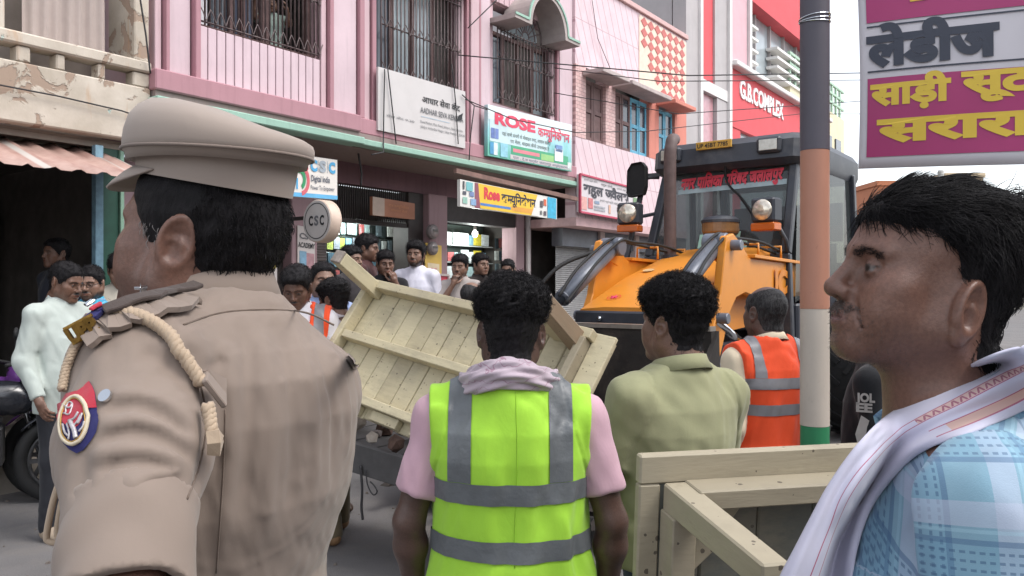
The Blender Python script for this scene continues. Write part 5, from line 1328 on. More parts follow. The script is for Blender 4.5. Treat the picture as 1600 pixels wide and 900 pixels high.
# hood and nose
hb, hf = .50, .47
mb = MB(); rs = []
for y, hw, zt_, zl_ in ((.32, hb, 1.99, 1.30), (.8, hb, 1.88, 1.26), (1.5, hb - .005, 1.695, 1.22), (2.05, hf, 1.515, 1.2), (2.30, hf - .01, 1.43, 1.2)):
    rs.append([Vector(p) for p in ((-hw, y, zl_), (-hw, y, zt_ - .05), (-hw + .035, y, zt_ - .008), (-hw + .10, y, zt_), (-.2, y, zt_ + .014), (.2, y, zt_ + .014), (hw - .10, y, zt_), (hw - .035, y, zt_ - .008), (hw, y, zt_ - .05), (hw, y, zl_))])
hood_ = autosmooth(mb.rings(rs).build('hood', M_OR, EX), 35)
MB().box(-hf + .02, hf - .02, 2.27, 2.36, .75, 1.412).build('grille_panel', M_CAB2, EX, bevel=.015)
MB().box(-.6, .6, 2.363, 2.44, 1.02, 1.285).build('counterweight', mat('dark_counterweight', '2e3036', .5, .2), EX, bevel=.015)
write('ESCORTS', mat('pale_decal', 'b4b6ba', .45, .08), EX, (.47, 2.4445, 1.155), (-1, 0, 0), (0, 0, 1), .86, .10, .045)
MB().cyl((.20, 2.36, 1.35), (.20, 2.385, 1.35), .02, 12).build('lock', M_CHR, EX, smooth=True)
def onhood(u, y, d=.004):                      # point on the sloping hood top
    z = np.interp(y, [.32, .8, 1.5, 2.05, 2.30], [1.99, 1.88, 1.695, 1.515, 1.43]) + .014
    return Vector((-u, y, z + d))
def disc(c, ex, ey, r_, m_, nm, parent, n=24, r0=0.0):
    c, ex, ey = Vector(c), Vector(ex).normalized(), Vector(ey).normalized()
    if r0: q = []; [q.extend([c + (ex * math.cos(2 * math.pi * i / n) + ey * math.sin(2 * math.pi * i / n)) * r0, c + (ex * math.cos(2 * math.pi * i / n) + ey * math.sin(2 * math.pi * i / n)) * r_]) for i in range(n)]; return MB().poly(q, [(2 * i, 2 * i + 1, (2 * i + 3) % (2 * n), (2 * i + 2) % (2 * n)) for i in range(n)]).build(nm, m_, parent)
    return MB().poly([c + (ex * math.cos(2 * math.pi * i / n) + ey * math.sin(2 * math.pi * i / n)) * r_ for i in range(n)], [tuple(range(n))]).build(nm, m_, parent)
sl = (onhood(0, 2.2) - onhood(0, 2.0)); M_EMB = mat('red_emblem', 'd8503a', .5)
c_ = onhood(-.23, 2.08, .006); disc(c_, (1, 0, 0), sl, .062, M_EMB, 'emblem', EX, r0=.053)
mb = MB(); nz = Vector((1, 0, 0)).cross(sl).normalized()
for k in range(3):
    a_ = R(60 * k + 30); d_ = Vector((1, 0, 0)) * math.cos(a_) + sl.normalized() * math.sin(a_); mb.bar(c_ - d_ * .038, c_ + d_ * .038, .014, .002 + .0012 * k, up=nz)
mb.build('emblem_star', mat('pink_emblem', 'd8466a', .5), EX)
disc(onhood(-.31, 1.30, .006), (1, 0, 0), onhood(0, 1.4) - onhood(0, 1.2), .055, mat('pale_oval', 'c9a878', .4), 'badge', EX)
# exhaust stack and air pre-cleaner
st = [V3(-.42, .62, 1.86), V3(-.42, .62, 2.9), V3(-.42, .60, 3.02), V3(-.43, .55, 3.10), V3(-.47, .42, 3.13)]
o = MB().tube(catmull(st[:1] + [V3(-.42, .62, 2.4)] + st[1:], 5), .062, 16).build('exhaust_pipe', M_STK, EX, smooth=True)
MB().cyl(V3(-.42, .62, 1.885), V3(-.42, .62, 1.93), .10, 18).build('exhaust_collar', M_CAB2, EX)
pc = V3(.07, .52, 0)
mb = MB(); mb.rings([[Vector((pc.x + r_ * math.cos(2 * math.pi * i / 28), pc.y + r_ * math.sin(2 * math.pi * i / 28), z)) for i in range(28)] for r_, z in ((.07, 1.92), (.07, 2.10), (.15, 2.11), (.17, 2.13))])
mb.build('air_cleaner_stem', M_CAB2, EX, smooth=False)
mb = MB(); mb.rings([[Vector((pc.x + r_ * math.cos(2 * math.pi * i / 28), pc.y + r_ * math.sin(2 * math.pi * i / 28), z)) for i in range(28)] for r_, z in ((.165, 2.131), (.178, 2.15), (.178, 2.235))])
mb.build('air_cleaner_bowl', mat('brown_bowl', '8a6844', .3, .2, 10), EX, smooth=False)
mb = MB(); mb.rings([[Vector((pc.x + r_ * math.cos(2 * math.pi * i / 28), pc.y + r_ * math.sin(2 * math.pi * i / 28), z)) for i in range(28)] for r_, z in ((.186, 2.236), (.186, 2.262), (.15, 2.292), (.05, 2.31))])
mb.build('air_cleaner_cap', M_CAB2, EX, smooth=False)
# cab: pillars, roof, glass, door, interior
ZC0, ZC1 = 1.30, 2.90
fl_b, fl_t = V3(-.82, .30, 1.93), V3(-.72, .02, ZC1); fr_b, fr_t = V3(.64, .30, 1.93), V3(.64, .02, ZC1)
bl, br = V3(-.80, -1.95, 0), V3(.72, -1.95, 0)
mb = MB(); mb.bar(fl_b, fl_t, .085, .09, up=(0, 1, 0)); mb.build('cab_pillar', M_CAB2, EX, bevel=.012)
mb = MB(); mb.bar(fr_b, fr_t, .085, .09, up=(0, 1, 0)); mb.build('cab_pillar', M_CAB2, EX, bevel=.012)
MB().bar(fl_b, V3(-.84, .34, ZC0 - .2), .09, .09, up=(0, 1, 0)).build('cab_pillar', M_CAB2, EX, bevel=.012)
MB().bar(fr_b, V3(.68, .34, ZC0 - .2), .09, .09, up=(0, 1, 0)).build('cab_pillar', M_CAB2, EX, bevel=.012)
for b_, m_ in ((bl, -.80), (br, .72)):
    MB().bar((b_.x, b_.y, 1.2), (b_.x, b_.y + .25, ZC1), .10, .10, up=(0, 1, 0)).build('cab_pillar', M_CAB2, EX, bevel=.012)
    MB().bar((b_.x, -.82, 1.2), (b_.x * .985, -.72, ZC1), .06, .07, up=(0, 1, 0)).build('cab_pillar', M_CAB2, EX, bevel=.01)
MB().bar(V3(-.80, .30, 1.90), V3(.64, .30, 1.90), .09, .08, up=(0, 0, 1)).build('cab_sill', M_CAB2, EX, bevel=.01)
rs = []
for z, ins, fy in ((ZC1 - .08, .02, .13), (ZC1 - .02, .0, .20), (ZC1 + .16, .0, .17), (ZC1 + .235, .05, .08), (ZC1 + .26, .2, -.1)):
    x0_, x1_, y0_, y1_ = -.74 + ins, .84 - ins, -2.05 + ins, fy - ins * .3
    c_ = .07; rs.append([Vector(p) for p in ((x0_ + c_, y0_, z), (x1_ - c_, y0_, z), (x1_, y0_ + c_, z), (x1_, y1_ - c_, z), (x1_ - c_, y1_, z), (x0_ + c_, y1_, z), (x0_, y1_ - c_, z), (x0_, y0_ + c_, z))])
autosmooth(MB().rings(rs).build('cab_roof', M_CAB2, EX), 30)
# rear and side lower panels
MB().box(.72 - .02 - 1.5, .80, -2.0, -1.93, ZC0 - .1, 1.9).build('cab_panel', M_CAB2, EX)
MB().box(-.76, -.70, -1.9, -.75, .95, 1.62).build('cab_panel', M_CAB2, EX, bevel=.02); MB().box(-.74, -.68, -.74, .26, .9, 1.45).build('door', M_CAB2, EX, bevel=.02)
MB().box(.76, .82, -1.9, .26, .95, 1.62).build('cab_panel', M_CAB2, EX, bevel=.02)
MB().box(-.66, .74, -1.9, .28, 1.12, 1.18).build('cab_floor', M_CAB2, EX)
MB().box(-.62, .78, .29, .335, 1.3, 1.86).build('firewall', M_CAB2, EX)
def quad(pts, nm, m_, parent=EX): return MB().poly(pts, [(0, 1, 2, 3)]).build(nm, m_, parent)
quad([V3(-.77, .302, 1.95), V3(.60, .302, 1.95), V3(.60, .03, 2.86), V3(-.68, .03, 2.86)], 'windscreen', M_WIND)
quad([V3(.70, -.70, 1.64), V3(.70, .22, 1.46), V3(.665, .03, 2.82), V3(.70, -.70, 2.84)], 'door_glass', M_WIND); quad([V3(.72, -1.88, 1.64), V3(.72, -.86, 1.64), V3(.715, -.78, 2.84), V3(.72, -1.75, 2.84)], 'side_glass', M_WIND)
quad([V3(-.82, -1.88, 1.64), V3(-.82, .25, 1.64), V3(-.76, .02, 2.84), V3(-.80, -1.75, 2.84)], 'side_glass', M_WIND); quad([V3(.68, -1.9, 1.7), V3(-.76, -1.9, 1.7), V3(-.76, -1.72, 2.84), V3(.68, -1.72, 2.84)], 'rear_glass', M_WIND)
M_SEAT = mat('black_vinyl', '26262a', .5, .2, 8)
MB().box(-.30, .36, -1.2, -.65, 1.5, 1.65).build('seat', M_SEAT, EX, bevel=.05); MB().box(-.28, .34, -1.32, -1.18, 1.6, 2.3).build('seat_back', M_SEAT, EX, bevel=.05)
mb = MB(); c_ = V3(.0, -.28, 1.98); mb.tube([c_ + Vector((.2 * math.cos(a), .2 * math.sin(a) * .75, .2 * math.sin(a) * -.6)) for a in [2 * math.pi * k / 24 for k in range(24)]], .014, 8, closed=True); mb.tube([c_, c_ + Vector((0, .28, -.5))], .025, 8)
mb.bar(c_ - Vector((.19, 0, 0)), c_ + Vector((.19, 0, 0)), .03, .015); mb.build('steering_wheel', M_BLK, EX, smooth=True)
MB().box(-.35, .45, .0, .26, 1.6, 1.9).build('dashboard', M_SEAT, EX, bevel=.03)
MB().box(-.60, .70, -1.86, -1.80, 2.15, 2.6).build('rear_blind', mat('maroon_blind', '5a2a30', .8), EX)
MB().box(-.55, .15, -1.78, -1.74, 1.7, 2.12).build('rear_shelf_cloth', mat('pale_green_cloth', '8d9a8c', .8, .2, 20), EX)
wz = lambda L: None
def onwind(u, v, d=.006):                     # u 0..1 from image left to right, v 0..1 up
    a = V3(-.77, .302, 1.95).lerp(V3(.60, .302, 1.95), u); b = V3(-.68, .03, 2.86).lerp(V3(.60, .03, 2.86), u); p = a.lerp(b, v); n = Vector((0, .96, .29)).normalized(); return p + n * d
def onw(q):
    return q
a_, b_ = onwind(.115, .765), onwind(.95, .80); ex = (b_ - a_).normalized(); ey = (onwind(.5, .9) - onwind(.5, .5)).normalized()
write('नगर पािलका पिरषद जलालपुर', mat('red_windscreen_decal', 'd23b4c', .5), EX, a_, ex, ey, (b_ - a_).length, .125, .05, off=.004)
MB().poly([onwind(.10, .71, .003), onwind(.985, .74, .003), onwind(.985, .80, .003), onwind(.10, .765, .003)], [(0, 1, 2, 3)]).build('windscreen_strip', mat('pale_strip', '9fb0b4', .3, .2, 6), EX)
for u0, u1, v0, v1 in ((.36, .45, .06, .22), (.57, .68, .05, .24), (.70, .74, .05, .16)):
    MB().poly([onwind(u0, v0, .004), onwind(u1, v0, .004), onwind(u1, v1, .004), onwind(u0, v1, .004)], [(0, 1, 2, 3)]).build('windscreen_sticker', mat('mint_paper', 'a5cfc0', .6, .1), EX)
MB().tube(catmull([V3(-.02, .17, ZC1 + .01), onwind(.52, .80, .03), onwind(.66, .60, .03), onwind(.78, .38, .03)], 6), .011, 8).build('wiper', M_BLK, EX, smooth=True)
MB().bar(onwind(.62, .66, .022), onwind(.80, .33, .022), .02, .012, up=(0, 1, 0)).build('wiper_blade', M_BLK, EX)
# roof lights and number plate
for lat in (-.62, .44):
    lt = MB().box(-lat - .12, -lat + .12, .10, .235, ZC1 + .03, ZC1 + .185).build('work_light', M_CAB2, EX, bevel=.02)
    MB().box(-lat - .09, -lat + .09, .2355, .243, ZC1 + .055, ZC1 + .16).build('lens', mat('lamp_lens', 'b7b4ac', .15, .15, 30, metal=.3), lt, bevel=.003)
pl_ = MB().box(-.06, .32, .195, .22, ZC1 + .13, ZC1 + .21).build('number_plate', mat('amber_plate', 'c99a3c', .5, .1), EX, bevel=.003)
write('UP 45BT 7785', M_BLACKT, pl_, (.305, .22, ZC1 + .148), (-1, 0, 0), (0, 0, 1), .33, .042, .02, off=.003)
# head lamps, indicators, mirror and stays
def headlamp(c, ang):
    e_ = Matrix.Translation(c) @ Matrix.Rotation(ang, 4, 'Z')
    def tb_(mb): mb.v = [tuple(e_ @ Vector(v)) for v in mb.v]; return mb
    h = tb_(MB().box(-.12, .12, -.12, .05, -.11, .12)).build('headlight', M_CAB2, EX, bevel=.02)
    n = 24; mb = MB(); mb.rings([[Vector((r_ * math.cos(2 * math.pi * i / n), y, .005 + r_ * math.sin(2 * math.pi * i / n))) for i in range(n)] for r_, y in ((.10, .051), (.098, .058), (.07, .072), (.03, .08))])
    tb_(mb).build('lens', mat('bright_lens', 'd8cfc0', .08, .25, 25, metal=.6), h, smooth=True)
    tb_(MB().box(-.12, .12, -.10, .055, -.19, -.115)).build('indicator', mat('amber_indicator', 'c2601c', .25, .1), h, bevel=.01)
    return h
headlamp(V3(-.94, .52, 2.38), R(8)); headlamp(V3(.52, .55, 2.33), R(-8))
MB().tube([V3(-.94, .42, 2.36), V3(-.98, .3, 2.36), V3(-.80, .2, 2.40)], .02, 8).build('lamp_stay', M_CAB2, EX, smooth=True); MB().tube([V3(.58, .45, 2.25), V3(.66, .36, 2.05), V3(.66, .33, 1.95)], .02, 8).build('lamp_stay', M_CAB2, EX, smooth=True)
MB().bar(V3(-1.04, .42, 1.86), V3(-.93, .18, 2.82), .05, .05, up=(0, 1, 0)).build('guard_bar', M_CAB2, EX, bevel=.008)
MB().bar(V3(-.93, .18, 2.82), V3(-.72, .06, 2.84), .04, .04).build('guard_bar', M_CAB2, EX)
mm = MB(); mm.rings([[V3(-.97 + a * k * .85, .30 - b, 2.77 + c * k * .85) for a, c in ((-.10, -.22), (.10, -.2), (.13, -.1), (.13, .16), (.08, .22), (-.06, .21), (-.12, .12), (-.13, -.16))] for b, k in ((0, .9), (-.03, 1), (.05, 1), (.08, .9))])
mm.build('side_mirror', M_BLK, EX, bevel=.006); MB().tube([V3(-.95, .26, 2.78), V3(-.87, .16, 2.80), V3(-.8, .1, 2.8)], .018, 8).build('mirror_stay', M_CAB2, EX, smooth=True)
# loader arms: rear beam, knee plate, front leg, cylinders, hoses
for sd, lat in ((1, .62), (-1, -.56)):
    kn = (1.70, 1.97)
    prof = [(-.25, 1.52), (-.25, 1.83), (1.30, 1.86), (1.52, 1.99), (1.66, 2.05), (1.79, 2.02), (1.84, 1.9), (1.93, 1.55), (2.24, .98), (2.16, .88), (2.04, .90), (1.90, 1.12), (1.74, 1.40), (1.60, 1.52), (1.40, 1.56), (1.0, 1.50)]
    arm = MB().prism([(y, z) for y, z in prof], (-lat - .035, 0, 0), (0, 1, 0), (0, 0, 1), (1, 0, 0), .07).build('loader_arm', M_OR, EX, bevel=.008)
    MB().prism([(1.52, 1.96), (1.66, 2.05), (1.80, 2.01), (1.84, 1.86), (1.62, 1.8)], (-lat + sd * .10 - .012, 0, 0), (0, 1, 0), (0, 0, 1), (1, 0, 0), .024).build('knee_plate', M_OR, arm, bevel=.004)
    MB().bar(V3(lat, -.25, 1.845), V3(lat, 1.28, 1.875), .15, .03).build('arm_flange', M_OR, arm, bevel=.004)
    for y, z in ((1.70, 1.95), (2.13, .98), (1.98, 1.36)): MB().cyl(V3(lat - .12, y, z), V3(lat + .12, y, z), .045, 14).build('pin', M_GREYS, arm, bevel=.006)
    mid = Vector((2.45, 1.49)); a2 = Vector((1.70, 1.97)); d2 = (Vector((3.02, 1.24)) - a2)
    la = lat - sd * .10
    p0, p1, p2 = V3(la, 1.70, 1.97), V3(la, 1.70 + d2.x * .62, 1.97 + d2.y * .62), V3(la, 3.02, 1.24)
    MB().tube([p0, p1], .072, 16).build('bucket_cylinder', M_GREYS, EX, smooth=True); MB().tube([p1, p2], .032, 12).build('piston_rod', M_CHR, EX, smooth=True)
    MB().cyl(p1 - (p1 - p0).normalized() * .05, p1 + (p1 - p0).normalized() * .012, .07, 16).build('cylinder_gland', M_GREYS, EX)
    MB().cyl(V3(la - .10, 1.70, 1.97), V3(la + .10, 1.70, 1.97), .085, 18).build('cylinder_eye', M_GREYS, EX, bevel=.01)
    # lift cylinder below the beam and tipping link
    MB().tube([V3(lat + sd * .02, .35, 1.02), V3(lat + sd * .02, 1.35, 1.10)], .07, 16).build('lift_cylinder', M_OR, EX, smooth=True); MB().tube([V3(lat + sd * .02, 1.35, 1.10), V3(lat + sd * .02, 2.0, 1.34)], .035, 12).build('piston_rod', M_CHR, EX, smooth=True)
    MB().bar(V3(la, 2.15, .98), V3(la, 3.05, .62), .07, .12).build('bucket_link', M_OR, EX, bevel=.01)
    MB().bar(V3(lat * .72, .35, .8), V3(lat * .80, .30, 1.84), .12, .3, up=(0, 1, 0)).build('loader_tower', M_OR, EX, bevel=.01)
    for k, (dz, dl) in enumerate(((.095, .03), (.04, .10))):
        hs = [V3(la + dl, .2, 1.92), V3(la + dl, .9, 1.98 + .03 * k), V3(la + dl, 1.5, 2.02), V3(la + dl, 1.74, 2.0 + dz * .5), V3(la + dl, 2.1, 1.80 + dz), V3(la + dl * 1.3, 2.4, 1.62 + dz * 1.2), V3(la + dl, 2.62, 1.44 + dz)]
        MB().tube(catmull(hs, 5), .013, 8).build('hydraulic_hose', M_BLK, EX, smooth=True)
    for y in (.45, 1.05):
        MB().tube([V3(la - .1, y, 1.875), V3(la - .1, y, 1.99), V3(la + .12, y, 1.99), V3(la + .12, y, 1.875)], .012, 6).build('hose_guard', M_OR, EX, smooth=True)
MB().tube(catmull([V3(-.56, 1.72, 1.95), V3(-.72, 2.15, 1.80), V3(-.85, 2.35, 1.55), V3(-.86, 2.42, 1.30), V3(-.66, 2.55, 1.22), V3(-.5, 2.7, 1.25)], 6), .019, 8).build('hydraulic_hose', M_BLK, EX, smooth=True)
write('JCB', mat('pressed_orange', 'cf7d1a', .45), EX, V3(.665, .75, 1.56), (0, -1, 0), (0, 0, 1), .62, .20, .06, off=.006)
# bucket
bp = [(3.06, 1.32), (3.02, .70), (3.10, .36), (3.32, .22), (3.80, .20), (3.82, .235), (3.36, .27), (3.17, .40), (3.10, .72), (3.12, 1.32)]
bk = MB().prism(bp, (-1.08, 0, 0), (0, 1, 0), (0, 0, 1), (1, 0, 0), 2.16).build('bucket', M_RUST, EX)
for x in (-1.10, 1.07): MB().prism([(3.04, 1.32), (3.0, .7), (3.09, .33), (3.33, .19), (3.8, .19), (3.40, .95)], (x, 0, 0), (0, 1, 0), (0, 0, 1), (1, 0, 0), .03).build('bucket_side', M_RUST, bk)
for k in range(8): MB().prism([(3.78, .17), (4.02, .19), (3.78, .25)], (-1.03 + k * .285, 0, 0), (0, 1, 0), (0, 0, 1), (1, 0, 0), .07).build('bucket_tooth', M_RUST, bk)
MB().bar((-1.08, 3.09, 1.335), (1.08, 3.09, 1.335), .09, .03).build('bucket_lip', mat('shiny_worn_lip', '9a938c', .35, .2, 10, metal=.7), bk)
# ------------------------------------------------------------------ tricolour pole
pl0 = P(1273, 700, 2.8); TP = empty('street_pole', (pl0.x, 2.8, 0), 0, 'steel street pole painted dark grey, orange, white and green in bands', 'pole')
def polepaint(name, c):
    t = NT(name); c = lin(c); a = t.ramp(t.noise(3, 7, vec=t.map((3, 3, 1))), [(.3, tuple(x * .85 for x in c)), (.7, c)])
    s_ = t.ramp(t.noise(45, 7, vec=t.map((1, 1, .45)), rough=.8), [(.60, (0,) * 3), (.72, (.55,) * 3)]); a = t.mix(s_, a, tuple(x * .45 for x in c))
    t.col(a); t.bump(t.noise(40, 4), .15, .002); t.set(Roughness=.55); return t.m
def oct_(r_, z, n=22): return [Vector((r_ * math.cos(2 * math.pi * (i + .5) / n), r_ * math.sin(2 * math.pi * (i + .5) / n), z)) for i in range(n)]
for nm, z0, z1, c in (('green_band', .30, fs(0, 0)[1] * 0 + CH - (668 - 450) / F * 2.75, '2f8257'), ('white_band', CH - (668 - 450) / F * 2.75 + .0005, CH - (483 - 450) / F * 2.75, 'c3b8ac'), ('orange_band', CH - (483 - 450) / F * 2.75 + .0005, CH + (450 - 232) / F * 2.75, 'b5806a'), ('dark_shaft', CH + (450 - 232) / F * 2.75 + .0005, 6.5, '55515b')):
    autosmooth(MB().rings([oct_(.0495, z0), oct_(.0485, z1)]).build(nm, polepaint('pole_' + nm, c), TP), 30)
MB().cyl((0, 0, 0), (0, 0, .3), .09, 16).build('pole_base', M_CONC, TP)
mb = MB(); zt_ = CH + 422 / F * 2.75
for k in range(3): mb.tube([(.0525 * math.cos(a), .0525 * math.sin(a), zt_ + .008 * k + .006 * math.sin(a + k)) for a in [2 * math.pi * i / 20 for i in range(20)]], .0018, 5, closed=True)
mb.build('wire_tie', M_CHR, TP)
# ------------------------------------------------------------------ banner
BA, BB = P(1341, 264, 3.15), P(1640, 264, 2.90); bx = (BB - BA); bx.z = 0; bL = bx.length; bx.normalize(); bn = bx.cross(Vector((0, 0, 1)))
BH = P(1341, -150, 3.15).z - BA.z
def bwave(x, z): return .012 * math.sin(x * 5 + z * 2.2) + .010 * math.sin(z * 6 - x * 3) + .02 * (1 - z / BH) * math.sin(x * 2.2)
BO = tag(bpy.data.objects.new('hanging_banner', None), 'magenta and white cloth banner with yellow lettering hanging top right', 'banner'); COL.objects.link(BO); BO.location = BA
BL = bL + .35
def bpt(x, z, d=0.0):
    w = bwave(x, z); v = bx * x + Vector((0, 0, z)) + bn * (w + d); v.z += -.02 * (x / bL) * (1 - z / BH); v += bx * (.006 * math.sin(z * 5) * max(0, 1 - x * 4)); return v
def bsheet(x0, x1, z0, z1, m_, nm, d, nx=26, nzz=10, sl=0.0):
    mb = MB(); q = [[bpt(x0 + (x1 - x0) * i / nx, z0 + (z1 - z0) * j / nzz + sl * (x0 + (x1 - x0) * i / nx), d) for i in range(nx + 1)] for j in range(nzz + 1)]
    mb.poly([p for r_ in q for p in r_], [(j * (nx + 1) + i, j * (nx + 1) + i + 1, (j + 1) * (nx + 1) + i + 1, (j + 1) * (nx + 1) + i) for j in range(nzz) for i in range(nx)])
    return mb.build(nm, m_, BO, smooth=True)
M_FLEX = mat('white_flex_cloth', 'c9c5cb', .45, .05, 2); M_MAG = mat('magenta_print', 'a32c68', .42, .06, 3); M_YEL = mat('yellow_letter', 'd9b93c', .45, .05); M_NVY = mat('navy_letter', '2d3242', .45, .05)
o = bsheet(0, BL, 0, BH, M_FLEX, 'banner_cloth', 0, 40, 24); md = o.modifiers.new('t', 'SOLIDIFY'); md.thickness = .002
def bz(y): return (264 - y) / F * 3.15
b0 = .028
bsheet(b0, BL, bz(247), bz(127), M_MAG, 'printed_panel', .0035, sl=.01); bsheet(b0, BL, bz(40), BH - .03, M_MAG, 'printed_panel', .0035, sl=.012)
for y in (48, 118): bsheet(b0, BL, bz(y), bz(y - 2.5), M_NVY, 'printed_line', .0045, 26, 1, .012)
def bwrite(s, m_, px0, py0, px1, hpx, bold, sl=.012):
    x0 = (px0 - 1341) / F * 3.12; x1 = (px1 - 1341) / F * 3.0; V, Fc, adv = letters(s, bold); w0 = V[:, 0].max() - V[:, 0].min()
    q = [bpt(x0 + (v[0] - V[:, 0].min()) * (x1 - x0) / w0, bz(py0) + v[1] / .7 * hpx / F * 3.1 + sl * x0 + .02 * (v[0] * (x1 - x0) / w0), .006)[:] for v in V]
    me = bpy.data.meshes.new('lettering'); me.from_pydata(q, [], Fc); me.update(); link('lettering', me, BO, m_)
bwrite('लेडीज', M_NVY, 1351, 107, 1540, 48, .054); bwrite('परस', M_NVY, 1570, 99, 1690, 48, .054)
bwrite('साड़ी', M_YEL, 1356, 168, 1474, 33, .050); bwrite('सूट', M_YEL, 1482, 160, 1588, 33, .050); bwrite('सरारा', M_YEL, 1366, 224, 1590, 35, .050)
bwrite('चसमा', M_YEL, 1360, 8, 1640, 74, .07)
MB().tube([bpt(.0, BH), bpt(0, BH) + Vector((-.12, .0, .5)), bpt(0, BH) + Vector((-.22, -.15, 1.1))], .004, 5).build('banner_cord', M_CAB, BO)
MB().tube([bpt(BL, BH), bpt(BL, BH) + Vector((.2, 0, .6))], .004, 5).build('banner_cord', M_CAB, BO)

# ------------------------------------------------------------------ wooden platforms (takhts)
def creamwood(name, c, dark, spots=.5):
    t = NT(name); c = lin(c)
    a = t.ramp(t.noise(5, 6, vec=t.map((1, 6, 1))), [(.3, tuple(x * .86 for x in c)), (.7, c)])
    d = t.ramp(t.noise(3.2, 8, rough=.65), [(.52, (0,) * 3), (.72, (.55,) * 3)]); a = t.mix(d, a, lin(dark))
    oi = t.n('ObjectInfo'); tone = t.ramp(oi.outputs['Random'], [(0, (.80, .79, .78)), (1, (1.0, 1.0, 1.0))]); a = t.mix(1.0, a, tone, 'MULTIPLY')
    w_ = t.ramp(t.noise(2.2, 9, vec=t.map((1, 2.5, 1), loc=(3, 1, 2)), rough=.75), [(.50, (0,) * 3), (.62, (.42,) * 3)]); a = t.mix(w_, a, lin('8f8672'))
    vo = t.n('TexVoronoi'); vo.inputs['Scale'].default_value = 42; t.l(t.co(), vo.inputs['Vector']); sz = t.math('MULTIPLY', t.sep(vo.outputs['Color'])[0], .42)
    s_ = t.math('MULTIPLY', t.math('LESS_THAN', t.math('ADD', vo.outputs['Distance'], t.math('MULTIPLY', t.noise(120, 3), .18)), t.math('SUBTRACT', sz, .06)), t.math('MULTIPLY', t.math('GREATER_THAN', t.noise(4, 5), .47), spots)); a = t.mix(s_, a, lin('4a4038'))
    g_ = t.ramp(t.noise(10, 8, vec=t.map((1, 9, 1)), rough=.75), [(.58, (0,) * 3), (.66, (.5,) * 3)]); a = t.mix(g_, a, lin('8d8270'))
    t.col(a); h = t.math('ADD', t.noise(18, 5, vec=t.map((1, 7, 1))), t.math('MULTIPLY', s_, -.6)); t.bump(h, .3, .003); t.set(Roughness=.65); return t.m
M_CW = creamwood('cream_painted_wood', 'cabf9f', 'a39a88', .65); M_CW2 = creamwood('worn_cream_wood', 'aca28c', '857c6e', .85); M_CW3 = creamwood('bare_leg_wood', 'a08a72', '8a7868', .8); M_DRY = creamwood('dark_grey_wood', '6f716a', '55564f', .7)  # last one: darker grey wood for the standing platform's planks
class Fr:
    def __init__(s, o, ex, ey, ez): s.o, s.x, s.y, s.z = Vector(o), Vector(ex).normalized(), Vector(ey).normalized(), Vector(ez).normalized()
    def __call__(s, a, b, c): return s.o + s.x * a + s.y * b + s.z * c
    def box(s, mb, a0, a1, b0, b1, c0, c1): return mb.hexa([s(a0, b0, c0), s(a1, b0, c0), s(a1, b1, c0), s(a0, b1, c0), s(a0, b0, c1), s(a1, b0, c1), s(a1, b1, c1), s(a0, b1, c1)])
def takht_object(name, label, fr):
    o = bpy.data.objects.new('wooden_platform', None); COL.objects.link(o); tag(o, label, 'wooden platform', 'overturned cream platforms')
    M = Matrix((fr.x, fr.y, fr.z)).transposed().to_4x4(); M.translation = fr.o; o.matrix_basis = M; return o
TLc = P(588, 446, 5.2); TRc = P(963, 534, 4.0); uu = TRc - TLc
wv = Vector((-.256, 1, -.136)); 
Yb = (uu.x * TLc.x + uu.y * TLc.y + uu.z * (TLc.z - CH)) / (uu.x * -.256 + uu.y + uu.z * -.136)
BLc = Vector((-.256 * Yb, Yb, CH - .136 * Yb)); ww = BLc - TLc
LA, WA_ = uu.length, ww.length; nn = ww.cross(uu) ; nn = nn if nn.y < 0 else -nn
frA = Fr(TLc, uu, ww, nn); TA_ = takht_object('A', 'tilted cream platform with underside and stubby legs facing out, before the excavator', frA)
loc = Fr((0, 0, 0), (1, 0, 0), (0, 1, 0), (0, 0, 1))
if frA.x.cross(frA.y).dot(frA.z) < 0: TA_['_lh'] = 1
def tbx(parent, nm, m_, a0, a1, b0, b1, c0, c1, bev=.004):
    mb = MB(); loc.box(mb, a0, a1, b0, b1, c0, c1); return mb.build(nm, m_, parent, bevel=bev)
npl = 14; xs = [LA * k / npl for k in range(npl + 1)]
for k in range(npl):
    g0 = random.uniform(.002, .007); 
    if k in (9,): g0 = .010
    tbx(TA_, 'plank', M_CW, xs[k] + g0, xs[k + 1] - .002, .01, WA_ - .01 + random.uniform(-.006, .006), -.022 + random.uniform(-.002, .002), .0 + random.uniform(-.002, .002))
tbx(TA_, 'rail', M_CW, .0, LA - .10, -.005, .05, .003, .085); tbx(TA_, 'rail', M_CW, .055, LA - .11, WA_ * .44, WA_ * .44 + .05, .003, .075); tbx(TA_, 'rail', M_CW, .055, LA - .11, WA_ * .86, WA_ * .86 + .05, .003, .075)
tbx(TA_, 'end_rail', M_CW, .0, .052, .052, WA_, .003, .09); tbx(TA_, 'end_rail', M_CW2, LA - .16, LA - .115, .052, WA_, .003, .10)
tbx(TA_, 'edge_board', M_CW, LA - .112, LA + .01, -.01, WA_ + .01, .003, .03)
for k in range(5): tbx(TA_, 'cleat', M_CW, .3 + k * .33, .3 + k * .33 + .22, WA_ * .86 + .052, WA_ * .86 + .11, .003, .05)
legm = [(.06, .045, .40), (LA - .19, .06, .42), (.06, WA_ - .07, .40), (LA - .19, WA_ - .07, .42)]
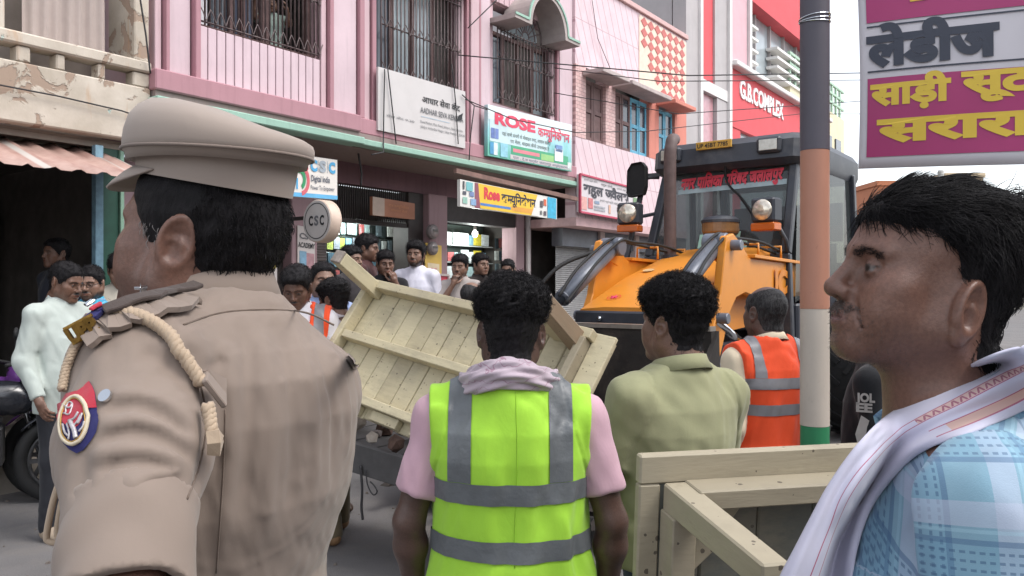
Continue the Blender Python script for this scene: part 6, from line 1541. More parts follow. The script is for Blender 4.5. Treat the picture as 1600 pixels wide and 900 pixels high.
for i, (a, b, h) in enumerate(legm):
    mb = MB(); mb.hexa([(a - .045, b - .04, .004), (a + .05, b - .04, .004), (a + .05, b + .05, .004), (a - .045, b + .05, .004), (a - .04, b - .035, h), (a + .04, b - .035, h), (a + .04, b + .045, h), (a - .04, b + .045, h)])
    lg = mb.build('leg', (M_CW, M_CW3)[i % 2], TA_, bevel=.005)
    if i < 2: tbx(lg, 'worn_leg_end', mat('grey_worn_end', '8a8078', .9, .3, 25, .4), a - .042, a + .042, b - .037, b + .047, h + .001, h + .022, .006)
tbx(TA_, 'brace', M_CW, LA - .36, LA - .25, .052, .075, .003, .3)
# second platform, standing on edge at the lower right
bo = P(1000, 712, 1.75); ex_ = Vector((1, .22, 0)).normalized(); ez_ = Vector((.22, -1, .0)).normalized(); ey_ = Vector((-.02, .09, -1)).normalized()
ez_ = ex_.cross(ey_); ez_ = ez_ if ez_.y < 0 else -ez_; ey_ = ez_.cross(ex_); ey_ = ey_ if ey_.z < 0 else -ey_
frB = Fr(bo, ex_, ey_, ez_); TB_ = takht_object('B', 'cream speckled platform standing on edge with a leg jutting out, lower right', frB)
TB_['label'] = 'cream speckled platform standing on edge with a leg jutting out, beside blue checked shirt'
LB, WB_ = 1.15, 1.12
for k in range(8):
    tbx(TB_, 'plank', M_DRY, .01 + k * (LB - .02) / 8 + .003, .01 + (k + 1) * (LB - .02) / 8, .012, WB_ - .012, -.02 + random.uniform(-.001, .001), -.004)
for nm, q in (('edge_board', (0, LB, 0, .065)), ('edge_board', (0, LB, WB_ - .065, WB_)), ('edge_board', (0, .05, .0655, WB_ - .0655)), ('edge_board', (LB - .05, LB, .0655, WB_ - .0655))):
    tbx(TB_, nm, M_CW2, q[0], q[1], q[2], q[3], -.024, .004, .004)
tbx(TB_, 'rail', M_CW2, .105, LB - .05, .058, .100, .0045, .085, .003); tbx(TB_, 'rail', M_CW2, .050, .105, .120, WB_ - .06, .0045, .075, .003)
tbx(TB_, 'rail', M_CW2, .05, LB - .05, WB_ - .10, WB_ - .058, .0045, .085, .003); tbx(TB_, 'rail', M_CW2, LB - .10, LB - .051, .101, WB_ - .101, .0045, .075, .003)
for nm, pts in (('gusset', [(.12, .101), (.24, .101), (.17, .20)]), ('gusset', [(.106, .13), (.106, .27), (.185, .20)])):
    mb = MB(); mb.prism(pts, (0, 0, .0048), (1, 0, 0), (0, 1, 0), (0, 0, 1), .03); mb.build(nm, M_CW2, TB_, bevel=.003)
for i, (a, b) in enumerate(((.055, .062), (LB - .12, .062), (.055, WB_ - .12), (LB - .12, WB_ - .12))):
    mb = MB(); mb.hexa([(a, b, .005), (a + .062, b, .005), (a + .062, b + .062, .005), (a, b + .062, .005), (a + .004, b + .004, .42), (a + .058, b + .004, .42), (a + .058, b + .058, .42), (a + .004, b + .058, .42)])
    mb.build('leg', M_CW2, TB_, bevel=.004)
# dark table with rubble under the tilted platform
ta = P(545, 690, 4.55); tb2 = P(760, 752, 4.05); dx = (tb2 - ta)
DT = bpy.data.objects.new('handcart_frame', None); COL.objects.link(DT); tag(DT, 'dark grey plank frame with rubble under the tilted cream platform', 'cart'); DT.location = (ta.x, ta.y, 0)
hx = Vector((dx.x, dx.y, 0)).normalized(); hn = Vector((-hx.y, hx.x, 0)); M_DK = mat('dark_weathered_wood', '4a4848', .8, .25, 6, .4, 30, dirt=.3)
def hpt(a, b, z): return hx * a + hn * b + Vector((0, 0, z))
sl_ = dx.z / Vector((dx.x, dx.y, 0)).length; z0 = ta.z
for b, nm in ((0, 'side_plank'), (.75, 'side_plank')):
    mb = MB(); mb.hexa([hpt(-.5, b, z0 - .17 + sl_ * -.5), hpt(1.2, b, z0 - .17 + sl_ * 1.2), hpt(1.2, b + .04, z0 - .17 + sl_ * 1.2), hpt(-.5, b + .04, z0 - .17 + sl_ * -.5), hpt(-.5, b, z0 + sl_ * -.5), hpt(1.2, b, z0 + sl_ * 1.2), hpt(1.2, b + .04, z0 + sl_ * 1.2), hpt(-.5, b + .04, z0 + sl_ * -.5)])
    mb.build(nm, M_DK, DT, bevel=.005)
for k in range(9):
    a = -.48 + k * .187; mb = MB(); mb.hexa([hpt(a, .041, z0 - .07 + sl_ * a), hpt(a + .17, .041, z0 - .07 + sl_ * (a + .17)), hpt(a + .17, .749, z0 - .07 + sl_ * (a + .17)), hpt(a, .749, z0 - .07 + sl_ * a), hpt(a, .041, z0 - .045 + sl_ * a), hpt(a + .17, .041, z0 - .045 + sl_ * (a + .17)), hpt(a + .17, .749, z0 - .045 + sl_ * (a + .17)), hpt(a, .749, z0 - .045 + sl_ * a)])
    mb.build('plank', M_DK, DT)
for a, b in ((-.42, .06), (.62, .06), (.42, .70), (1.1, .70)):
    MB().bar(hpt(a, b, .0), hpt(a, b, z0 - .08 + sl_ * a), .07, .07, up=(0, 1, 0)).build('leg', M_DK, DT)
for i in range(34):
    a = random.uniform(-.3, 1.0); b = random.uniform(.06, .6); r_ = random.uniform(.03, .075)
    bm = bmesh.new(); bmesh.ops.create_icosphere(bm, subdivisions=1, radius=r_)
    for v in bm.verts: v.co *= random.uniform(.65, 1.2)
    me = bpy.data.meshes.new('rubble_stone'); bm.to_mesh(me); bm.free()
    o = link('rubble_stone', me, None, mat(('rubble_grey', 'rubble_brown', 'rubble_pale')[i % 3], ('6a6260', '5a453c', '9a8f84')[i % 3], .9, .3, 20, .5, 50))
    o.location = Vector((ta.x, ta.y, 0)) + hpt(a, b, z0 - .045 + sl_ * a + r_ * .6 + random.choice((0, .05, .09))); tag(o, '%s lump of rubble lying in the dark plank frame' % ('grey', 'brown', 'pale')[i % 3], 'rubble', 'rubble lumps in the plank frame')
MB().tube(catmull([hpt(.10, -.012, z0 - .12), hpt(.12, -.02, z0 - .25), hpt(.115, -.02, z0 - .35), hpt(.125, -.02, z0 - .42)], 5), .008, 6).build('hanging_cord', M_CAB, DT, smooth=True)
MB().tube(catmull([hpt(.14, -.012, z0 - .14), hpt(.16, -.02, z0 - .22), hpt(.2, -.02, z0 - .27), hpt(.23, -.02, z0 - .25), hpt(.21, -.02, z0 - .22), hpt(.18, -.02, z0 - .2)], 5), .004, 6).build('hanging_cord', M_CAB, DT, smooth=True)

# ------------------------------------------------------------------ parked motorcycles at the left edge
def motorcycle(label, loc, rz, body):
    o = empty('parked_motorcycle', loc, rz, label, 'motorcycle', 'motorcycles parked by the dark shop')
    M_B = mat('bike_paint_' + body, body, .25, .15, 5, coat=.6); M_E = mat('engine_alloy', '5a5a5c', .4, .3, 20, metal=.7)
    for y, in ((.65,), (-.62,)):
        mb = MB(); mb.tube([(0, y + .29 * math.cos(a), .31 + .29 * math.sin(a)) for a in [2 * math.pi * k / 36 for k in range(36)]], .05, 10, closed=True); w = mb.build('wheel', M_BLK, o, smooth=True)
        mb = MB(); mb.tube([(0, y + .235 * math.cos(a), .31 + .235 * math.sin(a)) for a in [2 * math.pi * k / 30 for k in range(30)]], .018, 8, closed=True)
        for k in range(6): mb.bar((0, y, .31), (0, y + .23 * math.cos(R(60 * k)), .31 + .23 * math.sin(R(60 * k))), .03, .03, up=(1, 0, 0))
        mb.cyl((-.07, y, .31), (.07, y, .31), .05, 12); mb.build('rim', M_E, w)
        mb = MB(); mb.rings([[Vector((x, y + .37 * math.cos(R(a)), .31 + .37 * math.sin(R(a)))) for x in (-.06, .06)] + [Vector((x, y + .36 * math.cos(R(a)), .31 + .36 * math.sin(R(a)))) for x in (.06, -.06)] for a in range(20, 150, 10)]); mb.build('mudguard', M_B if y > 0 else M_BLK, o, smooth=True)
    for x in (-.09, .09): MB().tube([(x, .65, .31), (x, .50, .75), (x * .9, .42, .98)], .024, 10).build('fork', M_CHR, o, smooth=True)
    V, Q = snet(lambda p: smin(ell(p, (0, .12, .80), (.13, .28, .13)), ell(p, (0, .34, .78), (.10, .14, .12)), .08), (-.3, -.3, .5), (.3, .6, 1.1), .03); link('fuel_tank', npmesh('fuel_tank', V, Q), o, M_B)
    V, Q = snet(lambda p: smin(ell(p, (0, -.30, .79), (.12, .36, .06)), ell(p, (0, -.58, .83), (.10, .18, .05)), .05), (-.3, -1, .6), (.3, .3, 1.1), .03); link('seat', npmesh('seat', V, Q), o, M_SEAT)
    MB().box(-.13, .13, -.08, .26, .30, .60).cyl((-.16, .02, .42), (.16, .02, .42), .12, 18).build('engine', M_E, o, bevel=.03)
    MB().box(-.10, .10, -.62, -.05, .52, .74).build('side_cover', M_B, o, bevel=.03)
    MB().tube([(.12, .18, .40), (.15, .05, .27), (.16, -.3, .30), (.17, -.85, .42)], [.025, .028, .05, .05], 12).build('exhaust', M_CHR, o, smooth=True)
    MB().tube([(-.36, .30, 1.06), (-.22, .38, 1.06), (0, .42, 1.01), (.22, .38, 1.06), (.36, .30, 1.06)], .014, 8).build('handlebar', M_BLK, o, smooth=True)
    for x in (-.28, .28):
        MB().tube([(x, .34, 1.06), (x * 1.2, .36, 1.25)], .007, 6).build('mirror_stay', M_BLK, o); V, Q = snet(lambda p: ell(p, (x * 1.25, .36, 1.28), (.07, .018, .045)), (x * 1.25 - .12, .3, 1.2), (x * 1.25 + .12, .42, 1.36), .012); link('mirror', npmesh('mirror', V, Q), o, M_BLK)
    V, Q = snet(lambda p: smax(ell(p, (0, .52, .92), (.15, .16, .16)), p[:, 1] - .6, .02), (-.25, .3, .7), (.25, .8, 1.15), .02); f = link('headlight_cowl', npmesh('headlight_cowl', V, Q), o, M_B)
    MB().cyl((0, .59, .90), (0, .625, .90), .085, 20).build('headlight', mat('bright_lens', 'd8cfc0', .08), f, bevel=.01)
    V, Q = snet(lambda p: ell(p, (0, -.85, .80), (.07, .10, .06)), (-.2, -1.05, .6), (.2, -.6, 1), .02); link('tail_light', npmesh('tail_light', V, Q), o, mat('red_lens', '8f1f24', .2))
    MB().tube([(-.12, .0, .3), (-.22, -.15, .02)], .012, 8).build('side_stand', M_E, o)
    return o
motorcycle('dark motorcycle with black tank parked beside the man in pale green', (-3.96, 5.75, 0), R(-62), '24262c')
motorcycle('purple motorcycle with shiny cowl parked at the left edge', (-4.25, 6.15, 0), R(-85), '6d3f86')
# ------------------------------------------------------------------ people in the street and by the shops
SK1, SK2, SK3 = (.185, .098, .067), (.245, .138, .096), (.140, .073, .052)
def man(label, px, ytop, Y, z0, heading, extra=.0, **kw):
    X = (px - 800) / F * Y; zt_ = CH - (ytop - 450) / F * Y
    return human(label, (X, Y, z0), heading, H=(zt_ - z0) / (1.722 + extra) * 1.70, **kw)
def plaid(t, base):
    x = t.sep(t.co()); c = base
    for ax, k, w, cc in ((0, 9, .3, '2f6f9a'), (2, 8, .28, '2f7fae'), (0, 18, .12, 'a8d8e6'), (2, 17, .1, 'b8849a')):
        m_ = t.math('LESS_THAN', t.math('FRACT', t.math('MULTIPLY', x[ax], k)), w); c = t.mix(t.math('MULTIPLY', m_, .5), c, lin(cc))
    return c
def bigcheck(t, base):
    x = t.sep(t.co()); a = t.math('LESS_THAN', t.math('FRACT', t.math('MULTIPLY', x[0], 5.5)), .5); b = t.math('LESS_THAN', t.math('FRACT', t.math('MULTIPLY', x[2], 6.5)), .5)
    m_ = t.math('MULTIPLY', a, b); s_ = t.math('LESS_THAN', t.math('FRACT', t.math('MULTIPLY', x[2], 90)), .6); return t.mix(t.math('MULTIPLY', m_, t.math('ADD', .55, t.math('MULTIPLY', s_, .3))), base, lin('6a5a62'))
def scribble(t, base):
    n = t.noise(16, 3, dist=1.5); m_ = t.ramp(n, [(.60, (0,) * 3), (.63, (.8,) * 3), (.66, (0,) * 3)]); return t.mix(m_, base, lin('4a4540'))
C_BLK, C_BLU = cloth('black_cotton', '1d1d20'), cloth('navy_cotton', '23283a')
# deep in the dark shop
man('shopkeeper in dark clothes standing deep in the unlit left shop', 88, 372, 7.2, .22, 150, skin=SK1, shirt=cloth('dark_blue_cotton', '2a2d38'), sleeve='short', hres=.008, res=.014)
# man in pale green
r_, Mh, ar = man('man in pale green shirt and black trousers looking down, left edge', 99, 405, 5.2, 0, -112, skin=SK1, shirt=cloth('pale_green_shirt', 'b2bab4'), sleeve='long', head=(-16, 8, 0), hair='short', hairkw=dict(top=.008), mous=.9, headkey='mid', hres=.0045, res=.009, hem=.775,
    arms=dict(L=((-.170, -.018, 1.375), (-.235, -.06, 1.10), (-.21, .09, .90)), R=((.170, -.018, 1.375), (.235, -.04, 1.10), (.23, .08, .88))), trousers=cloth('charcoal_trousers', '23242a'), shoes=mat('pale_sandal', '9a8a78', .6), belly=.025, stance=(.05, .02), folds=.006, seed=12)
# blue plaid with glasses
def glasses(root, Mh):
    mb = MB()
    for sd in (1, -1):
        mb.tube([(sd * .032 + .021 * math.cos(a), .103, .004 + .016 * math.sin(a)) for a in [2 * math.pi * k / 16 for k in range(16)]], .0017, 6, closed=True); mb.tube([(sd * .053, .100, .008), (sd * .078, .03, .012), (sd * .079, -.01, .005)], .0016, 6)
    mb.tube([(-.012, .104, .008), (0, .108, .011), (.012, .104, .008)], .0016, 6); o = mb.build('glasses', M_BLK, root, smooth=True); o.matrix_local = Mh
r_, Mh, ar = man('bearded man with glasses in bright blue checked shirt behind the pale green shirt', 141, 413, 5.9, 0, 172, skin=SK2, shirt=cloth('blue_plaid', '46a5c4', pattern=plaid), head=(-8, 14, 0), beard=.75, mous=.9, hres=.0045, res=.010, headkey='fat', headkw=dict(fat=.005)); glasses(r_, Mh)
man('young man in cream scribble-print hooded jacket by the green door frame', 190, 392, 6.6, .0, -152, skin=SK2, shirt=cloth('cream_print', 'b5ad9f', pattern=scribble), sleeve='long', head=(-22, -6, 0), hres=.0055, hair='fringe')
# the group behind the tilted platform
C_WHT = cloth('white_cotton', 'cfccd2'); M_OVEST = cloth('orange_vest', 'e8512a', .7, 500); M_TAPE = mat('grey_reflective_tape', '7d7c80', .45, .08, 12, .15, 150); M_TAPE2 = mat('dark_grey_tape', '63676a', .45, .14, 10, .5, 45)
r_, Mh, ar = man('man in open orange safety vest over white shirt looking down', 466, 412, 5.0, 0, 185, skin=SK3, shirt=C_WHT, head=(-24, -4, 0), hair='short', hairkw=dict(top=.02), hres=.005, res=.010, mous=.6, collar=True)
vest(r_, ar, M_OVEST, M_TAPE, open_front=True, res=.011)
man('man with neat side hair in pale blue shirt looking right, behind the tilted platform', 506, 409, 5.7, 0, -148, skin=SK2, shirt=cloth('pale_blue_cotton', '8f9fc4'), head=(0, -8, 0), hair='flat', hres=.005, mous=.5, headkey='fat', headkw=dict(fat=.005))
man('man seen from behind in large-checked white shirt and khaki trousers', 524, 437, 5.15, 0, 52, skin=SK1, shirt=cloth('large_check', 'c4bcc0', pattern=bigcheck), sleeve='long', head=(-10, 8, 0), hair='curly', hres=.005, res=.010, trousers=cloth('khaki_trousers', '6b5f4a'), shoes=mat('tan_sandal', '8a6a4a', .6), stance=(.12, .03), fat=.012)
man('young man in black shirt, arms folded, left of the maroon shirt', 549, 384, 7.3, .30, -118, skin=SK2, shirt=cloth('charcoal_shirt', '2e2a2c'), hair='fringe', hres=.006,
    arms=dict(L=((-.170, -.018, 1.375), (-.25, .06, 1.13), (-.04, .20, 1.18)), R=((.170, -.018, 1.375), (.25, .06, 1.12), (.05, .22, 1.13))))
r_, Mh, ar = man('tall young man in maroon shirt holding a phone in profile', 573, 366, 7.9, .30, -95, skin=SK1, shirt=cloth('maroon_shirt', '4a2c2c'), sleeve='long', hair='fringe', hres=.006, head=(-4, 0, 0),
    arms=dict(L=((-.170, -.018, 1.375), (-.23, .0, 1.10), (-.12, .24, 1.10)), R=((.170, -.018, 1.375), (.23, .02, 1.10), (.10, .24, 1.12))))
MB().box(-.04, .04, .33, .342, 1.08, 1.23).build('phone', M_BLK, r_, bevel=.004)
r_, Mh, ar = man('young man in black printed T-shirt with his hand over his mouth', 602, 391, 7.7, .30, -158, skin=SK1, shirt=C_BLK, hair='fringe', hres=.006, head=(-6, 0, 0), collar=False,
    arms=dict(L=((-.170, -.018, 1.375), (-.20, .14, 1.14), (-.07, .135, 1.40)), R=((.170, -.018, 1.375), (.22, .08, 1.12), (-.02, .20, 1.14))), hands=dict(L=dict(dir=(.35, .1, 1), nrm=(-.3, .9, 0), curl=.7)))
write('NOPE', mat('white_tee_print', 'c9c6c6', .7), r_, (.10, .135, 1.20), (-1, 0, 0), (0, 0, 1), .2, .06, .05)
r_, Mh, ar = man('bearded man with long dark hair in plain white T-shirt facing the street', 650, 377, 8.1, .30, 168, skin=SK2, shirt=cloth('bright_white_tee', 'd8d6e2'), hair='fringe', hairkw=dict(side=-.03, thick=.014, nape=-.11), beard=.9, mous=1.0, hres=.005, res=.010, collar=False)
r_, Mh, ar = man('man in light grey shirt with a fist at his mouth at the right-hand shop', 719, 397, 8.1, .30, 170, skin=SK2, shirt=cloth('light_grey_shirt', 'a39a96'), hair='fringe', hres=.005, beard=.5, mous=.8, head=(-4, -4, 0),
    arms=dict(R=((.170, -.018, 1.375), (.21, .16, 1.13), (.04, .155, 1.40)), L=((-.170, -.018, 1.375), (-.21, .10, 1.08), (.06, .22, 1.10))), hands=dict(R=dict(dir=(-.3, .0, 1), nrm=(.2, .9, 0), curl=1.0)))
man('young man in dark brown shirt in profile before the right-hand shop counter', 751, 396, 9.0, .30, -140, skin=SK2, shirt=cloth('dark_brown_shirt', '2c2524'), hair='fringe', hres=.006)
man('young man in navy shirt beside the white drain pipe', 793, 404, 9.0, .30, 160, skin=SK2, shirt=C_BLU, hair='short', hres=.006, head=(-8, 10, 0))
man('dark-haired man in black shirt seen above the green vest wearer, facing right', 786, 423, 7.0, 0, -75, skin=SK2, shirt=C_BLK, hair='short', hairkw=dict(top=.018), hres=.006)
man('balding man with grey temples in peach shirt seen from behind', 738, 438, 6.2, 0, -38, skin=SK2, shirt=cloth('peach_shirt', 'c98a62'), hair='bald', hairmat=M_HAIRG, hres=.005)
# person behind the left barred window
pw = fp(fs(424, 40, .62)[0], .62, 3.56)
r_, Mh, ar = human('person in pale green top behind the bars of the left window', pw, 180 + 20, H=1.36, skin=SK2, shirt=cloth('pale_green_top', '9fb0a8'), head=(-8, 0, 0), hair='fringe', hres=.007, legs=True,
    arms=dict(R=((.170, -.018, 1.375), (.24, .12, 1.36), (.22, .20, 1.60)), L=((-.170, -.018, 1.375), (-.24, .10, 1.30), (-.2, .22, 1.45))), hands=dict(R=dict(dir=(0, .1, 1), nrm=(0, -1, 0), curl=1.0)))
# person in black hooded top beyond the pole
r_, Mh, ar = human('person in black top with white print behind the street pole', (P(1360, 500, 3.25).x, 3.25, 0), 60, H=1.52, skin=SK2, shirt=cloth('black_hoodie', '17181c'), sleeve='long', hres=.006, res=.010, collar=False)
M_WP = mat('white_sleeve_print', '98928f', .7, .1, 20)
for s_, z, w, h in (('JOL', 1.305, .075, .035), ('EE', 1.262, .065, .035)):
    write(s_, M_WP, r_, (-.256, .030, z), (0, -1, 0), (0, 0, 1), w, h, .05)
MB().prism([(0, 0), (.05, .01), (.06, .10), (.01, .13), (-.012, .05)], (-.268, .02, 1.115), (0, -1, 0), (.1, 0, 1), (-1, 0, 0), .004).build('printed_panel', M_WP, r_)
# ------------------------------------------------------------------ foreground people
from mathutils.bvhtree import BVHTree
CAMP = Vector((0, 0, CH))
def bvh(objs):
    V, Fc = [], []
    bpy.context.view_layer.update()
    for o in objs:
        b = len(V); M = o.matrix_world
        V += [M @ v.co for v in o.data.vertices]; Fc += [tuple(b + i for i in p.vertices) for p in o.data.polygons]
    return BVHTree.FromPolygons(V, Fc)
def hit(tree, px, py, fall=1.0):
    """surface point of an already built body seen at a photo pixel (used to seat badges, cords and cloth on it)"""
    d = P(px, py, 1.0) - CAMP; h, n, i, dist = tree.ray_cast(CAMP, d.normalized())
    if h is None: return P(px, py, fall), Vector((0, -1, 0))
    if n.dot(d) > 0: n = -n
    return h, n
def world_loc(root):
    bpy.context.view_layer.update(); Mi = root.matrix_world.inverted(); return lambda v: tuple(Mi @ Vector(v))
C_PINKT = cloth('pink_tee', 'c4a0ac'); M_GVEST = cloth('lime_vest', 'a0d340', .75, 500, var=.05)
# ---- man in lime vest, seen from behind
r_, Mh, ar = human('man in lime green safety vest with grey bands, seen from behind', (-.004, 2.0, 0), 0, H=1.594, skin=(.100, .058, .046), shirt=C_PINKT, hair='curly', hairkw=dict(thick=.0035, top=.031, curl=.007, kcurl=52, nape=-.085, side=.01), hres=.0038, res=.007, hairres=.0042, fat=.010, collar=False, slr=.96, folds=.005, creases=.008, seed=22,
    arms=dict(R=((.190, -.010, 1.362), (.268, -.02, 1.09), (.262, .05, .86)), L=((-.190, -.010, 1.362), (-.268, -.02, 1.09), (-.262, .05, .86))), trousers=cloth('dark_grey_trousers', '2b2c30'), head=(-6, 0, 2))
vest(r_, ar, M_GVEST, M_TAPE2, hem=.80, hz=(1.194, 1.051), hw=.0265, vx=.128, vw=.030, res=.0065, fat=.028, half=.212, slr=1.0)
for z in (1.19, 1.065, .94): pass
vo_ = [c for c in r_.children if c.name.startswith('safety_vest')][0]; trv = bvh([vo_])
M_BIND = cloth('lime_binding', '8fc02c')
def vline(nm, q, rr=.0016, m_=M_BIND, off=.0002):
    pts = [hit(trv, x, y, 1.85) for x, y in q]; o_ = MB().tube([h + n * off for h, n in pts], rr, 6).build(nm, m_, None, smooth=True); bpy.context.view_layer.update(); o_.parent = vo_; o_.matrix_parent_inverse = vo_.matrix_world.inverted()
vline('back_seam', [(806 + 2 * math.sin(y * .02), y) for y in range(612, 900, 12)], .0013)
def scarf_ring(p):
    a = np.arctan2(p[:, 1] + .022, p[:, 0]); r = np.sqrt(p[:, 0] ** 2 + (p[:, 1] + .022) ** 2)
    zc = 1.490 - .050 * np.sin(a) * (np.sin(a) > 0) - .040 * np.abs(np.cos(a)) ** 2; rc = .090 + .012 * np.abs(np.cos(a)) + .006 * np.sin(a * 3)
    u, v = r - rc, (p[:, 2] - zc) * .88; m = np.arctan2(v, u); q = np.sqrt(u * u + v * v)
    return q - (.036 + .0042 * np.sin(7 * m + 3.0 * a) + .0022 * np.sin(13 * m - 5 * a + 1) + .004 * np.sin(a * 2 + .6))
V, Q = snet(scarf_ring, (-.18, -.2, 1.36), (.18, .18, 1.56), .0045)
def tstripe(t, base):
    n = t.noise(3, 3, dist=1.5); x = t.sep(t.co()); ln = t.math('LESS_THAN', t.math('FRACT', t.math('ADD', t.math('MULTIPLY', x[2], 26), t.math('MULTIPLY', n, 5))), .07); return t.mix(t.math('MULTIPLY', ln, .6), base, lin('8a5a70'))
link('neck_scarf', npmesh('neck_scarf', V, Q), r_, cloth('lilac_white_scarf', 'b3a4ae', pattern=tstripe))
hv, hq = snet(lambda p: hair_sdf(p, thick=.0035, top=.031, curl=.007, kcurl=52, nape=-.085, side=.01), (-.12, -.15, -.13), (.12, .13, .19), .008)
strands('hair_strands', r_, Mh, hv, normals(hv, hq), hv[:, 2] > .035, M_HAIR, n=2600, length=.022, comb=(0, .2, .3), lift=.9, coil=.0045, seg=6, r_=.0011, jit=.8)
strands('hair_strands', r_, Mh, hv, normals(hv, hq), (hv[:, 2] < .04) & (hv[:, 2] > -.08), M_HAIR, n=1800, length=.0045, comb=(0, 0, -1), lift=.3, seg=3, r_=.0006)
# ---- man in olive polo, turned to the left
r_, Mh, ar = human('man in olive green polo shirt looking left past the bucket', (.470, 2.3, 0), 27, H=1.60, skin=(.190, .105, .075), shirt=cloth('olive_polo', '9a9a78'), hair='curly', hairkw=dict(thick=.006, top=.026, curl=.0065, kcurl=50, front=.055, nape=-.088, side=.005), hres=.0038, res=.007, hairres=.0042, fat=.020, belly=.03, seed=8, folds=.006, creases=.011, slr=1.05, hem=.87, headkey='olive', headkw=dict(fat=.004), mous=.6,
    head=(2, 10, 0), arms=dict(L=((-.170, -.018, 1.375), (-.215, .06, 1.11), (-.08, .24, 1.02)), R=((.170, -.018, 1.375), (.215, .06, 1.11), (.06, .25, 1.03))), collarkw=dict(ra=.072, rb=.074, h=.042, tilt=14, flare=.022), trousers=cloth('blue_grey_jeans', '4a5566'))
hv, hq = snet(lambda p: hair_sdf(p, thick=.006, top=.026, curl=.0065, kcurl=50, front=.055, nape=-.088, side=.005), (-.12, -.15, -.13), (.12, .13, .19), .008)
strands('hair_strands', r_, Mh, hv, normals(hv, hq), (hv[:, 2] > .03), M_HAIR, n=2600, length=.024, comb=(0, .4, .3), lift=.8, coil=.006, seg=6, r_=.0011, jit=.8)
strands('hair_strands', r_, Mh, hv, normals(hv, hq), (hv[:, 2] < .04) & (hv[:, 2] > -.085), M_HAIR, n=1500, length=.010, comb=(0, -.3, -1), lift=.3, seg=3, r_=.0009)
# ---- man in orange vest by the pole
r_, Mh, ar = human('balding man in orange safety vest and cream shirt beside the pole, seen from behind', (1.075, 3.4, 0), 24, H=1.60, skin=(.120, .070, .055), shirt=cloth('cream_shirt', 'd6c7ae'), sleeve='long', hair='bald', hairmat=M_HAIRG, hairkw=dict(bald=.075, nape=-.08, thick=.005), hres=.0045, res=.008, fat=.008, seed=9, trousers=cloth('dark_trousers2', '2a2a2e'), head=(0, -4, 0))
vest(r_, ar, M_OVEST, M_TAPE, hem=.80, hz=(1.285, 1.170), hw=.024, vx=.125, vw=.024, res=.008, fat=.008, vz=1.31, half=.200)

# ---- police officer, left foreground
PO = empty('person', (-.362, 1.0, 0), R(70), 'police officer in khaki shirt and peaked cap seen from behind, left foreground', 'person'); S_ = 1.05; PO.scale = (S_,) * 3
LO = world_loc(PO)
shL = LO(P(222, 584, .830)); elL = LO(P(193, 955, .66)); shR = (.150, -.02, 1.385); elR = (.17, .08, 1.13)
PT = [(.72, .18, .135, 0), (.9, .178, .135, .0), (1.05, .174, .122, .022), (1.18, .170, .118, .018), (1.288, .176, .128, -.010), (1.379, .168, .124, -.026), (1.425, .150, .114, -.030), (1.455, .122, .098, -.026), (1.480, .092, .080, -.014), (1.505, .068, .068, -.006)]
eL = Vector(elL); sL = Vector(shL); dL = (eL - sL).normalized()
cuffa = sL + (eL - sL) * .60; cuffb = sL + (eL - sL) * .955
def po_base(p):
    d = column(p, PT)
    d = smin(d, cone(p, (0, -.02, 1.450), shR, .045, .056), .05)
    d = smin(d, cone(p, (0, -.02, 1.475), sL[:], .050, .062), .05)
    aR = cone(p, shR, elR, .064, .056); d = smin(d, aR, .03)
    aL = chain(p, [sL[:], (sL + (eL - sL) * .35)[:], (sL + (eL - sL) * .66)[:]], [.062, .062, .053], .03)
    aL = smax(aL, (p - A3(cuffb[:])) @ A3(dL[:]), .006)
    return smin(d, aL, .028)
def po_cuff(p):
    c = cone(p, cuffa[:], cuffb[:], .0545, .0520); c2 = cone(p, cuffa[:], (eL + dL * .1)[:], .041, .041)
    q = (p - A3(cuffa[:])) @ A3(dL[:]); L = (cuffb - cuffa).length
    sk = .004 * wob(p, (10, 10, 10), 31)
    d = np.maximum(np.maximum(c, -q + sk), q - L + sk * .6)
    d = d + .0022 * wob(p, (16, 16, 16), 32, 1.2)
    return smax(d, -c2, .004)
V, Q = snet(po_base, (-.34, -.30, .68), (.34, .30, 1.60), .012)
tmp = link('tmp', npmesh('tmp', V, Q), PO); tr = bvh([tmp])
def on(px, py): return LO(hit(tr, px, py, .85)[0])
# folds of the shirt: (line in the photo, depth, width); negative = crease, positive = ridge
FOLDS = [(((170, 622), (215, 616), (265, 632), (305, 668)), .006, .010), (((160, 640), (212, 634), (255, 650), (298, 690)), -.009, .010), (((160, 668), (210, 655), (262, 668), (312, 700)), .008, .010), (((150, 690), (205, 676), (258, 690), (300, 716)), -.009, .009),
         (((140, 712), (195, 704), (250, 706), (292, 722)), .008, .010), (((150, 735), (205, 722), (245, 728), (282, 738)), -.008, .008), (((190, 762), (235, 742), (285, 735)), .007, .009), (((225, 770), (262, 752), (288, 752)), -.007, .007),
         (((225, 545), (262, 570), (300, 622)), -.006, .010), (((250, 535), (285, 560), (312, 610)), .005, .009), (((118, 700), (128, 735), (122, 775)), -.006, .010), (((290, 540), (312, 570), (326, 640), (322, 720), (298, 800)), -.012, .011),
         (((350, 530), (362, 600), (358, 700), (345, 890)), .008, .013), (((378, 505), (392, 590), (388, 690), (380, 820)), -.008, .012), (((402, 500), (420, 580), (425, 690), (415, 840)), .007, .012), (((430, 500), (452, 580), (460, 680), (452, 800)), -.008, .012),
         (((455, 505), (478, 570), (492, 660), (490, 780)), .007, .012), (((480, 508), (506, 570), (522, 650), (518, 760)), -.007, .011), (((505, 515), (532, 575), (545, 650), (540, 720)), .006, .010), (((350, 760), (380, 830), (390, 900)), -.007, .014),
         (((300, 590), (330, 575), (352, 560)), -.006, .008), (((335, 560), (345, 640), (340, 740)), -.006, .009), (((445, 820), (478, 760), (520, 700)), .005, .012), (((400, 880), (430, 780), (470, 720)), -.004, .012)]
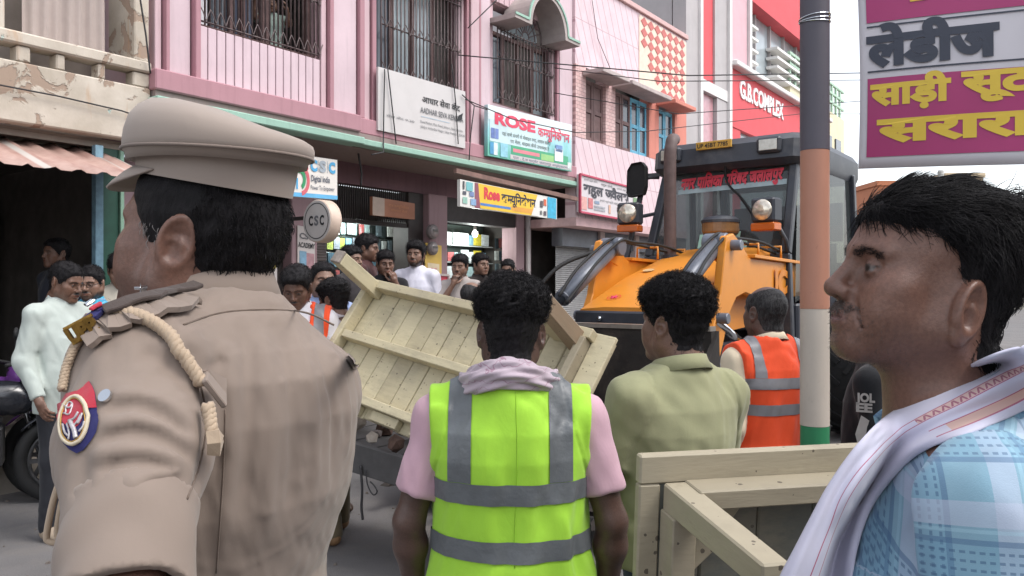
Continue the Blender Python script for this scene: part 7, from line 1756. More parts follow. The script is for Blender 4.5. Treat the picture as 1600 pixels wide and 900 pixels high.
F3 = [([on(*q) for q in catmull([(a, b, 0) for a, b in l], 3)] if False else [on(q[0], q[1]) for q in catmull([(a, b, 0) for a, b in l], 3)], a_, w_) for l, a_, w_ in FOLDS]
yoke = [on(q[0], q[1]) for q in catmull([(a, b, 0) for a, b in ((286, 506), (335, 490), (380, 483), (430, 482), (480, 487), (520, 505))], 4)]
bpy.data.objects.remove(tmp)
def po_shirt(p):
    d = po_base(p); near = np.abs(d) < .05
    if near.any():
        q = p[near]; e = np.zeros(len(q), np.float32)
        for i_, (pts, a_, w_) in enumerate(F3):
            dd, t_ = pline(q, pts); e += (1.5 * a_ * np.exp(-dd / (w_ * .55)) if i_ < 12 or i_ in (20, 21) else (.75 if i_ < 20 and i_ != 19 else 0) * a_ * np.exp(-(dd / (w_ * .62)) ** 2)) * np.clip(np.minimum(t_, 1 - t_) * 5 + .15, 0, 1)
        e += .0016 * wob(q, (13, 13, 4), 41, 1.5) + .0011 * wob(q, (38, 38, 14), 42, 1.8) + .0008 * wob(q, (70, 70, 24), 43, 1.8)
        dd, t_ = pline(q, yoke); e -= .004 * np.exp(-(dd / .0045) ** 2)
        d[near] -= e
    return d
M_KH = cloth('khaki_uniform', '887a70', .8, 1100, .05, bump=.07)
V, Q = snet(po_shirt, (-.34, -.30, .70), (.34, .30, 1.60), .0044, slack=1.7)
psh = link('shirt', npmesh('shirt', V, Q), PO, M_KH)
lo_ = np.minimum(np.array(sL), np.array(eL)) - .12; hi_ = np.maximum(np.array(sL), np.array(eL)) + .12
V, Q = snet(po_cuff, lo_, hi_, .0045); pcf = link('rolled_cuff', npmesh('rolled_cuff', V, Q), PO, M_KH)
# body: head, neck, arms in one mesh
hc = P(312, 380, 1.0); hcl = Vector(LO(hc)); MhP = Matrix.Translation(hcl) @ Euler((R(10.5), R(-2), R(9))).to_matrix().to_4x4() @ Matrix.Scale(.885, 4)
Mn = np.array(MhP, np.float32)
SKP = (.205, .108, .080); wr = eL + Vector((.03, .12, -.22))
armsP = dict(R=(shR, elR, (.17, .20, .93)), L=(tuple(sL), tuple(eL), tuple(wr)))
V, Q, C = whole_body(Mn, armsP, None, .0034, SKP, .25, .7, dict(fat=.006, jaw=1.04, ear=1.16), ar=.76); me = npmesh('body', V, Q); vcol(me, C); link('body', me, PO, M_SKIN)
ho = link('hair', get_hair('police', .004, thick=.007, top=.002, nape=-.080, side=-.004), PO); ho.matrix_local = MhP
hv, hq = snet(lambda p: hair_sdf(p, thick=.007, top=.002, nape=-.080, side=-.004), (-.12, -.15, -.13), (.12, .13, .19), .007)
strands('hair_strands', PO, MhP, hv, normals(hv, hq), (hv[:, 2] < .10) & (hv[:, 1] < -.035), M_HAIR, n=3000, length=.011, comb=(0, -.25, -1), lift=.28, seg=4, r_=.0007, jit=.3)
strands('sideburn', PO, MhP, hv, normals(hv, hq), (np.abs(hv[:, 0]) > .05) & (hv[:, 2] < .022) & (hv[:, 2] > -.02) & (hv[:, 1] > .008), mat('grey_sideburn', '8f8a88', .5), n=150, length=.012, comb=(0, -.3, -1), lift=.3, seg=3, r_=.0006)
# cap
def capring(k, za, a, b, y0=-.010, n=56): return [Vector((a * math.sin(t_), y0 + b * math.cos(t_), za(y0 + b * math.cos(t_)) if callable(za) else za)) for t_ in [2 * math.pi * i / n for i in range(n)]]
hgt = lambda y: .030 + .046 * (lambda s: s * s * (3 - 2 * s))(min(1, max(0, (y + .14) / .25)))
CAPP = PO
zb_ = .080
rim = lambda y: zb_ + .038 - .13 * y
rs = [capring(0, zb_, .0815, .1055), capring(0, lambda y: rim(y) - .008, .0835, .1075)]
M_CAPK = cloth('cap_khaki', '9c8f86', .8, 1100, .04, bump=.06)
band = MB().rings(rs, (False, False)).build('cap', M_CAPK, PO, smooth=True); band.matrix_local = MhP
ra_, rb_ = .107, .122
crown = [capring(0, lambda y: rim(y) - .0075, .0832, .1072), capring(0, lambda y: rim(y) - .012, .098, .118), capring(0, lambda y: rim(y) - .003, ra_ - .004, rb_ - .004), capring(0, lambda y: rim(y), ra_, rb_)]
for k, u in ((1.015, .14), (1.012, .36), (.985, .60), (.90, .80), (.78, .94), (.55, 1.0), (.25, 1.01), (.02, 1.01)):
    crown.append(capring(0, lambda y: rim(y) + .002 + hgt(y) * u, ra_ * k, rb_ * k))
def capwrk(v):
    w_ = .0016 * math.sin(v.x * 40 + v.y * 22) + .002 * math.sin(v.y * 31 - v.x * 15 + 1); return Vector((v.x, v.y, v.z + (w_ if v.z > rim(v.y) + .02 else w_ * .3)))
crown = [[capwrk(v) for v in r__] for r__ in crown]
cr = MB().rings(crown, (False, True)).build('crown', M_CAPK, band, smooth=True)
MB().tube([Vector((v.x * 1.004, v.y * 1.004, v.z)) for v in capring(0, lambda y: rim(y) + .001, ra_ + .0008, rb_ + .0008)], .0022, 6, closed=True).build('crown_piping', cloth('khaki_piping', '7d7068'), band, smooth=True)
pv_, n_ = [], 20
for j, (k, dz) in enumerate(((1.0, 0), (1.16, -.012), (1.34, -.030), (1.40, -.038))):
    row = []
    for i in range(n_ + 1):
        t_ = R(-68 + 136 * i / n_); f_ = math.cos(t_ * 1.3) ** .5 if abs(t_) < R(69) else 0; kk = 1 + (k - 1) * max(0, math.cos(t_ * 1.28)); row.append(Vector((.084 * math.sin(t_) * (1 + (kk - 1) * .35), -.010 + .1075 * math.cos(t_) * kk, zb_ + .008 + dz * max(0, math.cos(t_ * 1.28)))))
    pv_.append(row)
mb = MB(); mb.poly([p for r__ in pv_ for p in r__], [(j * (n_ + 1) + i, j * (n_ + 1) + i + 1, (j + 1) * (n_ + 1) + i + 1, (j + 1) * (n_ + 1) + i) for j in range(3) for i in range(n_)])
o = mb.build('visor', M_CAPK, band, smooth=True); md = o.modifiers.new('t', 'SOLIDIFY'); md.thickness = .003
bd = MB(); bd.prism([(.012 * math.sin(a) * (1 if k % 2 else .8), .014 * math.cos(a) * (1 if k % 2 else .8)) for k, a in enumerate([2 * math.pi * i / 16 for i in range(16)])], (-.012, .0985, zb_ + .028), Vector((1, .1, 0)), (0, 0, 1), Vector((-.1, 1, 0)), .006)
bd.build('cap_badge', mat('badge_black_silver', '3a3a42', .3, .3, 200, metal=.5), band)
MB().prism([(-.008, -.010), (.0, -.012), (.002, .010), (-.006, .012)], (-.030, .0975, zb_ + .026), Vector((1, .25, 0)).normalized(), (0, 0, 1), Vector((-.25, 1, 0)).normalized(), .006).build('cap_badge', mat('silver_badge', 'c9c9d4', .25, .1, metal=.8), band)
o = collar_mesh(c=(0, .012, 1.500), ra=.064, rb=.068, h=.046, tilt=18, gap=30, flare=.013, n=56).build('collar', M_KH, PO, smooth=True)
V, Q = snet(lambda p: trouser_sdf(p), (-.30, -.32, -.02), (.30, .32, 1.1), .014); link('trousers', npmesh('trousers', V, Q), PO, M_KH)
for sd in (1, -1):
    V, Q = shoe_mesh(sd, (0, 0)); link('shoe', npmesh('shoe', V, Q), PO, mat('brown_police_shoe', '4a2f20', .35))
# things sewn on the shirt
tr = bvh([psh, pcf])
def onw_(px, py, off=.0):
    h, n = hit(tr, px, py, .85); return h + n * off, n
def sticker(name, m_, outline, off, parent=None, thick=.0):
    """flat badge outlined in the photo, laid on the sleeve as a finely divided sheet"""
    xs_ = [q[0] for q in outline]; ys_ = [q[1] for q in outline]; bm = bmesh.new()
    vs = [bm.verts.new((x, -y, 0)) for x, y in outline]; f = bm.faces.new(vs); bmesh.ops.triangulate(bm, faces=[f]); 
    for it in range(3):
        el = [e for e in bm.edges if e.calc_length() > 5]
        if el: bmesh.ops.subdivide_edges(bm, edges=el, cuts=1); bmesh.ops.triangulate(bm, faces=[q for q in bm.faces if len(q.verts) > 3])
    for v in bm.verts: v.co = onw_(v.co.x, -v.co.y, off)[0]
    bmesh.ops.recalc_face_normals(bm, faces=bm.faces)
    me = bpy.data.meshes.new(name); bm.to_mesh(me); bm.free(); o = link(name, me, parent, m_, True)
    return o
def keepw(o, parent):                          # world-built geometry -> child without moving it
    bpy.context.view_layer.update(); o.parent = parent; o.matrix_parent_inverse = parent.matrix_world.inverted(); return o
def spline2(q, k=5, closed=True): return [(v.x, v.y) for v in catmull([(a, b, 0) for a, b in q], k, closed)]
M_PRED, M_PBLU, M_PCRM = cloth('patch_red', 'b03242'), cloth('patch_blue', '2a2a5e'), cloth('patch_cream', 'c9bda6')
full = [(142, 597), (147, 606), (151, 618), (152, 638), (156, 658), (152, 675), (143, 690), (132, 703), (121, 708), (110, 702), (101, 692), (96, 678), (94, 662), (92, 645), (91, 631), (99, 629), (103, 622), (107, 616), (115, 614), (124, 612), (133, 606), (138, 600)]
pb_ = keepw(sticker('sleeve_patch', M_PBLU, full, .0016), PO)
red = [(142, 597), (147, 606), (151, 618), (152, 638), (130, 640), (108, 648), (95, 664), (94, 662), (92, 645), (91, 631), (99, 629), (103, 622), (107, 616), (115, 614), (124, 612), (133, 606), (138, 600)]
keepw(sticker('red_field', M_PRED, red, .0024), pb_)
def el2(cx_, cy_, a, b, rot, n=26, a0=0, a1=360): return [(cx_ + a * math.cos(R(t_)) * math.cos(R(rot)) - b * math.sin(R(t_)) * math.sin(R(rot)), cy_ + a * math.cos(R(t_)) * math.sin(R(rot)) + b * math.sin(R(t_)) * math.cos(R(rot))) for t_ in [a0 + (a1 - a0) * i / n for i in range(n)]]
def cordw(pts2, r__, m_, nm, parent, off, closed=False, n=6):
    q = [onw_(x, y, off)[0] for x, y in pts2]; return keepw(MB().tube(q, r__, n, closed=closed).build(nm, m_, None, smooth=True), parent)
keepw(sticker('inner_field', M_PBLU, el2(119.5, 659, 19, 34, 6), .0030), pb_); keepw(sticker('red_field', M_PRED, el2(118, 648, 17, 22, 6), .0036), pb_)
cordw(el2(119.5, 658, 20.5, 36.5, 6), .0019, M_PCRM, 'oval_ring', pb_, .0035, True); cordw(el2(119.5, 658, 17.6, 33, 6), .0006, mat('gold_thread', 'b08a4a', .4, metal=.5), 'oval_ring', pb_, .0042, True)
M_SIL = mat('silver_thread', 'b9b4b6', .4, .2, 300, metal=.4)
for q, r__ in ((((104, 634), (112, 640), (118, 633)), .0009), (((106, 650), (112, 632), (119, 636), (113, 650), (105, 648)), .0008), (((116, 660), (122, 676), (124, 686)), .0022), (((110, 664), (114, 676), (113, 688)), .0010), (((128, 646), (122, 656), (112, 660)), .0012), (((126, 664), (132, 655), (134, 648)), .0012), (((128, 676), (134, 668), (136, 660)), .0012), (((118, 670), (126, 660), (131, 650)), .0009), (((104, 664), (107, 676), (112, 682)), .0010)):
    cordw([(v[0], v[1]) for v in spline2(q, 4, False)], r__, M_SIL, 'emblem_thread', pb_, .0040)
h_, n_2 = onw_(168, 621, .002); o = MB().cyl(h_, h_ + n_2 * .003, .0062, 14).build('silver_button', M_CHR, None, smooth=False); keepw(o, PO)
M_STITCH = cloth('khaki_seam', '6e6056')
def seamline(nm, q, par, m_=M_STITCH, r__=.0011, off=.0004): return cordw(spline2(q, 5, False), r__, m_, nm, par, off)
seamline('yoke_seam', ((286, 508), (335, 491), (380, 485), (430, 484), (480, 489), (522, 508)), psh)
seamline('armhole_seam', ((258, 508), (288, 545), (312, 600), (322, 660), (312, 725), (292, 780)), psh)
seamline('side_seam', ((352, 640), (350, 720), (345, 800), (338, 895)), psh, r__=.0008)
# shoulder strap, title and lanyard
M_DKH = cloth('dark_khaki_edge', '4b413d')
def strip3(name, m_, pts2, w, off, parent=PO, lift=.006):
    """cloth strap along photo points, with real thickness"""
    q = []
    for x, y in pts2: q.append(onw_(x, y, off))
    L = []
    mb = MB()
    for i, (h, n) in enumerate(q):
        d = (q[min(i + 1, len(q) - 1)][0] - q[max(i - 1, 0)][0]).normalized(); sd = d.cross(n).normalized()
        L.append([h - sd * w / 2, h + sd * w / 2, h + sd * w / 2 + n * lift, h - sd * w / 2 + n * lift])
    mb.rings(L); return keepw(mb.build(name, m_, None, bevel=.0012), parent)
ep = strip3('shoulder_strap', M_KH, [(v[0], v[1]) for v in spline2(((138, 533), (165, 511), (200, 496), (240, 486), (290, 474)), 4, False)], .040, .004)
strip3('strap_edge', M_DKH, [(v[0], v[1]) for v in spline2(((172, 502), (205, 489), (250, 478), (310, 462)), 4, False)], .016, .012, ep, .005)
strip3('red_blue_edge', M_PBLU, [(v[0], v[1]) for v in spline2(((146, 519), (158, 508), (171, 499)), 4, False)], .010, .012, ep, .005); strip3('red_blue_edge', M_PRED, [(160, 507), (166, 502), (173, 498)], .007, .018, ep, .003)
for a, b in (((148, 500), (156, 494)), ((216, 478), (232, 472)), ((236, 472), (254, 466))):
    strip3('silver_bar', M_CHR, [a, ((a[0] + b[0]) / 2, (a[1] + b[1]) / 2), b], .007, .0165, ep, .003)
M_BRS = mat('brass_title', '94743a', .35, .3, 120, metal=.8)
h0, n0 = onw_(127, 533, .008); h1, n1 = onw_(166, 514, .008)
exu = (h1 - h0).normalized(); n0 = (CAMP - h0).normalized(); eyu = n0.cross(exu).normalized(); eyu = eyu if eyu.z > 0 else -eyu; n0 = exu.cross(eyu); h0 = h0 + n0 * .004; h1 = h1 + n0 * .004
Vt, Ft, _a = letters('UPP', .06); wv_ = (Vt[:, 0].max() - Vt[:, 0].min())
me = bpy.data.meshes.new('shoulder_title'); me.from_pydata([(h0 + exu * float(v[0] - Vt[:, 0].min()) / wv_ * (h1 - h0).length + eyu * (float(v[1]) / .7 * .0145 - .004) + n0 * .003)[:] for v in Vt], [], Ft); me.update()
o = link('shoulder_title', me, None, M_BRS); md = o.modifiers.new('t', 'SOLIDIFY'); md.thickness = .004; md.offset = 0; keepw(o, ep)
o = MB().bar(h0 - eyu * .004 + n0 * .0015, h1 - eyu * .004 + n0 * .0015, .004, .004).bar(h0 + eyu * .0115 + n0 * .0015, h1 + eyu * .0115 + n0 * .0015, .003, .003).build('title_bar', M_BRS, None); keepw(o, ep)
M_CORD = cloth('khaki_lanyard', 'b09c86', .7, 400)
def braid(name, pts2, r0, off, parent=PO, m_=M_CORD):
    q = [onw_(x, y, off)[0] for x, y in pts2]; q = catmull(q, 3)
    # resample evenly
    out = [q[0]]; step = r0 * .40; acc = 0
    for i in range(1, len(q)):
        a, b = q[i - 1], q[i]; L = (b - a).length; t_ = step - acc
        while t_ <= L and L > 0: out.append(a.lerp(b, t_ / L)); t_ += step
        acc = (L - (t_ - step)) if L > 0 else acc
    mb = MB()
    for ph in (0, 2.094, 4.189):
        pts = []
        for i, p in enumerate(out):
            d = (out[min(i + 1, len(out) - 1)] - out[max(i - 1, 0)]).normalized(); n = Vector((0, -1, .2)); n = (n - d * n.dot(d)).normalized(); s = d.cross(n); a = i * 1.15 + ph
            pts.append(p + (n * math.cos(a) + s * math.sin(a)) * r0 * .42)
        mb.tube(pts, r0 * .60, 6)
    return keepw(mb.build(name, m_, None, smooth=True), parent)
ly = braid('lanyard', spline2(((172, 496), (190, 496), (215, 500), (240, 512), (264, 534), (285, 562), (300, 590), (306, 604)), 3, False), .0074, .007)
braid('lanyard_cord', spline2(((130, 535), (119, 556), (110, 582), (105, 612)), 3, False), .0048, .005, ly); braid('lanyard_cord', spline2(((307, 640), (309, 660), (311, 684)), 3, False), .0070, .012, ly)
strip3('lanyard_loop', M_KH, [(313, 597), (312, 612), (311, 630)], .034, .014, ly, .006); strip3('lanyard_end', M_CORD, [(311, 681), (311, 690), (312, 699)], .020, .008, ly, .012)
o = MB(); a_, n_3 = onw_(330, 600, .016); b_, _n = onw_(338, 592, .018)
cn = [P(100, 735, .80), P(84, 780, .79), P(73, 835, .79), P(77, 846, .79), P(95, 848, .79), P(100, 838, .79)]
keepw(MB().tube(catmull(cn, 6), .0032, 8).build('lanyard_cord', M_CORD, None, smooth=True), ly); keepw(MB().tube(catmull([P(106, 750, .80), P(95, 790, .79), P(89, 832, .79), P(93, 842, .79), P(105, 842, .79)], 6), .0030, 8).build('lanyard_cord', M_CORD, None, smooth=True), ly)
sw = sticker('pocket_flap', M_KH, [(543, 552), (553, 562), (557, 575), (548, 578), (539, 564)], .004); keepw(sw, PO)

# ---- man in the blue checked shirt, right foreground
def shirt_checks():
    t = NT('blue_check_shirt'); u = t.sep(t.co('UV')); base = t.ramp(t.noise(9, 5), [(.3, lin('7a9fb2')), (.7, lin('8fb2c2'))]); c = base
    def band(ax, per, lo, hi): 
        f = t.math('FRACT', t.math('MULTIPLY', u[ax], 1 / per)); return t.math('MULTIPLY', t.math('GREATER_THAN', f, lo), t.math('LESS_THAN', f, hi))
    for ax in (0, 1):
        p = .104 if ax == 0 else .110
        c = t.mix(t.math('MULTIPLY', band(ax, p, .0, .20), .50), c, lin('bcc3d6')); c = t.mix(t.math('MULTIPLY', band(ax, p, .22, .25), .35), c, lin('a9cfdd'))
        c = t.mix(t.math('MULTIPLY', band(ax, p, .30, .345), .62), c, lin('4c6f92')); c = t.mix(t.math('MULTIPLY', band(ax, p, .64, .685), .62), c, lin('4c6f92')); c = t.mix(t.math('MULTIPLY', band(ax, p, .345, .64), .28), c, lin('6797b4'))
        for a_ in (.39, .46, .53, .60):
            dash = t.math('LESS_THAN', t.math('FRACT', t.math('MULTIPLY', u[1 - ax], 140)), .6); c = t.mix(t.math('MULTIPLY', t.math('MULTIPLY', band(ax, p, a_, a_ + .022), dash), .6), c, lin('3f5f80'))
    t.col(c); w = t.noise(900, 2); t.bump(t.math('ADD', w, t.math('MULTIPLY', t.noise(45, 4, rough=.7), 2.0)), .2, .0015); t.set(Roughness=.85); t.b.inputs['Sheen Weight'].default_value = .15; return t.m
M_CHK = shirt_checks()
RM = empty('person', (.495, .93, 0), R(70), 'man in blue checked shirt with white scarf, in profile at right', 'person')
LR = world_loc(RM)
shl = (-.172, -.025, 1.385); ell_ = (-.235, -.04, 1.09); shr = (.170, -.02, 1.385); elr = (.23, -.03, 1.10)
RT = [(.74, .18, .15, 0), (.94, .175, .145, .01), (1.08, .172, .140, .012), (1.2, .176, .134, .004), (1.29, .178, .124, -.008), (1.35, .164, .102, -.018), (1.405, .110, .080, -.022), (1.44, .074, .062, -.026)]
def rm_shirt(p):
    d = column(p, RT)
    for s__, e__ in ((shl, ell_), (shr, elr)):
        d = smin(d, cone(p, (0, -.02, 1.445), s__, .050, .060), .05)
        a = chain(p, [s__, e__], [.070, .058], .03); d = smin(d, a, .020)
    q = np.abs(d) < .05
    if q.any(): d[q] -= .0045 * wob(p[q], (9, 9, 5), 51, 1.6) + .0022 * wob(p[q], (22, 22, 12), 52, 1.5)
    # shoulder seam
    sd = np.abs((p[:, 0] + .140) * .95 + (p[:, 2] - 1.385) * -.30 + .02); m_ = (p[:, 0] < -.07) & (p[:, 2] > 1.2)
    d = d + np.where(m_, .0022 * np.exp(-(sd / .003) ** 2), 0).astype(np.float32)
    return d
V, Q = snet(rm_shirt, (-.36, -.3, .70), (.36, .32, 1.55), .0055, slack=1.6); me = npmesh('shirt', V, Q)
seam = ((V[:, 0] + .140) * .95 + (V[:, 2] - 1.385) * -.30 + .02) < 0
dv = (Vector(ell_) - Vector(shl)).normalized(); sv = dv.cross(Vector((1, 0, 0))).normalized()
rel = V - A3(shl); uvs = np.column_stack([rel @ A3(sv[:]) + .30 * 0, rel @ A3(dv[:])]); uvb = np.column_stack([V[:, 1] + .25 * V[:, 0], V[:, 2] + .5 * np.abs(V[:, 0]) * (V[:, 2] > 1.3)])
Cq = V[Q].mean(1); fs_seam = (((Cq[:, 0] + .140) * .95 + (Cq[:, 2] - 1.385) * -.30 + .02) < 0) & (Cq[:, 2] < 1.5)
l = me.uv_layers.new(name='uv'); lu = np.where(np.repeat(fs_seam, 4)[:, None], uvs[Q.ravel()] + .013, uvb[Q.ravel()]); l.data.foreach_set('uv', np.ascontiguousarray(lu, np.float32).ravel())
rsh = link('shirt', me, RM, M_CHK)
cm = collar_mesh(c=(0, -.016, 1.456), ra=.070, rb=.080, h=.046, tilt=30, gap=44, flare=.016, n=48); cme = cm.mesh('collar'); cv = np.array([v.co[:] for v in cme.vertices], np.float32); setuv(cme, np.column_stack([np.arctan2(cv[:, 0], cv[:, 1]) * .075, cv[:, 2] * 1.0 + .02])); link('collar', cme, RM, M_CHK, True)
nosew = Vector(LR(P(1288, 446, .93))); RRm = Euler((R(10), R(-2), R(18.5))).to_matrix().to_4x4() @ Matrix.Scale(.93, 4)
MhR = Matrix.Translation(nosew - RRm @ Vector((0, .1235, -.024))) @ RRm; Mn = np.array(MhR, np.float32)
SKR = (.185, .096, .070); wl, wr_ = (-.24, .10, .90), (.235, .10, .90)
armsR = dict(L=(shl, ell_, wl), R=(shr, elr, wr_)); HKW = dict(nose=1.03, chin=.004, fat=.002, ear=1.12, earz=-.028, eary=.004)
V, Q, C = whole_body(Mn, armsR, None, .0030, SKR, .10, .12, HKW, colkw=dict(lips=(.185, .095, .085), brow=.5)); Ri_ = np.linalg.inv(Mn).astype(np.float32); Vh = V @ Ri_[:3, :3].T + Ri_[:3, 3]
ck = np.exp(-(((np.abs(Vh[:, 0]) - .05) / .018) ** 2 + ((Vh[:, 2] + .02) / .02) ** 2)) * (Vh[:, 1] > .03); C = C * (1 + .18 * ck[:, None] * A3((1.2, .9, .8)))
eb = np.exp(-(((np.abs(Vh[:, 0]) - .032) / .016) ** 2 + ((Vh[:, 2] + .006) / .007) ** 2)) * (Vh[:, 1] > .06); C = C * (1 - .30 * eb[:, None])
me = npmesh('body', V, Q); vcol(me, C); link('body', me, RM, M_SKIN); Qh = Q
HK = dict(thick=.006, top=.004, nape=-.105, line=([-.10, -.06, -.035, -.012, -.002, .004, .012, .032, .075, .12], [-.105, -.10, -.08, -.02, .0, .030, .046, .058, .060, .072]))
ho = link('hair', get_hair('right', .0035, **HK), RM); ho.matrix_local = MhR
hv, hq = snet(lambda p: hair_sdf(p, **HK), (-.12, -.15, -.13), (.12, .13, .19), .007); hn = normals(hv, hq)
def combf(p): # forward and down over the brow, back and down at the sides
    c = np.zeros_like(p); t_ = np.clip((p[:, 2] - .05) / .05, 0, 1); c[:, 1] = -.8 * t_ - .45 * (1 - t_); c[:, 2] = .05 * t_ - .9 * (1 - t_); c[:, 0] = -.35; return c
strands('hair_strands', RM, MhR, hv, hn, (hv[:, 2] > .045) & (hv[:, 1] > -.07), M_HAIR, n=5600, length=.034, comb=combf, lift=.10, curl=.10, seg=6, r_=.0006, jit=.20, grav=.0)
strands('hair_strands', RM, MhR, hv, hn, (hv[:, 2] <= .06) & (hv[:, 2] > -.10), M_HAIR, n=3600, length=.018, comb=combf, lift=.22, curl=.05, seg=4, r_=.0006, jit=.25)
strands('hair_strands', RM, MhR, hv, hn, (hv[:, 2] > .03) & (hv[:, 1] < -.06), M_HAIR, n=900, length=.040, comb=(-.3, -1, .4), lift=.7, curl=.12, seg=6, r_=.0006, jit=.4)
strands('hair_strands', RM, MhR, hv, hn, (hv[:, 2] > .055) & (hv[:, 1] > .055), M_HAIR, n=60, length=.024, comb=(-.15, .8, -.8), lift=.35, curl=.25, seg=7, r_=.0005, jit=.35, grav=.45)
hd_ = Vh; hnn = normals(Vh, Qh)
strands('eyebrow', RM, MhR, hd_, hnn, (np.abs(hd_[:, 2] - np.interp(np.abs(hd_[:, 0]), [.008, .025, .05], [.021, .0275, .021])) < .004) & (np.abs(hd_[:, 0]) > .010) & (np.abs(hd_[:, 0]) < .05) & (hd_[:, 1] > .06), M_HAIR, n=260, length=.007, comb=lambda p: np.column_stack([np.sign(p[:, 0]), p[:, 0] * 0, p[:, 0] * 0 - .2]), lift=.3, seg=3, r_=.0004, jit=.25)
strands('moustache', RM, MhR, hd_, hnn, (np.sqrt((hd_[:, 0] / .030) ** 2 + ((hd_[:, 2] + .0455) / .0075) ** 2) < 1) & (hd_[:, 1] > .07), mat('greying_moustache', '6a5f5a', .6, .5, 200), n=520, length=.005, comb=lambda p: np.column_stack([np.sign(p[:, 0]) * .5, p[:, 0] * 0 + .2, p[:, 0] * 0 - 1]), lift=.3, seg=3, r_=.00035, jit=.3)
strands('stubble', RM, MhR, hd_, hnn, (hd_[:, 1] > .02) & (hd_[:, 2] < -.045) & (hd_[:, 2] > -.115) & (np.abs(hd_[:, 0]) < .065), mat('stubble_hair', '5a504c', .6, .5, 200), n=1500, length=.0022, comb=(0, .1, -1), lift=.7, seg=2, r_=.00022, jit=.4)
V, Q = snet(lambda p: trouser_sdf(p), (-.30, -.32, -.02), (.30, .32, 1.1), .014); link('trousers', npmesh('trousers', V, Q), RM, cloth('dark_trousers', '23242a'))
for sd in (1, -1):
    V, Q = shoe_mesh(sd, (0, 0)); link('shoe', npmesh('shoe', V, Q), RM, mat('brown_shoe', '3a2a20', .5))
# scarf (gamcha) laid over the near shoulder and down the chest
tr = bvh([rsh] + [c for c in RM.children if c.name.startswith('collar')])
Lr = [(1602, 540, 1640, 600), (1560, 552, 1622, 625), (1515, 572, 1580, 650), (1464, 602, 1530, 672), (1408, 636, 1478, 690), (1364, 668, 1430, 712), (1328, 710, 1390, 752), (1294, 760, 1360, 796), (1267, 810, 1341, 850), (1242, 858, 1332, 902), (1220, 900, 1322, 960), (1190, 970, 1300, 1060), (1175, 1040, 1290, 1130)]
NR, NC = 72, 30; rowsL = catmull([(a, b, 0) for a, b, c, d in Lr], 6); rowsR = catmull([(c, d, 0) for a, b, c, d in Lr], 6)
G, UVs = [], []
for i, (a, b) in enumerate(zip(rowsL, rowsR)):
    row = []; v_ = i / (len(rowsL) - 1)
    for j in range(NC + 1):
        u_ = j / NC; x, y = a.x + (b.x - a.x) * u_, a.y + (b.y - a.y) * u_
        h, n = hit(tr, min(x, 1760), min(y, 1150), .80); row.append((h, n, u_, v_))
    G.append(row)
D = np.array([[(q[0] - CAMP).length for q in row] for row in G])
for it in range(14):                            # drape: smooth the depth, never behind the body
    S2 = D.copy(); S2[1:-1] = (D[:-2] + D[2:] + D[1:-1] * 2) / 4; S2[:, 1:-1] = (S2[:, :-2] + S2[:, 2:] + S2[:, 1:-1] * 2) / 4; D = np.minimum(S2, D + .002)
Vs, Us, mids = [], [], []
for i, row in enumerate(G):
    for j, (h, n, u_, v_) in enumerate(row):
        x_ = rowsL[i].x + (rowsR[i].x - rowsL[i].x) * u_; y_ = rowsL[i].y + (rowsR[i].y - rowsL[i].y) * u_
        d_ = (P(x_, y_, 1.0) - CAMP).normalized(); f_ = .010 + .011 * (.5 + .5 * math.sin(u_ * 13 + 1.2 * math.sin(v_ * 4) + 1)) * (.35 + .65 * min(1, u_ * 2)) + .006 * math.sin(v_ * 9 + u_ * 3) * .5
        f_ *= min(1, .25 + 6 * min(u_, 1 - u_))
        Vs.append(CAMP + d_ * (D[i, j] - f_)); Us.append((u_, v_))
n1_ = NC + 1; fcs = [(i * n1_ + j, i * n1_ + j + 1, (i + 1) * n1_ + j + 1, (i + 1) * n1_ + j) for i in range(len(G) - 1) for j in range(NC)]
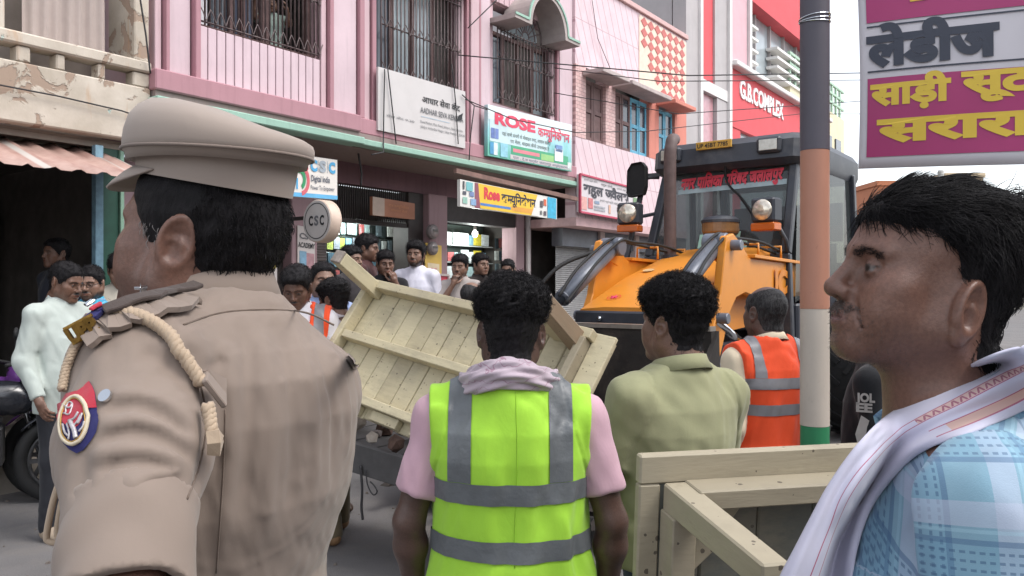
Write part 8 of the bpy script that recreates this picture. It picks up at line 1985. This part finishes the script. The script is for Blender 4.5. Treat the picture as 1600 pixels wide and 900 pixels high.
def scarfm():
    t = NT('white_scarf_cloth'); u = t.sep(t.co('UV')); c = t.ramp(t.noise(9, 5), [(.3, lin('b9b9cc')), (.7, lin('c9c6d6'))])
    def bnd(a, b): return t.math('MULTIPLY', t.math('GREATER_THAN', u[0], a), t.math('LESS_THAN', u[0], b))
    vv = t.math('LESS_THAN', u[1], .34)
    c = t.mix(t.math('MULTIPLY', t.math('MULTIPLY', bnd(.37, .46), vv), .8), c, lin('c9a597'))
    z = t.math('ABSOLUTE', t.math('SUBTRACT', t.math('FRACT', t.math('MULTIPLY', u[1], 46)), .5)); zz = t.math('LESS_THAN', t.math('ABSOLUTE', t.math('SUBTRACT', t.math('MULTIPLY', t.math('SUBTRACT', u[0], .37), 4.0), z)), .12)
    c = t.mix(t.math('MULTIPLY', t.math('MULTIPLY', zz, bnd(.378, .455)), t.math('MULTIPLY', vv, .8)), c, lin('8a3a5e'))
    for a, b in ((.355, .370), (.462, .474)): c = t.mix(t.math('MULTIPLY', bnd(a, b), .85), c, lin('a03458'))
    c = t.mix(t.math('MULTIPLY', t.math('MULTIPLY', bnd(.70, .86), t.math('LESS_THAN', u[1], .30)), .7), c, lin('cf9a78'))
    for a, b in ((.685, .705), (.855, .875)): c = t.mix(t.math('MULTIPLY', t.math('MULTIPLY', bnd(a, b), t.math('LESS_THAN', u[1], .34)), .85), c, lin('a03458'))
    t.col(c); t.bump(t.noise(900, 2), .2, .001); t.set(Roughness=.9); t.b.inputs['Sheen Weight'].default_value = .2; return t.m
me = bpy.data.meshes.new('shoulder_scarf'); me.from_pydata([v[:] for v in Vs], [], fcs); me.update(); setuv(me, np.array(Us, np.float32))
o = link('shoulder_scarf', me, None, scarfm(), True); keepw(o, RM); md = o.modifiers.new('t', 'SOLIDIFY'); md.thickness = .003; md.offset = 0
# phone or clip held low at the left of the scarf
hp = P(1243, 850, .86); o = MB().bar(P(1280, 792, .87), P(1226, 930, .87), .008, .018, up=(.6, .7, .3)).build('phone', M_BLK, None, bevel=.003); tag(o, 'dark edge of a phone held below the white scarf', 'phone')

# unseen frontages added on the photographer's side of the street to shade the foreground
op_ = fempty('added_shade_frontage', 2.0, -14.0); tag(op_, kind='structure')
M_OPP = painted('added_frontage_beige', 'b3a595', .3)
for k in range(5):
    a = -9 + k * 5.0; MB().box(a, a + 4.9, -3, 0, 0, 4.6 + (k * 37 % 5) * .5).build('added_frontage_wall', M_OPP, op_); MB().box(a + .6, a + 4.2, -.02, .05, .2, 2.6).build('added_frontage_shutter', M_SHUT, op_); MB().box(a, a + 4.9, .001, 1.0, 3.0, 3.15).build('added_frontage_ledge', M_OPP, op_)
